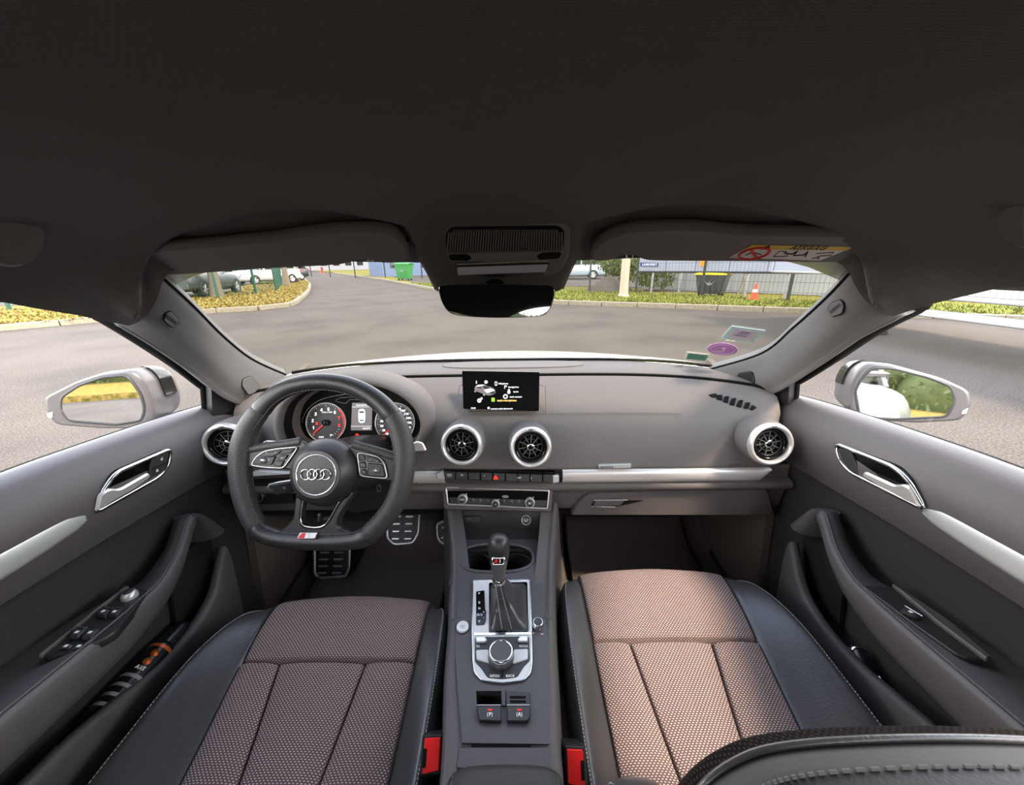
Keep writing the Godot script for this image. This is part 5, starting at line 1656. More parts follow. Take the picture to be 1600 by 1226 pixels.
	part(sp, "key_gap", MB.new().tube([put.call(785, 1050, 0.0045).origin, put.call(785, 1062, 0.0045).origin], 0.0006, 4), M["rubber"])
	# rotary controller
	var kf: Transform3D = put.call(783, 1030, 0.004)
	var kn := group_part(t, "rotary_controller", "black rotary controller with a chrome rim")
	part(kn, "base_ring", MB.new().lathe(kf, [Vector2(0.0225, 0.0), Vector2(0.0225, 0.005), Vector2(0.0215, 0.012), Vector2(0.0205, 0.0135)], 36), M["dark_metal"])
	part(kn, "chrome_rim", MB.new().lathe(kf, [Vector2(0.0210, 0.0125), Vector2(0.0212, 0.016), Vector2(0.0200, 0.0185), Vector2(0.0182, 0.019), Vector2(0.0175, 0.0175)], 36), M["chrome"])
	part(kn, "touch_face", MB.new().lathe(kf, [Vector2(0.0178, 0.0178), Vector2(0.012, 0.0172), Vector2(0.0, 0.017)], 36), M["console_plastic"])
	# round start key and volume knob
	var st := part(t, "start_key", MB.new().lathe(put.call(723, 980.5), [Vector2(0.0112, 0.0), Vector2(0.0112, 0.004), Vector2(0.0100, 0.0052), Vector2(0.0, 0.0046)], 28), M["silver_paint"], "silver round start key")
	part(st, "print", MB.new().text(put.call(723, 980.5, 0.0049), "START", 0.0035, font).text(put.call(723, 983.5, 0.0049), "STOP", 0.0035, font), M["grey_print"])
	part(st, "surround", MB.new().lathe(put.call(723, 980.5), [Vector2(0.0135, 0.0), Vector2(0.013, 0.0015), Vector2(0.0112, 0.001)], 28), M["black_plastic"])
	var vk := group_part(t, "volume_knob", "small volume knob with a chrome ring")
	var vf: Transform3D = put.call(840.5, 979)
	part(vk, "skirt", MB.new().lathe(vf, [Vector2(0.0108, 0), Vector2(0.0104, 0.007), Vector2(0.0098, 0.0125), Vector2(0.0085, 0.014), Vector2(0.0078, 0.0135)], 28), M["chrome"])
	part(vk, "face", MB.new().lathe(vf, [Vector2(0.008, 0.0132), Vector2(0.0, 0.0128)], 28), M["key_black"])
	part(vk, "print", MB.new().box(put.call(833, 989, 0.0003), v3(0.005, 0.0012, 0.0005)).box(put.call(847, 990.5, 0.0003), v3(0.005, 0.0012, 0.0005)), M["white_print"])
	# parking-brake keys, storage well and card slots
	var wl := local(cf, [[744, 1079], [784, 1079], [784, 1103.5], [745, 1103.5]])
	var w0 := lay(cf, wl, -0.0005)
	var w1 := lay(cf, wl, -0.025)
	part(t, "storage_well", MB.new().grid([w0, w1], true, true).cap(w1, Vector3.UP), M["black_plastic"])
	part(t, "well_post", MB.new().prism(cf, local(cf, [[783, 1079], [790, 1079], [790, 1104], [784, 1104]]), 0.0, 0.004, 0.001), M["console_plastic"])
	part(t, "card_block", MB.new().prism(cf, rounded(local(cf, [[790, 1081], [828, 1083], [828, 1104], [791, 1103]]), 0.002), 0.0, 0.003, 0.001), M["key_black"])
	for q in [[796.5, 1089.3], [797, 1096]]:
		part(t, "card_slot", MB.new().prism(cf, local(cf, [[q[0], q[1]], [q[0] + 25, q[1]], [q[0] + 25, q[1] + 3.6], [q[0], q[1] + 3.6]]), 0.002, 0.0036), M["rubber"])
	for q in [[745, 783.5], [791.5, 828.5]]:
		var r: bool = q[0] > 770
		var key := part(t, "brake_key", MB.new().prism(cf, rounded(local(cf, [[q[0], 1105], [q[1], 1105.5], [q[1], 1130.5 if not r else 1124], [q[1] - 4, 1131], [q[0] + (5 if not r else 0), 1130 if not r else 1131], [q[0] + 1.5, 1122]]), 0.003), 0.0, 0.0065, 0.0015), M["key_black"])
		part(key, "chrome_lip", MB.new().tube([put.call(q[0] + 0.5, 1106, 0.006).origin, put.call(q[1] - 0.5, 1106, 0.006).origin], 0.0014, 6), M["chrome"])
		var c: float = (q[0] + q[1]) / 2.0 + 1.5
		part(key, "key_mark", MB.new().box(put.call(c, 1113, 0.0068), v3(0.006, 0.0012, 0.0005)), M["lit_red"])
		part(key, "key_icon", MB.new().text(put.call(c, 1120, 0.0066), "(P)" if not r else "(A)", 0.0068, fontb), M["white_print"])
	# strip behind the panel, then the armrest
	part(t, "rear_strip", MB.new().prism(cf, rounded(local(cf, [[716, 1164], [864, 1164], [870, 1200], [712, 1200]]), 0.004), -0.03, -0.002, 0.002), M["console_plastic"])
	part(t, "rear_body", MB.new().box(Transform3D(Basis(), v3(0.0, 0.42, -0.10)), v3(0.15, 0.24, 0.42), 0.01), M["console_plastic"])
	var ar := thing("armrest_pad", "padded black armrest between the front seats", "armrest", v3(0, 0.56, -0.2))
	var rings := []
	for q in [[-0.306, 0.050, 0.012], [-0.300, 0.064, 0.022], [-0.288, 0.071, 0.028], [-0.25, 0.074, 0.031], [-0.1, 0.075, 0.032], [0.05, 0.07, 0.028]]:
		var r := []
		for p in oval(q[1], q[2], 32, 4.5):
			r.append(v3(0.008 + p.x, 0.592 + p.y + (0.006 * (1.0 - pow(p.x / 0.075, 2.0)) if p.y > 0 else 0.0), q[0]))
		rings.append(r)
	part(ar, "pad", MB.new().loft(net_ring(rings, 4), true, true), M["armrest_leather"])
	for s in [-1, 1]:
		var st2 := MB.new()
		for k in 26:
			var z := -0.295 + k * 0.006
			st2.tube([v3(0.008 + s * 0.063, 0.6235, z), v3(0.008 + s * 0.063, 0.6238, z + 0.0038)], 0.0007, 4)
		part(ar, "stitching", st2, M["stitch_dark"])

# ---------------------------------------------------------------- gear lever
func build_lever() -> void:
	var cf := console_plane()
	var b := at2(cf, spot(cf, 795, 952), 0.004)
	var nk := on_y(779.5, 905, 0.640)
	var kt := on_y(779.5, 846, 0.715)
	var t := thing("gear_lever", "gear lever with a black leather knob, chrome neck and leather gaiter", "gear lever", b.origin)
	var base := local(cf, [[766, 914], [822, 913], [824, 987], [767, 988]])
	var ax := (kt - nk).normalized()
	# gaiter: rings from the rectangular base to the neck, with folds
	var rings := []
	var nf := facing(nk, ax, v3(0, 0, -1))
	var outline := rounded(base, 0.012, 8)
	var cn := Vector2.ZERO
	for p in outline:
		cn += p / outline.size()
	for i in 15:
		var f := i / 14.0
		var r := []
		for p in outline:
			var d := p - cn
			var a := d.angle()
			var lo: Vector3 = cf * Vector3(p.x, p.y, 0.004)
			var fold := 1.0 + 0.16 * sin(a * 5.0 + f * 5.0) * sin(PI * f) + 0.06 * sin(a * 9.0 - f * 9.0) * sin(PI * f)
			var hi := nk + (nf.basis.y * -cos(a - PI / 2) * 0.0 + (cf.basis.x * cos(a) + cf.basis.y * sin(a)) * 0.0105)
			var e := pow(f, 0.75)
			var q := lo.lerp(hi, e)
			var mid: Vector3 = (cf * Vector3(cn.x, cn.y, 0.004)).lerp(nk, f)
			var pinch := 1.0 - 0.20 * sin(PI * pow(f, 0.8))
			q = mid + (q - mid) * fold * pinch
			q.y = lerpf(lo.y, nk.y, f)
			r.append(q)
		rings.append(r)
	part(t, "gaiter", MB.new().grid(rings, true, false), M["leather"])
	var st := MB.new()
	for sx in [-0.007, 0.004]:
		for k in 22:
			var f := k / 22.0
			var p: Vector3 = (cf * Vector3(cn.x + sx * 1.6, base[2].y + 0.002, 0.006)).lerp(nk + v3(sx * 0.7, 0, 0.0125), f)
			p.y += 0.004 * sin(PI * f)
			p.z += 0.006 * sin(PI * f)
			st.tube([p, p + (nk - b.origin).normalized() * 0.0022], 0.0008, 4)
	part(t, "stitching", st, M["stitch"])
	part(t, "neck_ring", MB.new().lathe(facing(nk, ax), [Vector2(0.0118, -0.006), Vector2(0.0125, -0.002), Vector2(0.0125, 0.001), Vector2(0.0115, 0.003)], 28), M["chrome"])
	part(t, "neck", MB.new().lathe(facing(nk, ax), [Vector2(0.0108, 0.002), Vector2(0.0118, 0.010), Vector2(0.0140, 0.024), Vector2(0.0160, 0.036), Vector2(0.0172, 0.046)], 32), M["dark_metal"])
	var kf := facing(nk + ax * 0.046, ax)
	part(t, "knob", MB.new().lathe(kf, [Vector2(0.0172, -0.004), Vector2(0.0185, 0.004), Vector2(0.0200, 0.014), Vector2(0.0200, 0.024), Vector2(0.0180, 0.034), Vector2(0.0140, 0.040), Vector2(0.0070, 0.043), Vector2(0.0, 0.0435)], 32), M["wheel_leather"])
	var wf := facing(nk + ax * 0.053 + v3(0, 0, 0.0195), v3(0, 0.35, 1))
	part(t, "window_frame", MB.new().tube(lay(wf, rounded(rect2(0.022, 0.0115), 0.004), 0.0), 0.0022, 8, true), M["chrome"])
	part(t, "window_panel", MB.new().prism(wf, rounded(rect2(0.021, 0.0105), 0.003), -0.004, 0.0002), M["piano_black"])
	part(t, "badge_red", MB.new().prism(wf, PackedVector2Array([Vector2(-0.008, -0.0028), Vector2(-0.002, -0.0028), Vector2(-0.001, 0.0028), Vector2(-0.006, 0.0028)]), 0.0002, 0.0008), M["red_print"])
	part(t, "badge_letter", MB.new().text(wf.translated_local(Vector3(0.003, 0, 0.0004)), "S", 0.0075, fontb), M["silver_paint"])

# ---------------------------------------------------------------- seats
func build_seats() -> void:
	front_seat(-1, -0.325, -0.648, 0.135, "driver seat with grey-brown woven cushion and black leather bolsters")
	front_seat(1, 0.330, -0.720, 0.165, "passenger seat with bright woven cushion and black leather bolsters")
	for s in [-1, 1]:
		var c := on_y(675, 1178, 0.535) if s < 0 else on_y(899, 1197, 0.535)
		var fr := frame(c, v3(1, 0, 0.05 * s), v3(0.10 * s, 0.55, -0.83))
		var t := thing("seat_belt_buckle", "red belt buckle beside the driver seat" if s < 0 else "red belt buckle beside the passenger seat", "belt buckle", c - v3(0, 0.1, 0), "belt buckles")
		part(t, "housing", MB.new().prism(fr, rounded(rect2(0.031, 0.046), 0.005), -0.10, 0.002, 0.003), M["black_plastic"])
		part(t, "press_key", MB.new().prism(fr, rounded(PackedVector2Array([Vector2(-0.0115 * s * -1, 0.018), Vector2(0.0115 * s * -1, 0.018), Vector2(0.0115 * s * -1, -0.017), Vector2(-0.0115 * s * -1, -0.020)]), 0.002), 0.001, 0.0055, 0.001), M["red_plastic"], "red press key")
		part(t, "latch_slot", MB.new().box(at2(fr, Vector2(s * 0.0095, -0.003), 0.0058), v3(0.005, 0.020, 0.0015), 0.0005), M["rubber"])

func seat_y(a: float) -> float:
	return lerp_table([[0.0, 0.512], [0.03, 0.522], [0.12, 0.512], [0.25, 0.480], [0.4, 0.452], [0.55, 0.44]], a)

func seat_w(a: float) -> float:
	return 0.166 - 0.035 * a

func front_seat(s: int, xc: float, zf: float, pad: float, label: String) -> void:
	var t := thing("front_seat", label, "seat", v3(xc, 0.25, zf + 0.25), "front seats")
	var P := func(x: float, a: float, h: float) -> Vector3: return v3(xc + x, h, zf + a)
	# thigh pad
	var rows := []
	for q in [[0.010, -0.10], [-0.002, -0.055], [-0.004, -0.022], [0.006, -0.004], [0.030, 0.0], [pad * 0.6, 0.004], [pad - 0.012, 0.002], [pad - 0.002, -0.004], [pad, -0.022]]:
		var r := []
		for f in [-1.0, -0.985, -0.93, -0.6, 0.0, 0.6, 0.93, 0.985, 1.0]:
			var w := seat_w(maxf(q[0], 0.0))
			var bow: float = 0.012 * (1.0 - f * f) if q[0] < pad - 0.03 else 0.0
			var drop: float = 0.035 if absf(f) > 0.99 else (0.010 if absf(f) > 0.97 else 0.0)
			r.append(P.call(f * w, q[0] - bow, seat_y(maxf(q[0], 0.0)) + q[1] + 0.006 * (1.0 - f * f) - drop))
		rows.append(r)
	part(t, "thigh_pad", MB.new().grid(net(rows, 4, 5), false, false), M["seat_fabric"])
	# three cushion panels with a V of seams
	var cut := [[-1.0, -1.0, -0.56, -0.30], [-0.56, -0.30, 0.44, 0.22], [0.44, 0.22, 1.0, 1.0]]
	for c in cut:
		rows = []
		for q in [[pad + 0.0015, -0.022], [pad + 0.004, -0.004], [pad + 0.02, 0.001], [pad + 0.12, 0.002], [pad + 0.22, 0.002], [pad + 0.34, 0.0]]:
			var k: float = (q[0] - pad) / 0.34
			var lo := lerpf(c[0], c[1], k)
			var hi := lerpf(c[2], c[3], k)
			var w := seat_w(q[0])
			var r := []
			for f in [0.0, 0.015, 0.06, 0.3, 0.5, 0.7, 0.94, 0.985, 1.0]:
				var x := lerpf(lo, hi, f) * w
				var d: float = -0.016 if f == 0.0 or f == 1.0 else (-0.004 if f < 0.03 or f > 0.97 else (0.002 if f < 0.1 or f > 0.9 else 0.006))
				r.append(P.call(x, q[0], seat_y(q[0]) + q[1] + d))
			rows.append(r)
		part(t, "cushion_panel", MB.new().grid(net(rows, 4, 4), false, false), M["seat_fabric"])
	# bolsters
	for e in [-1, 1]:
		var door: bool = e == s
		rows = []
		var ridge := []
		for q in ([[-0.004, 0.004, -0.05], [0.006, 0.018, -0.028], [0.05, 0.050, 0.004], [0.14, 0.080, 0.026], [0.27, 0.098, 0.044], [0.40, 0.106, 0.056], [0.52, 0.108, 0.060]] if door else [[0.008, 0.004, -0.05], [0.018, 0.018, -0.020], [0.05, 0.036, 0.006], [0.14, 0.046, 0.016], [0.27, 0.050, 0.028], [0.40, 0.052, 0.040], [0.52, 0.052, 0.046]]):
			var y := seat_y(maxf(q[0], 0.0))
			var w := seat_w(maxf(q[0], 0.0)) - 0.002
			var B: float = q[1]
			var h: float = q[2]
			var r := []
			for p in [[-0.004, -0.03], [0.002, -0.004 + minf(h, 0.0)], [B * 0.35, h * 0.35], [B * 0.75, h * 0.85], [B, h], [B + 0.008, h - 0.012], [B + 0.014, h - 0.05], [B + 0.010, -0.12], [B, -0.20]]:
				r.append(P.call(e * (w + p[0]), q[0], y + p[1]))
			rows.append(r)
			ridge.append(r[4] + v3(0, 0.0012, 0))
		part(t, "bolster", MB.new().grid(net(rows, 6, 4), false, e < 0), M["leather"])
		var line := curve(ridge, 26)
		var st := MB.new()
		for i in range(0, line.size() - 1):
			st.tube([line[i], line[i].lerp(line[i + 1], 0.6)], 0.0009, 4)
		part(t, "stitching", st, M["stitch"])
	# base under the cushion
	var b := Transform3D(Basis(), v3(xc, 0.33, zf + 0.28))
	part(t, "seat_base", MB.new().box(b, v3(0.40, 0.15, 0.42), 0.02), M["black_plastic"])
	# backrest
	if s > 0:
		var prof := [[-0.195, 0.42], [-0.212, 0.56], [-0.219, 0.70], [-0.218, 0.80], [-0.208, 0.842], [-0.198, 0.853], [-0.188, 0.859]]
		var prof2 := [[-0.188, 0.860], [-0.178, 0.865], [-0.160, 0.869], [-0.12, 0.866], [-0.085, 0.85], [-0.065, 0.80], [-0.06, 0.60], [-0.06, 0.40]]
		var drops := [[0.135, 0.16, 0.05], [0.140, 0.085, 0.03], [0.155, 0.042, 0.015], [0.185, 0.016, 0.005], [0.23, 0.004, 0.0], [0.33, 0.0, -0.002], [0.43, 0.004, 0.0], [0.50, 0.02, 0.006], [0.53, 0.08, 0.02]]
		var fr_rows := []
		var bk_rows := []
		var pip := []
		for d in drops:
			var a := []
			for p in prof:
				a.append(v3(d[0], p[1] - d[1] * clampf((p[1] - 0.4) / 0.45, 0.0, 1.0), p[0] + d[2]))
			fr_rows.append(a)
			var c := []
			for p in prof2:
				c.append(v3(d[0], p[1] - d[1] * clampf((p[1] - 0.4) / 0.45, 0.0, 1.0), p[0] + d[2] * 0.8))
			bk_rows.append(c)
			pip.append(c[0] + v3(0, 0.002, -0.001))
		part(t, "backrest_fabric", MB.new().grid(net(fr_rows, 6, 6), false, false), M["back_fabric"])
		part(t, "backrest_leather", MB.new().grid(net(bk_rows, 6, 6), false, false), M["armrest_leather"])
		part(t, "backrest_piping", MB.new().tube(curve(pip, 6), 0.0028, 8), M["leather"])
		var sl := []
		for d in drops:
			sl.append(v3(d[0], 0.8685 - d[1] * 1.0, -0.168 + d[2] * 0.8))
		var line := curve(sl, 10)
		var st := MB.new()
		for i in line.size() - 1:
			st.tube([line[i] + v3(0, 0.001, 0), line[i].lerp(line[i + 1], 0.6) + v3(0, 0.001, 0)], 0.0013, 5)
		part(t, "backrest_stitching", st, M["stitch_dark"])
		var rings := []
		for q in [[0.44, 0.040, 0.060], [0.58, 0.044, 0.060], [0.67, 0.043, 0.052], [0.705, 0.036, 0.040], [0.722, 0.022, 0.024], [0.727, 0.006, 0.006]]:
			rings.append(lay(frame(v3(0.142, q[0], -0.205 - (0.727 - q[0]) * 0.05), v3(1, 0, 0), v3(0, 0, -1)), oval(q[1], q[2], 28, 2.6)))
		part(t, "backrest_bolster", MB.new().loft(net_ring(rings, 5), true, true), M["leather"])
		st = MB.new()
		var arc := curve([v3(0.118, 0.60, -0.262), v3(0.118, 0.68, -0.252), v3(0.122, 0.716, -0.230), v3(0.135, 0.729, -0.206), v3(0.16, 0.72, -0.19)], 9)
		for i in arc.size() - 1:
			st.tube([arc[i], arc[i].lerp(arc[i + 1], 0.6)], 0.0009, 4)
		part(t, "bolster_stitching", st, M["stitch"])
	else:
		var rows2 := []
		for x in [-0.21, -0.20, -0.15, 0.0, 0.15, 0.20, 0.21]:
			var r := []
			for p in [[-0.12, 0.42], [-0.10, 0.6], [-0.05, 0.8], [0.0, 0.95], [0.03, 1.0], [0.08, 0.99], [0.07, 0.8], [0.02, 0.42]]:
				r.append(v3(xc + x, p[1], p[0] + 0.02 - (0.03 if absf(x) > 0.19 else 0.0) + (0.03 if absf(x) > 0.205 else 0.0)))
			rows2.append(r)
		part(t, "backrest", MB.new().grid(net(rows2, 4, 4), false, false), M["leather"])

# ---------------------------------------------------------------- roof console, visors, mirror, handles
func build_roof_items() -> void:
	var df := frame(on_z(790, 388, -0.578), v3(1, -0.012, 0), v3(0, 0.62, 0.78))
	var t := thing("overhead_console", "dark roof console with ribbed grille and map lamp", "roof console", df.origin)
	part(t, "panel", MB.new().prism(df, rounded(local(df, [[692, 352], [704, 344], [880, 343], [894, 352], [890, 400], [878, 424], [862, 431], [726, 433], [707, 427], [697, 402]]), 0.014), -0.03, 0.002, 0.004), M["visor_cloth"])
	part(t, "grille_bed", MB.new().prism(df, rounded(local(df, [[697, 360], [706, 352], [872, 350], [882, 358], [880, 388], [697, 391]]), 0.010), 0.0, 0.0035, 0.001), M["black_matte"])
	for i in 46:
		var u := 702.0 + 176.0 * i / 45.0
		var a := spot(df, u, 355 if i > 1 and i < 44 else 359)
		var b := spot(df, 699.0 + 178.0 * i / 45.0, 388.5 - 2.0 * i / 45.0)
		part(t, "grille_rib", MB.new().tube([df * Vector3(a.x, a.y, 0.0042), df * Vector3(b.x, b.y, 0.0042)], 0.0011, 4), M["visor_cloth"])
	part(t, "switch_band", MB.new().prism(df, rounded(local(df, [[698, 392], [880, 388], [874, 402], [702, 405]]), 0.005), 0.0, 0.005, 0.001), M["visor_cloth"])
	for e in [[[700, 393], [730, 392], [738, 398], [732, 403], [703, 402]], [[838, 395], [846, 390], [878, 389], [874, 399], [842, 401]]]:
		part(t, "finger_recess", MB.new().prism(df, rounded(local(df, e), 0.005), 0.004, 0.0058, 0.0005), M["black_matte"])
	var lens := rounded(local(df, [[714, 410], [857, 405], [853, 418], [716, 423]]), 0.003)
	part(t, "lamp_tray", MB.new().prism(df, lens, 0.0, 0.003, 0.0005), M["silver_paint"])
	for k in 4:
		var c := spot(df, 735 + 34 * k, 415.5 - 1.2 * k)
		part(t, "reflector", MB.new().box(at2(df, c, 0.0045), v3(0.026, 0.008, 0.003), 0.001), M["label_white"])
	part(t, "lamp_lens", MB.new().prism(df, lens, 0.0065, 0.0085, 0.0005), M["clear_lens"])
	part(t, "lamp_frame", MB.new().tube(lay(df, lens, 0.007), 0.0016, 6, true), M["black_plastic"])
	part(t, "lower_key", MB.new().prism(df, rounded(local(df, [[748, 423], [818, 421], [816, 427], [750, 429]]), 0.002), 0.001, 0.006, 0.001), M["black_plastic"])
	# visors
	for s in [-1, 1]:
		var vf := frame(v3(s * 0.33, visor_y(-0.60) - 0.004, -0.60), v3(1, -0.012, 0), v3(0, 0.475, 0.88))
		var o: Array = [[148, 399], [163, 391], [300, 380], [430, 368], [470, 361], [530, 355], [590, 354], [618, 361], [637, 380], [641, 396], [632, 405], [600, 407], [578, 402], [560, 403], [530, 410], [420, 416], [290, 425], [235, 424], [190, 416], [160, 407]] if s < 0 else [[921, 398], [926, 384], [940, 371], [970, 358], [1010, 352], [1090, 351], [1160, 358], [1300, 361], [1440, 366], [1459, 373], [1440, 385], [1390, 398], [1300, 406], [1180, 405], [1040, 404], [1005, 402], [990, 396], [972, 396], [955, 402], [930, 404]]
		var v := thing("sun_visor", "dark grey folded sun visor above the driver" if s < 0 else "dark grey folded sun visor with a yellow and white warning label", "sun visor", vf.origin, "sun visors")
		var px := local(vf, o)
		var sm := []
		for p in px:
			sm.append(p)
		var outline := PackedVector2Array(curve(sm, 3, true))
		part(v, "body", MB.new().prism(vf, outline, -0.012, 0.006, 0.005), M["visor_cloth"])
		var c: Array = [579, 404] if s < 0 else [984, 399.5]
		var clip := []
		for p in local(vf, [[c[0] - 5.5, c[1] - 3], [c[0] - 4, c[1] + 3.2], [c[0] + 4, c[1] + 3.2], [c[0] + 5.5, c[1] - 3]]):
			clip.append(vf * Vector3(p.x, p.y, 0.0))
		part(v, "hook", MB.new().tube(clip, 0.0013, 6), M["satin_metal"])
		part(v, "pivot_rod", MB.new().tube([vf * Vector3(px[13].x, px[13].y, -0.004), vf * Vector3(px[8 if s < 0 else 19].x, px[8 if s < 0 else 19].y + 0.004, -0.004)], 0.004, 6), M["black_plastic"])
		if s > 0:
			var lf := vf.translated_local(Vector3(0, 0, 0.0062))
			var q := [[1139, 402], [1175.5, 382], [1335, 385], [1281, 406.5]]
			var wl := part(v, "warning_label", MB.new().prism(lf, local(lf, q), 0.0, 0.0006), M["label_white"], "white airbag warning label with a yellow band")
			part(wl, "yellow_band", MB.new().prism(lf, local(lf, [[1163.5, 388.5], [1175.5, 382], [1335, 385], [1321, 390.6]]), 0.0006, 0.001), M["yellow_print"])
			var d0 := spot(lf, 1335, 385) - spot(lf, 1175.5, 382)
			var yx := frame(lf.origin, lf.basis.x * d0.x + lf.basis.y * d0.y, lf.basis.x * -d0.y + lf.basis.y * d0.x)
			var tx := func(u: float, w: float) -> Transform3D:
				var p := spot(lf, u, w)
				return Transform3D(yx.basis, lf * Vector3(p.x, p.y, 0.0011))
			part(wl, "lettering", MB.new().text(tx.call(1264, 386.2), "AIRBAG", 0.0145, fontb, 0.0004), M["dark_print"])
			part(wl, "warning_triangle", MB.new().prism(tx.call(1198, 385.5), PackedVector2Array([Vector2(-0.007, -0.005), Vector2(0.007, -0.005), Vector2(0, 0.007)]), 0.0, 0.0004), M["dark_print"])
			var rc := spot(lf, 1178, 395)
			var ring := []
			for k in 28:
				var a := TAU * k / 28.0
				ring.append(lf * Vector3(rc.x + cos(a) * 0.0205, rc.y + sin(a) * 0.0165, 0.0012))
			part(wl, "ban_sign", MB.new().tube(ring, 0.0019, 6, true).tube([ring[10], ring[24]], 0.0019, 6), M["red_print"])
			part(wl, "seat_drawing", MB.new().tube(lay(lf, local(lf, [[1208, 400], [1218, 391], [1229, 392], [1231, 399], [1208, 400]]), 0.001), 0.0006, 4).tube(lay(lf, local(lf, [[1225, 394], [1237, 396], [1246, 391], [1240, 398], [1256, 397], [1262, 392], [1258, 400]]), 0.001), 0.0012, 4).tube(lay(lf, local(lf, [[1275, 395], [1303, 393], [1298, 398], [1280, 399]]), 0.001), 0.0006, 4).tube(lay(lf, local(lf, [[1268, 403], [1280, 400], [1278, 404]]), 0.001), 0.0008, 4).tube(lay(lf, local(lf, [[1165, 398], [1175, 393], [1184, 395], [1190, 397]]), 0.001), 0.0007, 4), M["dark_print"])
	# rear-view mirror
	var mf := frame(on_z(776, 469, -0.60), v3(1, 0.0, 0.13), v3(0.0, 1, -0.085))
	var mo: Array = [[686, 452], [692, 446], [730, 444], [776, 443.5], [830, 444.5], [858, 446], [866, 453], [864, 470], [856, 487], [842, 494], [800, 496], [760, 496], [718, 493], [700, 486], [690, 470]]
	var mm := local(mf, mo)
	var smm := []
	for p in mm:
		smm.append(p)
	var mout := PackedVector2Array(curve(smm, 3, true))
	var m := thing("rear_view_mirror", "frameless rear-view mirror hanging from the windscreen", "mirror", mf.origin)
	part(m, "casing", MB.new().prism(mf, mout, -0.022, -0.001, 0.006), M["black_plastic"])
	part(m, "glass", MB.new().prism(mf, mout, -0.001, 0.002, 0.001), M["dim_mirror"])
	part(m, "arm", MB.new().tube([mf * v3(0, 0.01, -0.018), on_z(772, 440, -0.645), on_z(772, 425, -0.70)], [0.012, 0.016, 0.024], 14), M["black_plastic"])
	part(m, "sensor_foot", MB.new().prism(frame(on_z(772, 428, -0.69), v3(1, 0, 0), v3(0, 0.57, 0.82)), rounded(rect2(0.05, 0.05), 0.012), -0.01, 0.012, 0.003), M["black_plastic"])
	# grab handles
	for s in [-1, 1]:
		var g := thing("grab_handle", "folded dark grab handle above the driver door" if s < 0 else "folded dark grab handle above the passenger door", "grab handle", v3(s * 0.53, 1.22, -0.40), "grab handles")
		var gf := frame(v3(s * 0.53, 1.225, -0.40), v3(0, 0, s) if s > 0 else v3(0, 0, -1), v3(-s * 0.5, 0.86, 0))
		var px: Array = [[-20, 332], [30, 337], [56, 345], [66, 362], [58, 396], [26, 415], [-20, 412]] if s < 0 else [[1620, 303], [1580, 314], [1562, 332], [1566, 356], [1585, 376], [1620, 390]]
		part(g, "grip", MB.new().prism(gf, rounded(local(gf, px), 0.012), -0.02, 0.008, 0.004), M["visor_cloth"])
		part(g, "recess", MB.new().prism(gf, rounded(local(gf, px), 0.02).duplicate(), -0.03, -0.001, 0.0), M["black_matte"])

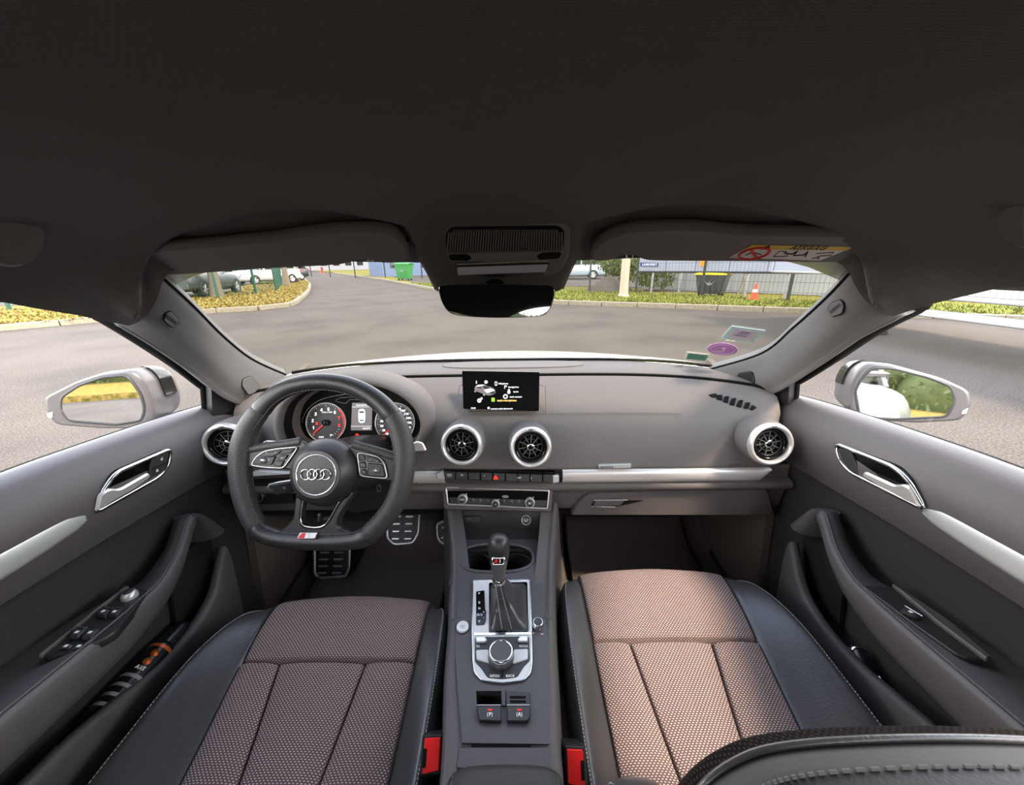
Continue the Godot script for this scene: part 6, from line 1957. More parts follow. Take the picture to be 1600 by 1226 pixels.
# ---------------------------------------------------------------- door mirrors and bonnet
func build_side_mirror(s: int) -> void:
	var fr := frame(on_z(160 if s < 0 else 1425, 625 if s < 0 else 615, -0.84), v3(1, 0, -0.18 if s < 0 else 0.455), v3(0, 1, -0.10 if s < 0 else -0.135))
	var o: Array = [[69, 622], [73, 619], [117, 596.6], [157, 583.5], [205, 578], [222, 592], [237, 628], [238, 654], [222, 669.6], [157, 669.6], [86, 664], [71, 647]] if s < 0 else [[1331, 597], [1342, 577], [1357, 567], [1395, 570], [1475, 592], [1516, 611], [1520, 633], [1504, 657], [1434, 661], [1351, 656], [1326, 636]]
	var gl: Array = [[98, 620], [125, 602], [162, 589], [198, 586], [209, 597], [222, 617], [227, 638], [222, 656], [183, 662], [110, 656], [98, 641]] if s < 0 else [[1336, 611], [1345, 592], [1362, 574.5], [1395, 575.5], [1448, 589], [1484, 603], [1491, 625], [1478, 650], [1395, 654], [1343, 650]]
	var t := thing("door_mirror", "silver door mirror outside the driver window" if s < 0 else "silver door mirror outside the passenger window", "door mirror", fr.origin - v3(0, 0.06, 0), "door mirrors")
	var out := rounded(local(fr, o), 0.012, 3)
	var c := Vector2.ZERO
	for p in out:
		c += p / out.size()
	var rings := []
	for q in [[0.93, 0.002, 0.0], [1.0, -0.004, 0.0], [1.02, -0.02, 0.0], [0.985, -0.045, 0.004], [0.93, -0.075, 0.012], [0.78, -0.105, 0.022], [0.42, -0.128, 0.03], [0.05, -0.133, 0.03]]:
		var r := []
		for p in out:
			var d: Vector2 = (p - c) * q[0]
			r.append(fr * Vector3(c.x + d.x - s * q[2], c.y + d.y, q[1]))
		rings.append(r)
	part(t, "housing", MB.new().loft(net_ring(rings, 3), true, true), M["mirror_shell"])
	var gp := rounded(local(fr, gl), 0.010, 3)
	part(t, "glass_frame", MB.new().tube(lay(fr, gp, 0.002), 0.0035, 8, true), M["black_plastic"])
	part(t, "glass", MB.new().prism(fr, gp, -0.001, 0.004, 0.0008), M["mirror_glass"])
	var tip: Array = [[76, 645], [84, 643], [83, 652], [78, 651]] if s < 0 else [[1503, 641], [1511, 637], [1508, 645], [1501, 646]]
	part(t, "assist_lamp", MB.new().prism(fr, local(fr, tip), 0.0, 0.004), M["white_print"])
	# dark gloss inset and stalk
	var inset := []
	for q in [[1.0, -0.042, 0.003], [0.965, -0.062, 0.008], [0.90, -0.083, 0.0145]]:
		var r := []
		for p in out:
			var d: Vector2 = p - c
			if -s * d.x > 0.055 and d.y > -0.010:
				d = d * (q[0] + 0.015)
				r.append(fr * Vector3(c.x + d.x - s * q[2], c.y + d.y, q[1]))
		inset.append(r)
	part(t, "gloss_inset", MB.new().shell(inset, 0.003, true), M["piano_black"])
	part(t, "stalk", MB.new().tube([fr * Vector3(c.x - s * 0.08, c.y - 0.07, -0.06), v3(s * 0.76, 0.83, -0.88), v3(s * 0.70, 0.83, -0.90)], 0.022, 12, false, 0.6), M["black_plastic"])
	if s < 0:
		# bonnet and wipers, seen over the dashboard
		var rows := []
		for q in [[-1.26, 0.895], [-1.38, 0.888], [-1.6, 0.838], [-1.9, 0.75], [-2.1, 0.62], [-2.15, 0.48]]:
			var r := []
			for f in [-1.0, -0.9, -0.6, -0.3, 0.0, 0.3, 0.6, 0.9, 1.0]:
				r.append(v3(f * 0.76, q[1] - 0.045 * f * f - (0.03 if absf(f) > 0.95 else 0.0), q[0] + 0.08 * f * f))
			rows.append(r)
		var b := thing("bonnet", "white car bonnet just beyond the windscreen", "bonnet", v3(0, 0.8, -1.6))
		part(b, "panel", MB.new().shell(net(rows, 4, 3), 0.01, true), M["white_paint"])
		part(b, "scuttle", MB.new().shell([[v3(-0.72, 0.86, -1.13), v3(0.72, 0.86, -1.13)], [v3(-0.72, 0.855, -1.24), v3(0.72, 0.855, -1.24)]], 0.01, true), M["black_plastic"])
		for w in [[v3(0.62, 0.850, -1.10), v3(0.05, 0.888, -1.19), "long black wiper blade lying on the passenger side of the glass"], [v3(0.0, 0.870, -1.20), v3(-0.60, 0.835, -1.12), "black wiper blade lying on the driver side of the glass"]]:
			var wt := thing("wiper", w[2], "wiper", w[0], "wipers")
			part(wt, "blade", MB.new().tube([w[0], (w[0] + w[1]) / 2 + v3(0, 0.006, -0.012), w[1]], 0.006, 6), M["rubber"])
			part(wt, "arm", MB.new().tube([(w[0] + w[1]) / 2 + v3(0, 0.012, -0.014), w[1] + v3(0, 0.0, -0.04)], 0.006, 6), M["black_plastic"])

# ---------------------------------------------------------------- stickers on the windscreen
func glass_frame(u: float, v: float, net_of := [], off := 0.002) -> Transform3D:
	var g: Array = net_of if net_of.size() else wscr
	var best := 1e9
	var bi := 1
	var bj := 1
	var d := ray(u, v).normalized()
	for i in range(1, g.size() - 1):
		for j in range(1, g[0].size() - 1):
			var q: Vector3 = g[i][j] - EYE
			var e := (q - d * q.dot(d)).length() / q.length()
			if e < best:
				best = e
				bi = i
				bj = j
	var ax: Vector3 = (g[bi][bj + 1] - g[bi][bj - 1]).normalized()
	var ay: Vector3 = (g[bi + 1][bj] - g[bi - 1][bj]).normalized()
	var fr := frame(g[bi][bj], ax, ay)
	if fr.basis.z.dot(EYE - fr.origin) < 0:
		fr = frame(g[bi][bj], -ax, ay)
	var p := spot(fr, u, v)
	return at2(fr, p, off)

func build_stickers() -> void:
	var fr := glass_frame(1161, 521)
	var t := thing("parking_permit", "pale card in a clear sleeve on the windscreen", "sticker", fr.origin)
	part(t, "sleeve", MB.new().prism(fr, local(fr, [[1143.8, 508.8], [1195.6, 516], [1175.6, 535], [1127, 527.5]]), 0.0, 0.0008), M["sticker_pale"])
	part(t, "card", MB.new().prism(fr, local(fr, [[1148.8, 512.5], [1185, 518.3], [1174, 531.5], [1137.5, 526]]), 0.0008, 0.0012), M["label_white"])
	part(t, "print_field", MB.new().prism(fr, local(fr, [[1151, 514], [1178, 518.5], [1170, 528], [1142, 524.5]]), 0.0012, 0.0015), M["sticker_lilac"])
	var ln := MB.new()
	for q in [[1158, 517.3, 1172, 519.5], [1153, 519.3, 1168, 521.6], [1148, 522, 1166, 524.6]]:
		ln.tube(lay(fr, local(fr, [[q[0], q[1]], [q[2], q[3]]]), 0.0016), 0.0010, 4)
	part(t, "print_lines", ln, M["dark_print"])
	fr = glass_frame(1129, 545)
	t = thing("round_sticker", "violet round sticker with the figure one on the windscreen", "sticker", fr.origin)
	var o := local(fr, [[1105.5, 544.5], [1113, 538], [1128, 535.5], [1144, 538.5], [1152.5, 546], [1146, 552.5], [1130, 554.5], [1113, 551.5]])
	var sm := []
	for p in o:
		sm.append(p)
	part(t, "disc", MB.new().prism(fr, PackedVector2Array(curve(sm, 4, true)), 0.0, 0.0008), M["sticker_violet"])
	var ring := []
	for p in curve(sm, 4, true):
		ring.append(fr * Vector3(p.x * 0.80, p.y * 0.78, 0.0009))
	part(t, "white_ring", MB.new().tube(ring, 0.0006, 4, true), M["label_white"])
	var sg := signf(fr.basis.x.x)
	part(t, "figure", MB.new().text(fr.translated_local(Vector3(0.001, 0.004, 0.0009)), "1", 0.024, fontb).text(fr.translated_local(Vector3(-0.006, -0.010, 0.0009)), "Crit'Air", 0.009, font), M["label_white"])
	fr = glass_frame(1090, 558)
	t = thing("insurance_sticker", "small green and white insurance slip low on the windscreen", "sticker", fr.origin)
	part(t, "paper", MB.new().prism(fr, local(fr, [[1073.8, 549.5], [1108, 553.5], [1101.5, 567], [1070, 561.5]]), 0.0, 0.0008), M["label_white"])
	part(t, "green_field", MB.new().prism(fr, local(fr, [[1075.5, 551.5], [1106, 554.8], [1101.5, 563], [1072.5, 559.8]]), 0.0008, 0.0012), M["sticker_green"])
	part(t, "number", MB.new().prism(fr, local(fr, [[1091, 568.8], [1099, 569.6], [1098, 572.6], [1090, 571.6]]), 0.0, 0.0008), M["dark_print"])
	fr = glass_frame(1141, 533)
	var bits := thing("sticker_residue", "two small white scraps of paper above the violet sticker", "paper scrap", fr.origin)
	for q in [[1137.5, 532.4], [1145.5, 533.4]]:
		part(bits, "scrap", MB.new().prism(fr, local(fr, [[q[0] - 2.6, q[1] - 1.2], [q[0] + 2.6, q[1] - 0.8], [q[0] + 1.6, q[1] + 1.6], [q[0] - 2.8, q[1] + 1.0]]), 0.0, 0.0008), M["label_white"])

# ---------------------------------------------------------------- outside
func flat_poly(called: String, pts: Array, y0: float, y1: float, m: Material, label: String, category: String, kind := "structure") -> MeshInstance3D:
	var p := PackedVector2Array()
	for q in pts:
		p.append(Vector2(q.x, -q.y))
	return solo(called, MB.new().prism(frame(Vector3.ZERO, v3(1, 0, 0), v3(0, 0, -1)), p, y0, y1), m, label, category, "", kind)

func kerb(pts: Array, label: String) -> void:
	var t := thing("kerb", label, "kerb", v3(pts[0].x, 0, pts[0].y), "", "structure")
	var line := curve(pts, 10)
	# one stone a metre
	var at := 0.0
	var acc := [line[0]]
	for i in range(1, line.size()):
		var a: Vector2 = acc[acc.size() - 1]
		while a.distance_to(line[i]) > 1.0 and acc.size() < 200:
			a = a + (line[i] - a).normalized() * 1.0
			acc.append(a)
	for i in acc.size() - 1:
		var a: Vector2 = acc[i]
		var b: Vector2 = acc[i + 1]
		var d := v3(b.x - a.x, 0, b.y - a.y)
		var l := d.length()
		var f := frame(v3((a.x + b.x) / 2, 0.06, (a.y + b.y) / 2), d, Vector3.UP)
		part(t, "kerb_stone", MB.new().box(f, v3(l - 0.012, 0.14, 0.16), 0.012), M["kerb_stone"])

func tufts(called: String, label: String, pts: Array, n: int, y: float, m: Material, seed_: int) -> void:
	var poly := PackedVector2Array(pts)
	var lo := Vector2(1e9, 1e9)
	var hi := -lo
	for p in poly:
		lo = lo.min(p)
		hi = hi.max(p)
	var mb := MB.new()
	var rng := RandomNumberGenerator.new()
	rng.seed = seed_
	for k in 7:
		var a := rng.randf() * TAU
		var d := v3(cos(a), 0, sin(a))
		var w := v3(-sin(a), 0, cos(a)) * 0.008
		var b := d * rng.randf() * 0.06
		var h := 0.02 + rng.randf() * 0.045
		mb.grid([[b - w, b + w], [b + d * 0.02 + v3(0, h * 0.6, 0) - w * 0.8, b + d * 0.02 + v3(0, h * 0.6, 0) + w * 0.8], [b + d * 0.05 + v3(0, h, 0) - w * 0.1, b + d * 0.05 + v3(0, h, 0) + w * 0.1]])
	var mm := MultiMesh.new()
	mm.transform_format = MultiMesh.TRANSFORM_3D
	mm.mesh = mb.commit()
	var places := []
	var tries := 0
	while places.size() < n and tries < n * 6:
		tries += 1
		var p := Vector2(lerpf(lo.x, hi.x, rng.randf()), lerpf(lo.y, hi.y, rng.randf()))
		if Geometry2D.is_point_in_polygon(p, poly):
			places.append(Transform3D(Basis(Vector3.UP, rng.randf() * TAU).scaled(Vector3.ONE * (0.7 + rng.randf())), v3(p.x, y, p.y)))
	mm.instance_count = places.size()
	for i in places.size():
		mm.set_instance_transform(i, places[i])
	var o := MultiMeshInstance3D.new()
	o.multimesh = mm
	o.material_override = m
	top(o, called)
	tag(o, label, "grass", "", "stuff")

func fence(pts: Array, h: float, m: Material, label: String, post_r: float, step: float, seed_ := 0) -> void:
	var t := thing("mesh_fence", label, "fence", v3(pts[0].x, 0, pts[0].y))
	for p in pts:
		part(t, "post", MB.new().box(Transform3D(Basis(Vector3.RIGHT, Vector3.FORWARD, Vector3.UP), v3(p.x, h / 2 + 0.03, p.y)), v3(post_r * 2, post_r * 2, h + 0.06)), m)
	for i in pts.size() - 1:
		var a: Vector2 = pts[i]
		var b: Vector2 = pts[i + 1]
		var d := v3(b.x - a.x, 0, b.y - a.y)
		var l := d.length()
		var mb := MB.new()
		var n := int(l / step)
		for k in range(1, n):
			var p := v3(a.x, 0.05, a.y) + d * (float(k) / n)
			mb.tube([p, p + v3(0, h - 0.05, 0)], 0.0035, 3, false, 1.0, v3(0, 0, 1))
		for k in 8:
			var y := 0.08 + (h - 0.12) * k / 7.0
			mb.tube([v3(a.x, y, a.y), v3(b.x, y, b.y)], 0.0045, 3)
		var o := part(t, "wire_panel", mb, m)
		o.set_meta("kind", "stuff")

func leaves(parent: Node3D, called: String, blobs: Array, n: int, size: float, m: Material, seed_: int, hang := 0.3) -> void:
	var rng := RandomNumberGenerator.new()
	rng.seed = seed_
	var mb := MB.new()
	mb.grid([[v3(0, 0, 0), v3(0, 0, 0.001)], [v3(-0.22, 0.02, 0.5), v3(0.22, 0.02, 0.5)], [v3(0, 0, 0.999), v3(0, 0, 1)]])
	var mm := MultiMesh.new()
	mm.transform_format = MultiMesh.TRANSFORM_3D
	mm.mesh = mb.commit()
	mm.instance_count = n
	for i in n:
		var b: Array = blobs[rng.randi() % blobs.size()]
		var d := Vector3(rng.randf_range(-1, 1), rng.randf_range(-1, 1), rng.randf_range(-1, 1))
		if d.length() > 1.0:
			d = d.normalized() * rng.randf_range(0.7, 1.0)
		var p: Vector3 = b[0] + d * b[1]
		var ba := Basis.from_euler(Vector3(rng.randf_range(-0.6, 1.2) + hang, rng.randf() * TAU, rng.randf_range(-0.8, 0.8))).scaled(Vector3.ONE * size * rng.randf_range(0.6, 1.4))
		mm.set_instance_transform(i, Transform3D(ba, p - origin_of(parent)))
	var o := MultiMeshInstance3D.new()
	o.name = called
	o.multimesh = mm
	o.material_override = m
	parent.add_child(o, true)
	o.set_meta("kind", "stuff")

func trunk(at: Vector3, r: float, h: float, label: String) -> Node3D:
	var t := thing("tree", label, "tree", at)
	var rings := []
	var rng := RandomNumberGenerator.new()
	rng.seed = int(absf(at.x) * 100)
	for i in 9:
		var f := i / 8.0
		var ring := []
		for k in 14:
			var a := TAU * k / 14.0
			var rr := r * (1.0 - 0.45 * f + 0.5 * pow(1.0 - f, 8.0)) * rng.randf_range(0.93, 1.07)
			ring.append(at + v3(cos(a) * rr + 0.1 * sin(f * 2.0), h * f, sin(a) * rr))
		rings.append(ring)
	part(t, "trunk", MB.new().loft(rings, true, false), M["bark"])
	for k in 4:
		var a := k * 1.7
		part(t, "branch", MB.new().tube([at + v3(0.05, h * (0.6 + 0.08 * k), 0), at + v3(cos(a) * 0.8, h * 0.85 + 0.3, sin(a) * 0.8), at + v3(cos(a) * 1.6, h + 0.9, sin(a) * 1.6)], [r * 0.4, r * 0.28, r * 0.1], 8), M["bark"])
	return t

func car(label: String, at: Vector3, turn: float, paint: Material, estate: bool, group := "") -> void:
	var t := Node3D.new()
	t.transform = Transform3D(Basis(Vector3.UP, turn), at)
	top(t, "parked_car")
	tag(t, label, "car", group)
	# stations along the length, front at -z: z, sill, belt, half width
	var st := [[-2.15, 0.35, 0.62, 0.55], [-2.05, 0.24, 0.72, 0.74], [-1.6, 0.2, 0.82, 0.84], [-0.9, 0.2, 0.92, 0.88], [0.0, 0.2, 0.95, 0.89], [1.2, 0.22, 0.97, 0.88], [1.9, 0.24, 0.96, 0.84], [2.1, 0.30, 0.90, 0.76]]
	var rings := []
	for q in st:
		var r := []
		var mid: float = (q[1] + q[2]) / 2
		for p in [[-0.8, q[1]], [-0.97, q[1] + 0.12], [-1.0, mid], [-0.97, q[2] - 0.06], [-0.9, q[2]], [0.0, q[2] + 0.02], [0.9, q[2]], [0.97, q[2] - 0.06], [1.0, mid], [0.97, q[1] + 0.12], [0.8, q[1]]]:
			r.append(v3(p[0] * q[3], p[1], q[0]))
		rings.append(r)
	lpart(t, "body", MB.new().loft(net_ring(rings, 4), true, false), paint)
	var top_z: Array = [[-1.0, 0.93, 0.80], [-0.35, 1.36, 0.62], [0.3, 1.44, 0.62], [1.3, 1.42, 0.60], [1.75 if estate else 1.5, 1.36, 0.58], [2.02, 0.96, 0.74]]
	rings = []
	for q in top_z:
		var r := []
		for p in [[-0.86, 0.93], [-1.0 * q[2] / 0.86, q[1] - 0.04], [-0.85 * q[2] / 0.86, q[1]], [0.85 * q[2] / 0.86, q[1]], [1.0 * q[2] / 0.86, q[1] - 0.04], [0.86, 0.93]]:
			r.append(v3(p[0] * (0.86 if absf(p[1] - 0.93) > 0.001 else 0.93), p[1], q[0]))
		rings.append(r)
	lpart(t, "glasshouse", MB.new().loft(net_ring(rings, 3), true, false), M["car_glass"])
	var roof := []
	for q in top_z.slice(1, 5):
		roof.append([v3(-q[2] * 0.98, q[1] - 0.015, q[0]), v3(-q[2] * 0.8, q[1] + 0.012, q[0]), v3(0, q[1] + 0.03, q[0]), v3(q[2] * 0.8, q[1] + 0.012, q[0]), v3(q[2] * 0.98, q[1] - 0.015, q[0])])
	lpart(t, "roof", MB.new().shell(net(roof, 3, 3), 0.03, false), paint)
	for s in [-1, 1]:
		for z in [-0.35, 0.45, 1.35]:
			lpart(t, "pillar", MB.new().tube([v3(s * 0.83, 0.94, z + (0.0 if z < 1 else 0.35) - (0.55 if z < 0 else 0.0)), v3(s * 0.60, 1.42, z)], 0.035, 6), paint)
		for z in [-1.32, 1.28]:
			var wf := Transform3D(Basis(Vector3.UP, s * PI / 2), v3(s * 0.80, 0.31, z))
			var w := lpart(t, "wheel", MB.new().lathe(wf, [Vector2(0.20, 0.09), Vector2(0.29, 0.095), Vector2(0.315, 0.07), Vector2(0.315, -0.09), Vector2(0.2, -0.1)], 28), M["tyre"])
			lpart(w, "rim", MB.new().lathe(wf, [Vector2(0.215, 0.075), Vector2(0.20, 0.085), Vector2(0.185, 0.06), Vector2(0.0, 0.05)], 28), M["dark_metal"])
			for k in 5:
				lpart(w, "spoke", MB.new().box(wf.rotated_local(Vector3.BACK, TAU * k / 5).translated_local(v3(0.10, 0, 0.075)), v3(0.19, 0.05, 0.02), 0.005), M["wheel_alloy"])
		lpart(t, "tail_lamp", MB.new().box(Transform3D(Basis(Vector3.UP, -s * 0.5), v3(s * 0.66, 0.84, 2.07)), v3(0.28, 0.20, 0.12), 0.02), M["red_plastic"])
		lpart(t, "head_lamp", MB.new().box(Transform3D(Basis(Vector3.UP, s * 0.6), v3(s * 0.62, 0.66, -2.03)), v3(0.28, 0.14, 0.10), 0.02), M["aluminium"])
		lpart(t, "mirror", MB.new().box(Transform3D(Basis(), v3(s * 0.98, 0.98, -0.72)), v3(0.20, 0.13, 0.10), 0.03), paint)
	lpart(t, "number_plate", MB.new().box(Transform3D(Basis(), v3(0, 0.55, 2.125)), v3(0.5, 0.11, 0.02)), M["label_white"])
	lpart(t, "rear_bumper", MB.new().box(Transform3D(Basis(), v3(0, 0.42, 2.08)), v3(1.5, 0.22, 0.12), 0.03), paint)

func lpart(parent: Node3D, called: String, mb: MB, m: Material) -> MeshInstance3D:
	var o := MeshInstance3D.new()
	o.name = called
	o.mesh = mb.commit()
	o.material_override = m
	parent.add_child(o, true)
	return o

func wheelie_bin(called: String, label: String, at: Vector3, turn: float, size: Vector3, body: Material, lid: Material) -> void:
	var t := Node3D.new()
	t.transform = Transform3D(Basis(Vector3.UP, turn), at)
	top(t, called)
	tag(t, label, "bin")
	var rings := []
	for q in [[0.10, 0.78], [0.16, 0.82], [0.6, 0.93], [0.92, 1.0], [0.94, 1.05], [1.0, 1.05]]:
		rings.append(lay(frame(v3(0, q[0] * size.y, 0), v3(1, 0, 0), v3(0, 0, -1)), rounded(rect2(size.x * q[1], size.z * q[1]), 0.05)))
	lpart(t, "tub", MB.new().loft(rings, true, false), body)
	for k in 5:
		lpart(t, "rib", MB.new().box(Transform3D(Basis(Vector3.RIGHT, -0.06), v3((k - 2) * size.x * 0.18, size.y * 0.52, size.z * 0.475)), v3(0.04, size.y * 0.66, 0.03), 0.01), body)
	var l := []
	for q in [[-0.54, 0.0], [-0.5, 0.06], [0.0, 0.12], [0.5, 0.09], [0.55, 0.0]]:
		l.append([v3(-size.x * 0.54, size.y * (1.0 + q[1] * 0.6), q[0] * size.z), v3(-size.x * 0.4, size.y * (1.0 + q[1]), q[0] * size.z), v3(size.x * 0.4, size.y * (1.0 + q[1]), q[0] * size.z), v3(size.x * 0.54, size.y * (1.0 + q[1] * 0.6), q[0] * size.z)])
	lpart(t, "lid", MB.new().shell(net(l, 3, 3), 0.03, true), lid)
	for sx in [-1, 1]:
		for sz in [-1, 1]:
			lpart(t, "wheel", MB.new().lathe(Transform3D(Basis(Vector3.UP, PI / 2), v3(sx * size.x * 0.34, 0.08, sz * size.z * 0.3)), [Vector2(0, -0.03), Vector2(0.08, -0.03), Vector2(0.08, 0.03), Vector2(0, 0.03)], 16), M["tyre"])
	lpart(t, "logo", MB.new().prism(Transform3D(Basis(), v3(0, size.y * 0.62, size.z * 0.492)), PackedVector2Array([Vector2(-0.16, 0.06), Vector2(-0.04, -0.02), Vector2(0.0, 0.05), Vector2(0.05, -0.02), Vector2(0.17, 0.07), Vector2(0.05, -0.06), Vector2(-0.04, -0.07)]), 0.0, 0.02), M["grey_print"])

func build_outside() -> void:
	# verge on the driver side
	var left := [Vector2(-26, 12), Vector2(-17, 0.0), Vector2(-13.0, -5.2), Vector2(-10.9, -8.0), Vector2(-9.9, -9.6), Vector2(-8.6, -10.9), Vector2(-7.5, -11.5), Vector2(-7.15, -12.6), Vector2(-7.9, -14.4), Vector2(-10.5, -20.2), Vector2(-16, -31), Vector2(-30, -56), Vector2(-52, -96)]
	kerb([Vector2(-17, 0.0), Vector2(-13.0, -5.2), Vector2(-10.9, -8.0), Vector2(-9.9, -9.6), Vector2(-8.6, -10.9), Vector2(-7.5, -11.5), Vector2(-7.15, -12.6), Vector2(-7.9, -14.4), Vector2(-10.5, -20.2), Vector2(-16, -31), Vector2(-30, -56)], "pale kerb round the dry grass corner")
	var inner := []
	for p in left:
		inner.append(p + Vector2(-0.08, 0.02))
	flat_poly("verge", inner + [Vector2(-90, -96), Vector2(-90, 12)], 0.0, 0.11, M["dry_turf"], "dry yellow grass verge beyond the driver side", "verge")
	tufts("grass", "short dry yellow grass on the corner verge", [Vector2(-13.0, -5.2), Vector2(-10.9, -8.0), Vector2(-8.6, -10.9), Vector2(-7.5, -11.5), Vector2(-7.2, -12.6), Vector2(-7.9, -14.4), Vector2(-10.5, -20.2), Vector2(-16, -31), Vector2(-20, -31), Vector2(-13.2, -18), Vector2(-13, -14), Vector2(-18, -9)], 9000, 0.11, M["blade_dry"], 41)
	# car park tarmac behind the fence
	flat_poly("car_park", [Vector2(-13.0, -13.9), Vector2(-11.9, -15.2), Vector2(-11.9, -17.6), Vector2(-13.2, -22), Vector2(-18, -32), Vector2(-34, -60), Vector2(-60, -60), Vector2(-60, -12), Vector2(-22, -11)], 0.0, 0.125, M["asphalt"], "grey car park surface behind the green fence", "car park")
	var fp := [Vector2(-19, -6.6), Vector2(-16.7, -8.9), Vector2(-14.4, -11.1), Vector2(-12.6, -12.8), Vector2(-10.9, -14.5), Vector2(-10.95, -16.8), Vector2(-11.5, -19.2)]
	for k in 15:
		fp.append(Vector2(-11.5, -19.2) + Vector2(-1.13, -2.1) * (k + 1))
	fence(fp, 1.9, M["fence_green"], "green wire fence round the car park", 0.035, 0.10)
	car("dark green estate car with red tail lamps behind the green fence", v3(-13.1, 0.125, -16.5), 0.2, M["dark_green_paint"], true)
	car("white car beyond the dark estate in the car park", v3(-17.0, 0.125, -27.5), 2.7, M["white_paint"], false)
	car("dark grey car farthest back in the car park", v3(-19.5, 0.125, -33.5), 2.7, M["dark_green_paint"], true)
	trunk(v3(-11.75, 0.1, -15.6), 0.17, 4.2, "pale tree trunk beside the dark estate car")
	trunk(v3(-14.0, 0.1, -24.5), 0.16, 4.2, "slim tree trunk farther along the green fence")
	trunk(v3(-16.0, 0.1, -29.5), 0.16, 4.2, "slim tree trunk at the end of the car park")
	# verge ahead on the passenger side
	var right := [Vector2(30, 3.0), Vector2(18, -3.0), Vector2(11, -6.9), Vector2(6.7, -9.3), Vector2(3.6, -11.0), Vector2(1.3, -12.2), Vector2(-1.0, -14.6), Vector2(-3.4, -18.7), Vector2(-6.5, -25), Vector2(-11.5, -35), Vector2(-18, -47), Vector2(-34, -76), Vector2(-60, -120)]
	kerb(right.slice(0, 12), "long grey kerb ahead on the passenger side")
	var rin := []
	for p in right:
		rin.append(p + Vector2(0.06, -0.06))
	flat_poly("lawn", rin + [Vector2(120, -120), Vector2(120, 3)], 0.0, 0.115, M["green_turf"], "green and straw coloured lawn beyond the far kerb", "lawn")
	tufts("grass", "greener short grass along the far kerb", [Vector2(11, -7.0), Vector2(6.7, -9.4), Vector2(3.6, -11.1), Vector2(1.3, -12.3), Vector2(-1.0, -14.7), Vector2(-3.4, -18.8), Vector2(-6.5, -25.1), Vector2(-4, -26), Vector2(1.0, -17.5), Vector2(4.4, -15.0), Vector2(7.7, -11.2), Vector2(12, -8.5)], 7000, 0.115, M["blade_green"], 42)
	flat_poly("yard", [Vector2(-4.5, -21), Vector2(3, -19.5), Vector2(5.5, -17.2), Vector2(5.2, -15.4), Vector2(14, -11), Vector2(60, 2), Vector2(60, -60), Vector2(-22, -60), Vector2(-12, -40)], 0.0, 0.125, M["asphalt"], "pale yard surface behind the dark fence", "yard")
	fence([Vector2(-2.2, -22.5), Vector2(-0.6, -20.6), Vector2(0.9, -18.9), Vector2(2.19, -17.4), Vector2(2.9, -15.1), Vector2(4.45, -14.4), Vector2(6.05, -12.75), Vector2(7.65, -11.0), Vector2(9.4, -9.4), Vector2(11.2, -7.9), Vector2(13.0, -6.4), Vector2(14.8, -4.9)], 2.0, M["fence_black"], "dark wire fence round the yard with the bins", 0.03, 0.10)
	car("pale silver car parked in the yard behind the pole", v3(4.3, 0.125, -28.6), 1.45, M["silver_car_paint"], false)
	car("white car parked far off left of the silver car", v3(1.2, 0.125, -36.0), 1.5, M["white_paint"], false)
	# concrete pole
	var pt := thing("utility_pole", "pale concrete pole on the lawn in front of the tree", "pole", v3(3.62, 0.1, -13.0))
	part(pt, "shaft", MB.new().lathe(frame(v3(3.62, 0.1, -13.0), v3(1, 0, 0), v3(0, 0, -1)), [Vector2(0.145, 0.0), Vector2(0.135, 0.5), Vector2(0.10, 7.0), Vector2(0.0, 7.0)], 20), M["concrete_pole"])
	part(pt, "collar", MB.new().lathe(frame(v3(3.62, 0.1, -13.0), v3(1, 0, 0), v3(0, 0, -1)), [Vector2(0.19, 0.0), Vector2(0.19, 0.08), Vector2(0.145, 0.12)], 20), M["concrete_pole"])
	# mound
	var rows := []
	for i in 9:
		var r := []
		for j in 17:
			var a := TAU * j / 16.0
			var f := 1.0 - i / 8.0
			r.append(v3(3.75 + cos(a) * 1.0 * f, 0.11 + 0.62 * pow(1.0 - f, 0.8) + 0.03 * sin(j * 5.0 + i * 3.0), -15.7 + sin(a) * 0.6 * f))
		rows.append(r)
	solo("earth_mound", MB.new().grid(rows), M["earth_dark"], "dark pointed heap of earth behind the concrete pole", "mound")
	# weeping tree behind the fence
	var tr := trunk(v3(5.0, 0.12, -18.2), 0.2, 2.6, "leafy tree with hanging branches behind the concrete pole")
	leaves(tr, "foliage", [[v3(4.2, 2.0, -17.4), v3(1.5, 0.9, 1.1)], [v3(5.4, 1.5, -17.2), v3(1.5, 0.9, 1.2)], [v3(6.6, 1.2, -17.2), v3(1.1, 0.7, 1.0)], [v3(4.9, 3.0, -18.0), v3(2.4, 1.1, 1.6)], [v3(3.4, 1.9, -17.8), v3(0.9, 0.8, 0.9)], [v3(4.9, 0.95, -15.9), v3(1.0, 0.6, 0.5)], [v3(5.5, 0.75, -15.4), v3(0.8, 0.5, 0.5)], [v3(4.2, 1.3, -16.2), v3(0.9, 0.5, 0.5)]], 6500, 0.15, M["leaf_green"], 51, 0.7)
	var hd := thing("hedge", "dark hedge behind the silver car", "hedge", v3(6, 0.1, -36))
	for b in [[v3(4, 1.4, -36), v3(3.5, 1.6, 1.2)], [v3(10, 1.5, -34), v3(3.5, 1.7, 1.2)]]:
		part(hd, "core", blob(b[0], b[1] * 0.85, 3), M["leaf_dark"])
	leaves(hd, "foliage", [[v3(4, 1.4, -36), v3(3.6, 1.7, 1.3)], [v3(10, 1.5, -34), v3(3.6, 1.8, 1.3)]], 3500, 0.24, M["leaf_dark"], 52)
	# grey bin with yellow lid, cone, sticks
	wheelie_bin("recycling_bin", "large dark grey bin with a yellow lid behind the fence", v3(6.55, 0.12, -13.15), -0.75, v3(0.90, 0.66, 0.60), M["bin_grey"], M["bin_yellow"])
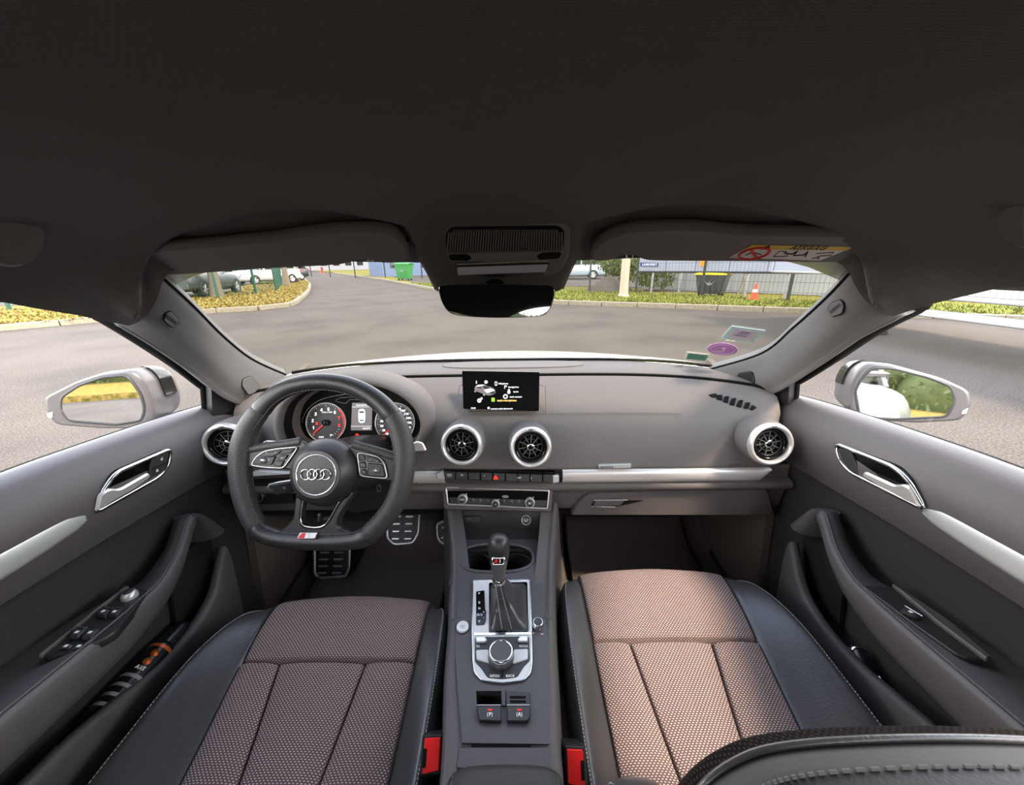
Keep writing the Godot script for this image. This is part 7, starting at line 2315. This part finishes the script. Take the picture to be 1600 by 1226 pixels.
	wheelie_bin("wheelie_bin", "green wheeled bin far off beside the road", v3(-8.3, 0.12, -30.6), -0.2, v3(1.15, 1.15, 0.85), M["bin_green"], M["bin_green"])
	var cn := thing("traffic_cone", "orange traffic cone standing against the white wall", "cone", v3(7.0, 0.115, -11.5))
	var cfz := frame(v3(7.0, 0.115, -11.5), v3(1, 0, 0), v3(0, 0, -1))
	part(cn, "foot", MB.new().box(cfz.translated_local(v3(0, 0, 0.02)), v3(0.27, 0.27, 0.04), 0.01), M["cone_orange"])
	part(cn, "body", MB.new().lathe(cfz, [Vector2(0.11, 0.03), Vector2(0.09, 0.12), Vector2(0.065, 0.25), Vector2(0.025, 0.46), Vector2(0.0, 0.46)], 24), M["cone_orange"])
	part(cn, "white_band", MB.new().lathe(cfz, [Vector2(0.074, 0.22), Vector2(0.060, 0.30)], 24), M["label_white"])
	for q in [[[1149, 473], [1164, 428], "long thin stick leaning on the wall beside the grey bin"], [[1158, 473], [1163, 436], "second thin stick leaning beside the traffic cone"]]:
		var a := on_z(q[0][0], q[0][1], -12.9)
		var b := on_z(q[1][0], q[1][1], -13.4)
		a.y = 0.12
		solo("stick", MB.new().tube([a, a.lerp(b, 0.5) + v3(0.02, 0, 0), b], 0.018, 6), M["bark"], q[2], "stick")
	# white wall behind the bins
	var ww := thing("boundary_wall", "white panel wall behind the bins and the cone", "wall", v3(9, 0.1, -14))
	var wa := Vector2(5.6, -17.0)
	var wb := Vector2(12.6, -9.4)
	for k in 6:
		var a := wa.lerp(wb, k / 6.0)
		var b := wa.lerp(wb, (k + 1) / 6.0)
		var f := frame(v3((a.x + b.x) / 2, 0.49, (a.y + b.y) / 2), v3(b.x - a.x, 0, b.y - a.y), Vector3.UP)
		part(ww, "panel", MB.new().box(f, v3(a.distance_to(b) - 0.02, 0.74, 0.08), 0.01), M["wall_white"])
	# lorry trailer parked along the passenger side
	var tl := thing("lorry_trailer", "white drop-side lorry trailer standing along the passenger side", "trailer", v3(6.5, 0, -3.2))
	for k in 4:
		var z0 := -8.2 + k * 2.5
		part(tl, "side_board", MB.new().box(Transform3D(Basis(Vector3.UP, PI / 2), v3(5.30, 1.36, z0 + 1.24)), v3(2.46, 0.74, 0.04), 0.01), M["board_white"])
		part(tl, "side_post", MB.new().box(Transform3D(Basis(), v3(5.29, 1.36, z0)), v3(0.07, 0.78, 0.06), 0.008), M["board_white"])
	part(tl, "bed", MB.new().box(Transform3D(Basis(), v3(6.5, 1.04, -3.2)), v3(2.36, 0.06, 10.0), 0.01), M["chassis"])
	part(tl, "edge_rail", MB.new().box(Transform3D(Basis(), v3(5.29, 0.985, -3.2)), v3(0.05, 0.05, 10.0), 0.01), M["aluminium"])
	part(tl, "far_board", MB.new().box(Transform3D(Basis(Vector3.UP, PI / 2), v3(7.68, 1.36, -3.2)), v3(10.0, 0.74, 0.04), 0.01), M["board_white"])
	for x in [6.0, 7.0]:
		part(tl, "chassis_beam", MB.new().box(Transform3D(Basis(), v3(x, 0.91, -2.0)), v3(0.12, 0.18, 7.6), 0.01), M["chassis"])
	for y in [0.53, 0.74]:
		part(tl, "guard_rail", MB.new().box(Transform3D(Basis(), v3(5.33, y, -3.3)), v3(0.05, 0.10 if y < 0.6 else 0.07, 5.6), 0.012), M["aluminium"])
	for z in [-5.9, -3.4, -0.8]:
		part(tl, "guard_bracket", MB.new().box(Transform3D(Basis(), v3(5.37, 0.74, z)), v3(0.04, 0.55, 0.06)), M["chassis"])
	part(tl, "landing_leg", MB.new().box(Transform3D(Basis(), v3(6.1, 0.45, -6.55)), v3(0.12, 0.9, 0.12), 0.01).box(Transform3D(Basis(), v3(6.1, 0.03, -6.55)), v3(0.3, 0.06, 0.3), 0.01), M["chassis"])
	for x in [5.6, 7.4]:
		for z in [-0.9, 0.5]:
			part(tl, "wheel", MB.new().lathe(Transform3D(Basis(Vector3.UP, PI / 2), v3(x, 0.5, z)), [Vector2(0.2, 0.14), Vector2(0.46, 0.15), Vector2(0.5, 0.1), Vector2(0.5, -0.1), Vector2(0.46, -0.15), Vector2(0.2, -0.14)], 28), M["tyre"])
	# long white sign board on posts just behind the fence
	var la := on_z(997, 426, -15.0)
	var lb := on_z(1345, 428, -10.2)
	la.y = 0.0
	lb.y = 0.0
	var ld := (lb - la)
	var lo := frame(la, ld, Vector3.UP)
	var lr := thing("sign_board", "long white sign board with a blue name plate above the white wall", "sign board", la.lerp(lb, 0.5))
	var nw := 6
	for k in nw:
		part(lr, "board_panel", MB.new().box(lo.translated_local(v3(ld.length() * (k + 0.5) / nw, 1.58, -0.05)), v3(ld.length() / nw - 0.012, 1.40, 0.06), 0.01), M["board_white"])
		part(lr, "post", MB.new().box(lo.translated_local(v3(ld.length() * (k + 0.5) / nw, 1.1, -0.14)), v3(0.05, 2.3, 0.08), 0.005), M["aluminium"])
	part(lr, "lower_rail", MB.new().box(lo.translated_local(v3(ld.length() / 2, 0.855, -0.03)), v3(ld.length(), 0.05, 0.12), 0.01), M["chassis"])
	var pn := local(lo, [[1000.5, 410], [1028, 410.3], [1028, 416], [1000.5, 416]])
	part(lr, "name_plate", MB.new().prism(lo, pn, 0.0, 0.01), M["blue_print"])
	part(lr, "name_lettering", MB.new().text(at2(lo, (pn[0] + pn[2]) / 2 + Vector2(0.03, 0), 0.011), "LANDURET", absf(pn[0].y - pn[2].y) * 0.85, fontb, 0.003), M["white_print"])
	part(lr, "orange_plate", MB.new().prism(lo, local(lo, [[1093, 407], [1104, 407], [1104, 415.5], [1093, 415.5]]), 0.0, 0.01), M["orange_print"])
	# far side of the road
	fence([Vector2(-80, -122), Vector2(-70, -106), Vector2(-60, -92), Vector2(-52, -82), Vector2(-46, -75), Vector2(-40, -68), Vector2(-35, -62), Vector2(-30.5, -56.5), Vector2(-26, -51.5), Vector2(-21.5, -47), Vector2(-17, -43), Vector2(-12.5, -39), Vector2(-8, -35)], 2.0, M["fence_black"], "distant dark fence along the bend of the road", 0.05, 0.5)
	var hy := thing("fire_hydrant", "small red hydrant far down the road", "hydrant", v3(-30.5, 0.1, -64))
	part(hy, "body", MB.new().lathe(frame(v3(-30.5, 0.1, -64), v3(1, 0, 0), v3(0, 0, -1)), [Vector2(0.22, 0.0), Vector2(0.22, 0.1), Vector2(0.16, 0.14), Vector2(0.16, 0.8), Vector2(0.24, 0.84), Vector2(0.2, 1.0), Vector2(0, 1.1)], 16), M["red_plastic"])
	var lpz := v3(-14.6, 0.1, -44)
	var lpo := thing("street_lamp", "slim white lamp post far down the road", "lamp post", lpz)
	part(lpo, "shaft", MB.new().lathe(frame(lpz, v3(1, 0, 0), v3(0, 0, -1)), [Vector2(0.12, 0), Vector2(0.11, 1.0), Vector2(0.06, 7), Vector2(0, 7)], 12), M["aluminium"])
	part(lpo, "head", MB.new().box(Transform3D(Basis(), lpz + v3(0.4, 7.0, 0)), v3(1.0, 0.12, 0.25), 0.04), M["aluminium"])
	for b in [["warehouse", "long pale warehouse beyond the bend of the road", v3(-70, 3, -118), 0.62, v3(70, 6, 12), "wall_grey"], ["depot", "blue-grey depot behind the green bin", v3(-9, 2, -48), 0.68, v3(15, 4, 4), "wall_blue"], ["office_block", "white office block behind the yard", v3(16, 3, -56), 0.1, v3(34, 6, 10), "wall_white"]]:
		var bt := Node3D.new()
		bt.transform = Transform3D(Basis(Vector3.UP, b[3]), v3(b[2].x, 0.1, b[2].z))
		top(bt, b[0])
		tag(bt, b[1], "building")
		var sz: Vector3 = b[4]
		lpart(bt, "walls", MB.new().box(Transform3D(Basis(Vector3.RIGHT, Vector3.FORWARD, Vector3.UP), v3(0, sz.y / 2, 0)), v3(sz.x, sz.z, sz.y)), M[b[5]])
		lpart(bt, "roof", MB.new().box(Transform3D(Basis(Vector3.RIGHT, Vector3.FORWARD, Vector3.UP), v3(0, sz.y + 0.1, 0)), v3(sz.x + 0.6, sz.z + 0.6, 0.25)), M["wall_grey"])
		for k in int(sz.x / 3.5):
			lpart(bt, "window", MB.new().box(Transform3D(Basis(), v3((k + 0.5) * 3.5 - sz.x / 2, sz.y * 0.42, sz.z / 2)), v3(1.8, sz.y * 0.4, 0.08)), M["car_glass"])
	wheelie_bin("green_skip", "green container half hidden behind the rear-view mirror", v3(1.3, 0.12, -24.5), 0.1, v3(1.5, 1.0, 0.9), M["bin_green"], M["bin_green"])
	# bank and bushes behind the car, seen in the door mirrors
	flat_poly("rear_verge", [Vector2(-40, 11.0), Vector2(40, 11.0), Vector2(40, 30), Vector2(-40, 30)], 0.0, 0.16, M["dry_turf"], "dry grass bank behind the car seen in the mirrors", "verge")
	var bh := thing("bushes", "row of green bushes behind the car seen in the mirrors", "hedge", v3(0, 0.1, 20))
	var bl := []
	for k in 14:
		bl.append([v3(-26 + k * 4.0, 1.2 + 0.4 * sin(k * 2.3), 20 + sin(k * 1.3)), v3(2.6, 1.6 + 0.4 * sin(k * 1.9), 1.8)])
		part(bh, "core", blob(bl[k][0], bl[k][1] * 0.85, k), M["leaf_green"])
	leaves(bh, "foliage", bl, 30000, 0.22, M["leaf_green"], 55)

func blob(c: Vector3, r: Vector3, seed_: int) -> MB:
	var rows := []
	for i in 13:
		var f := PI * i / 12.0
		var row := []
		for j in 20:
			var a := TAU * j / 20.0
			var k := 1.0 + 0.12 * sin(a * 3.0 + seed_) * sin(f * 2.0 + seed_)
			row.append(c + v3(sin(f) * cos(a) * r.x, cos(f) * r.y, sin(f) * sin(a) * r.z) * k)
		rows.append(row)
	return MB.new().grid(rows, true, true)
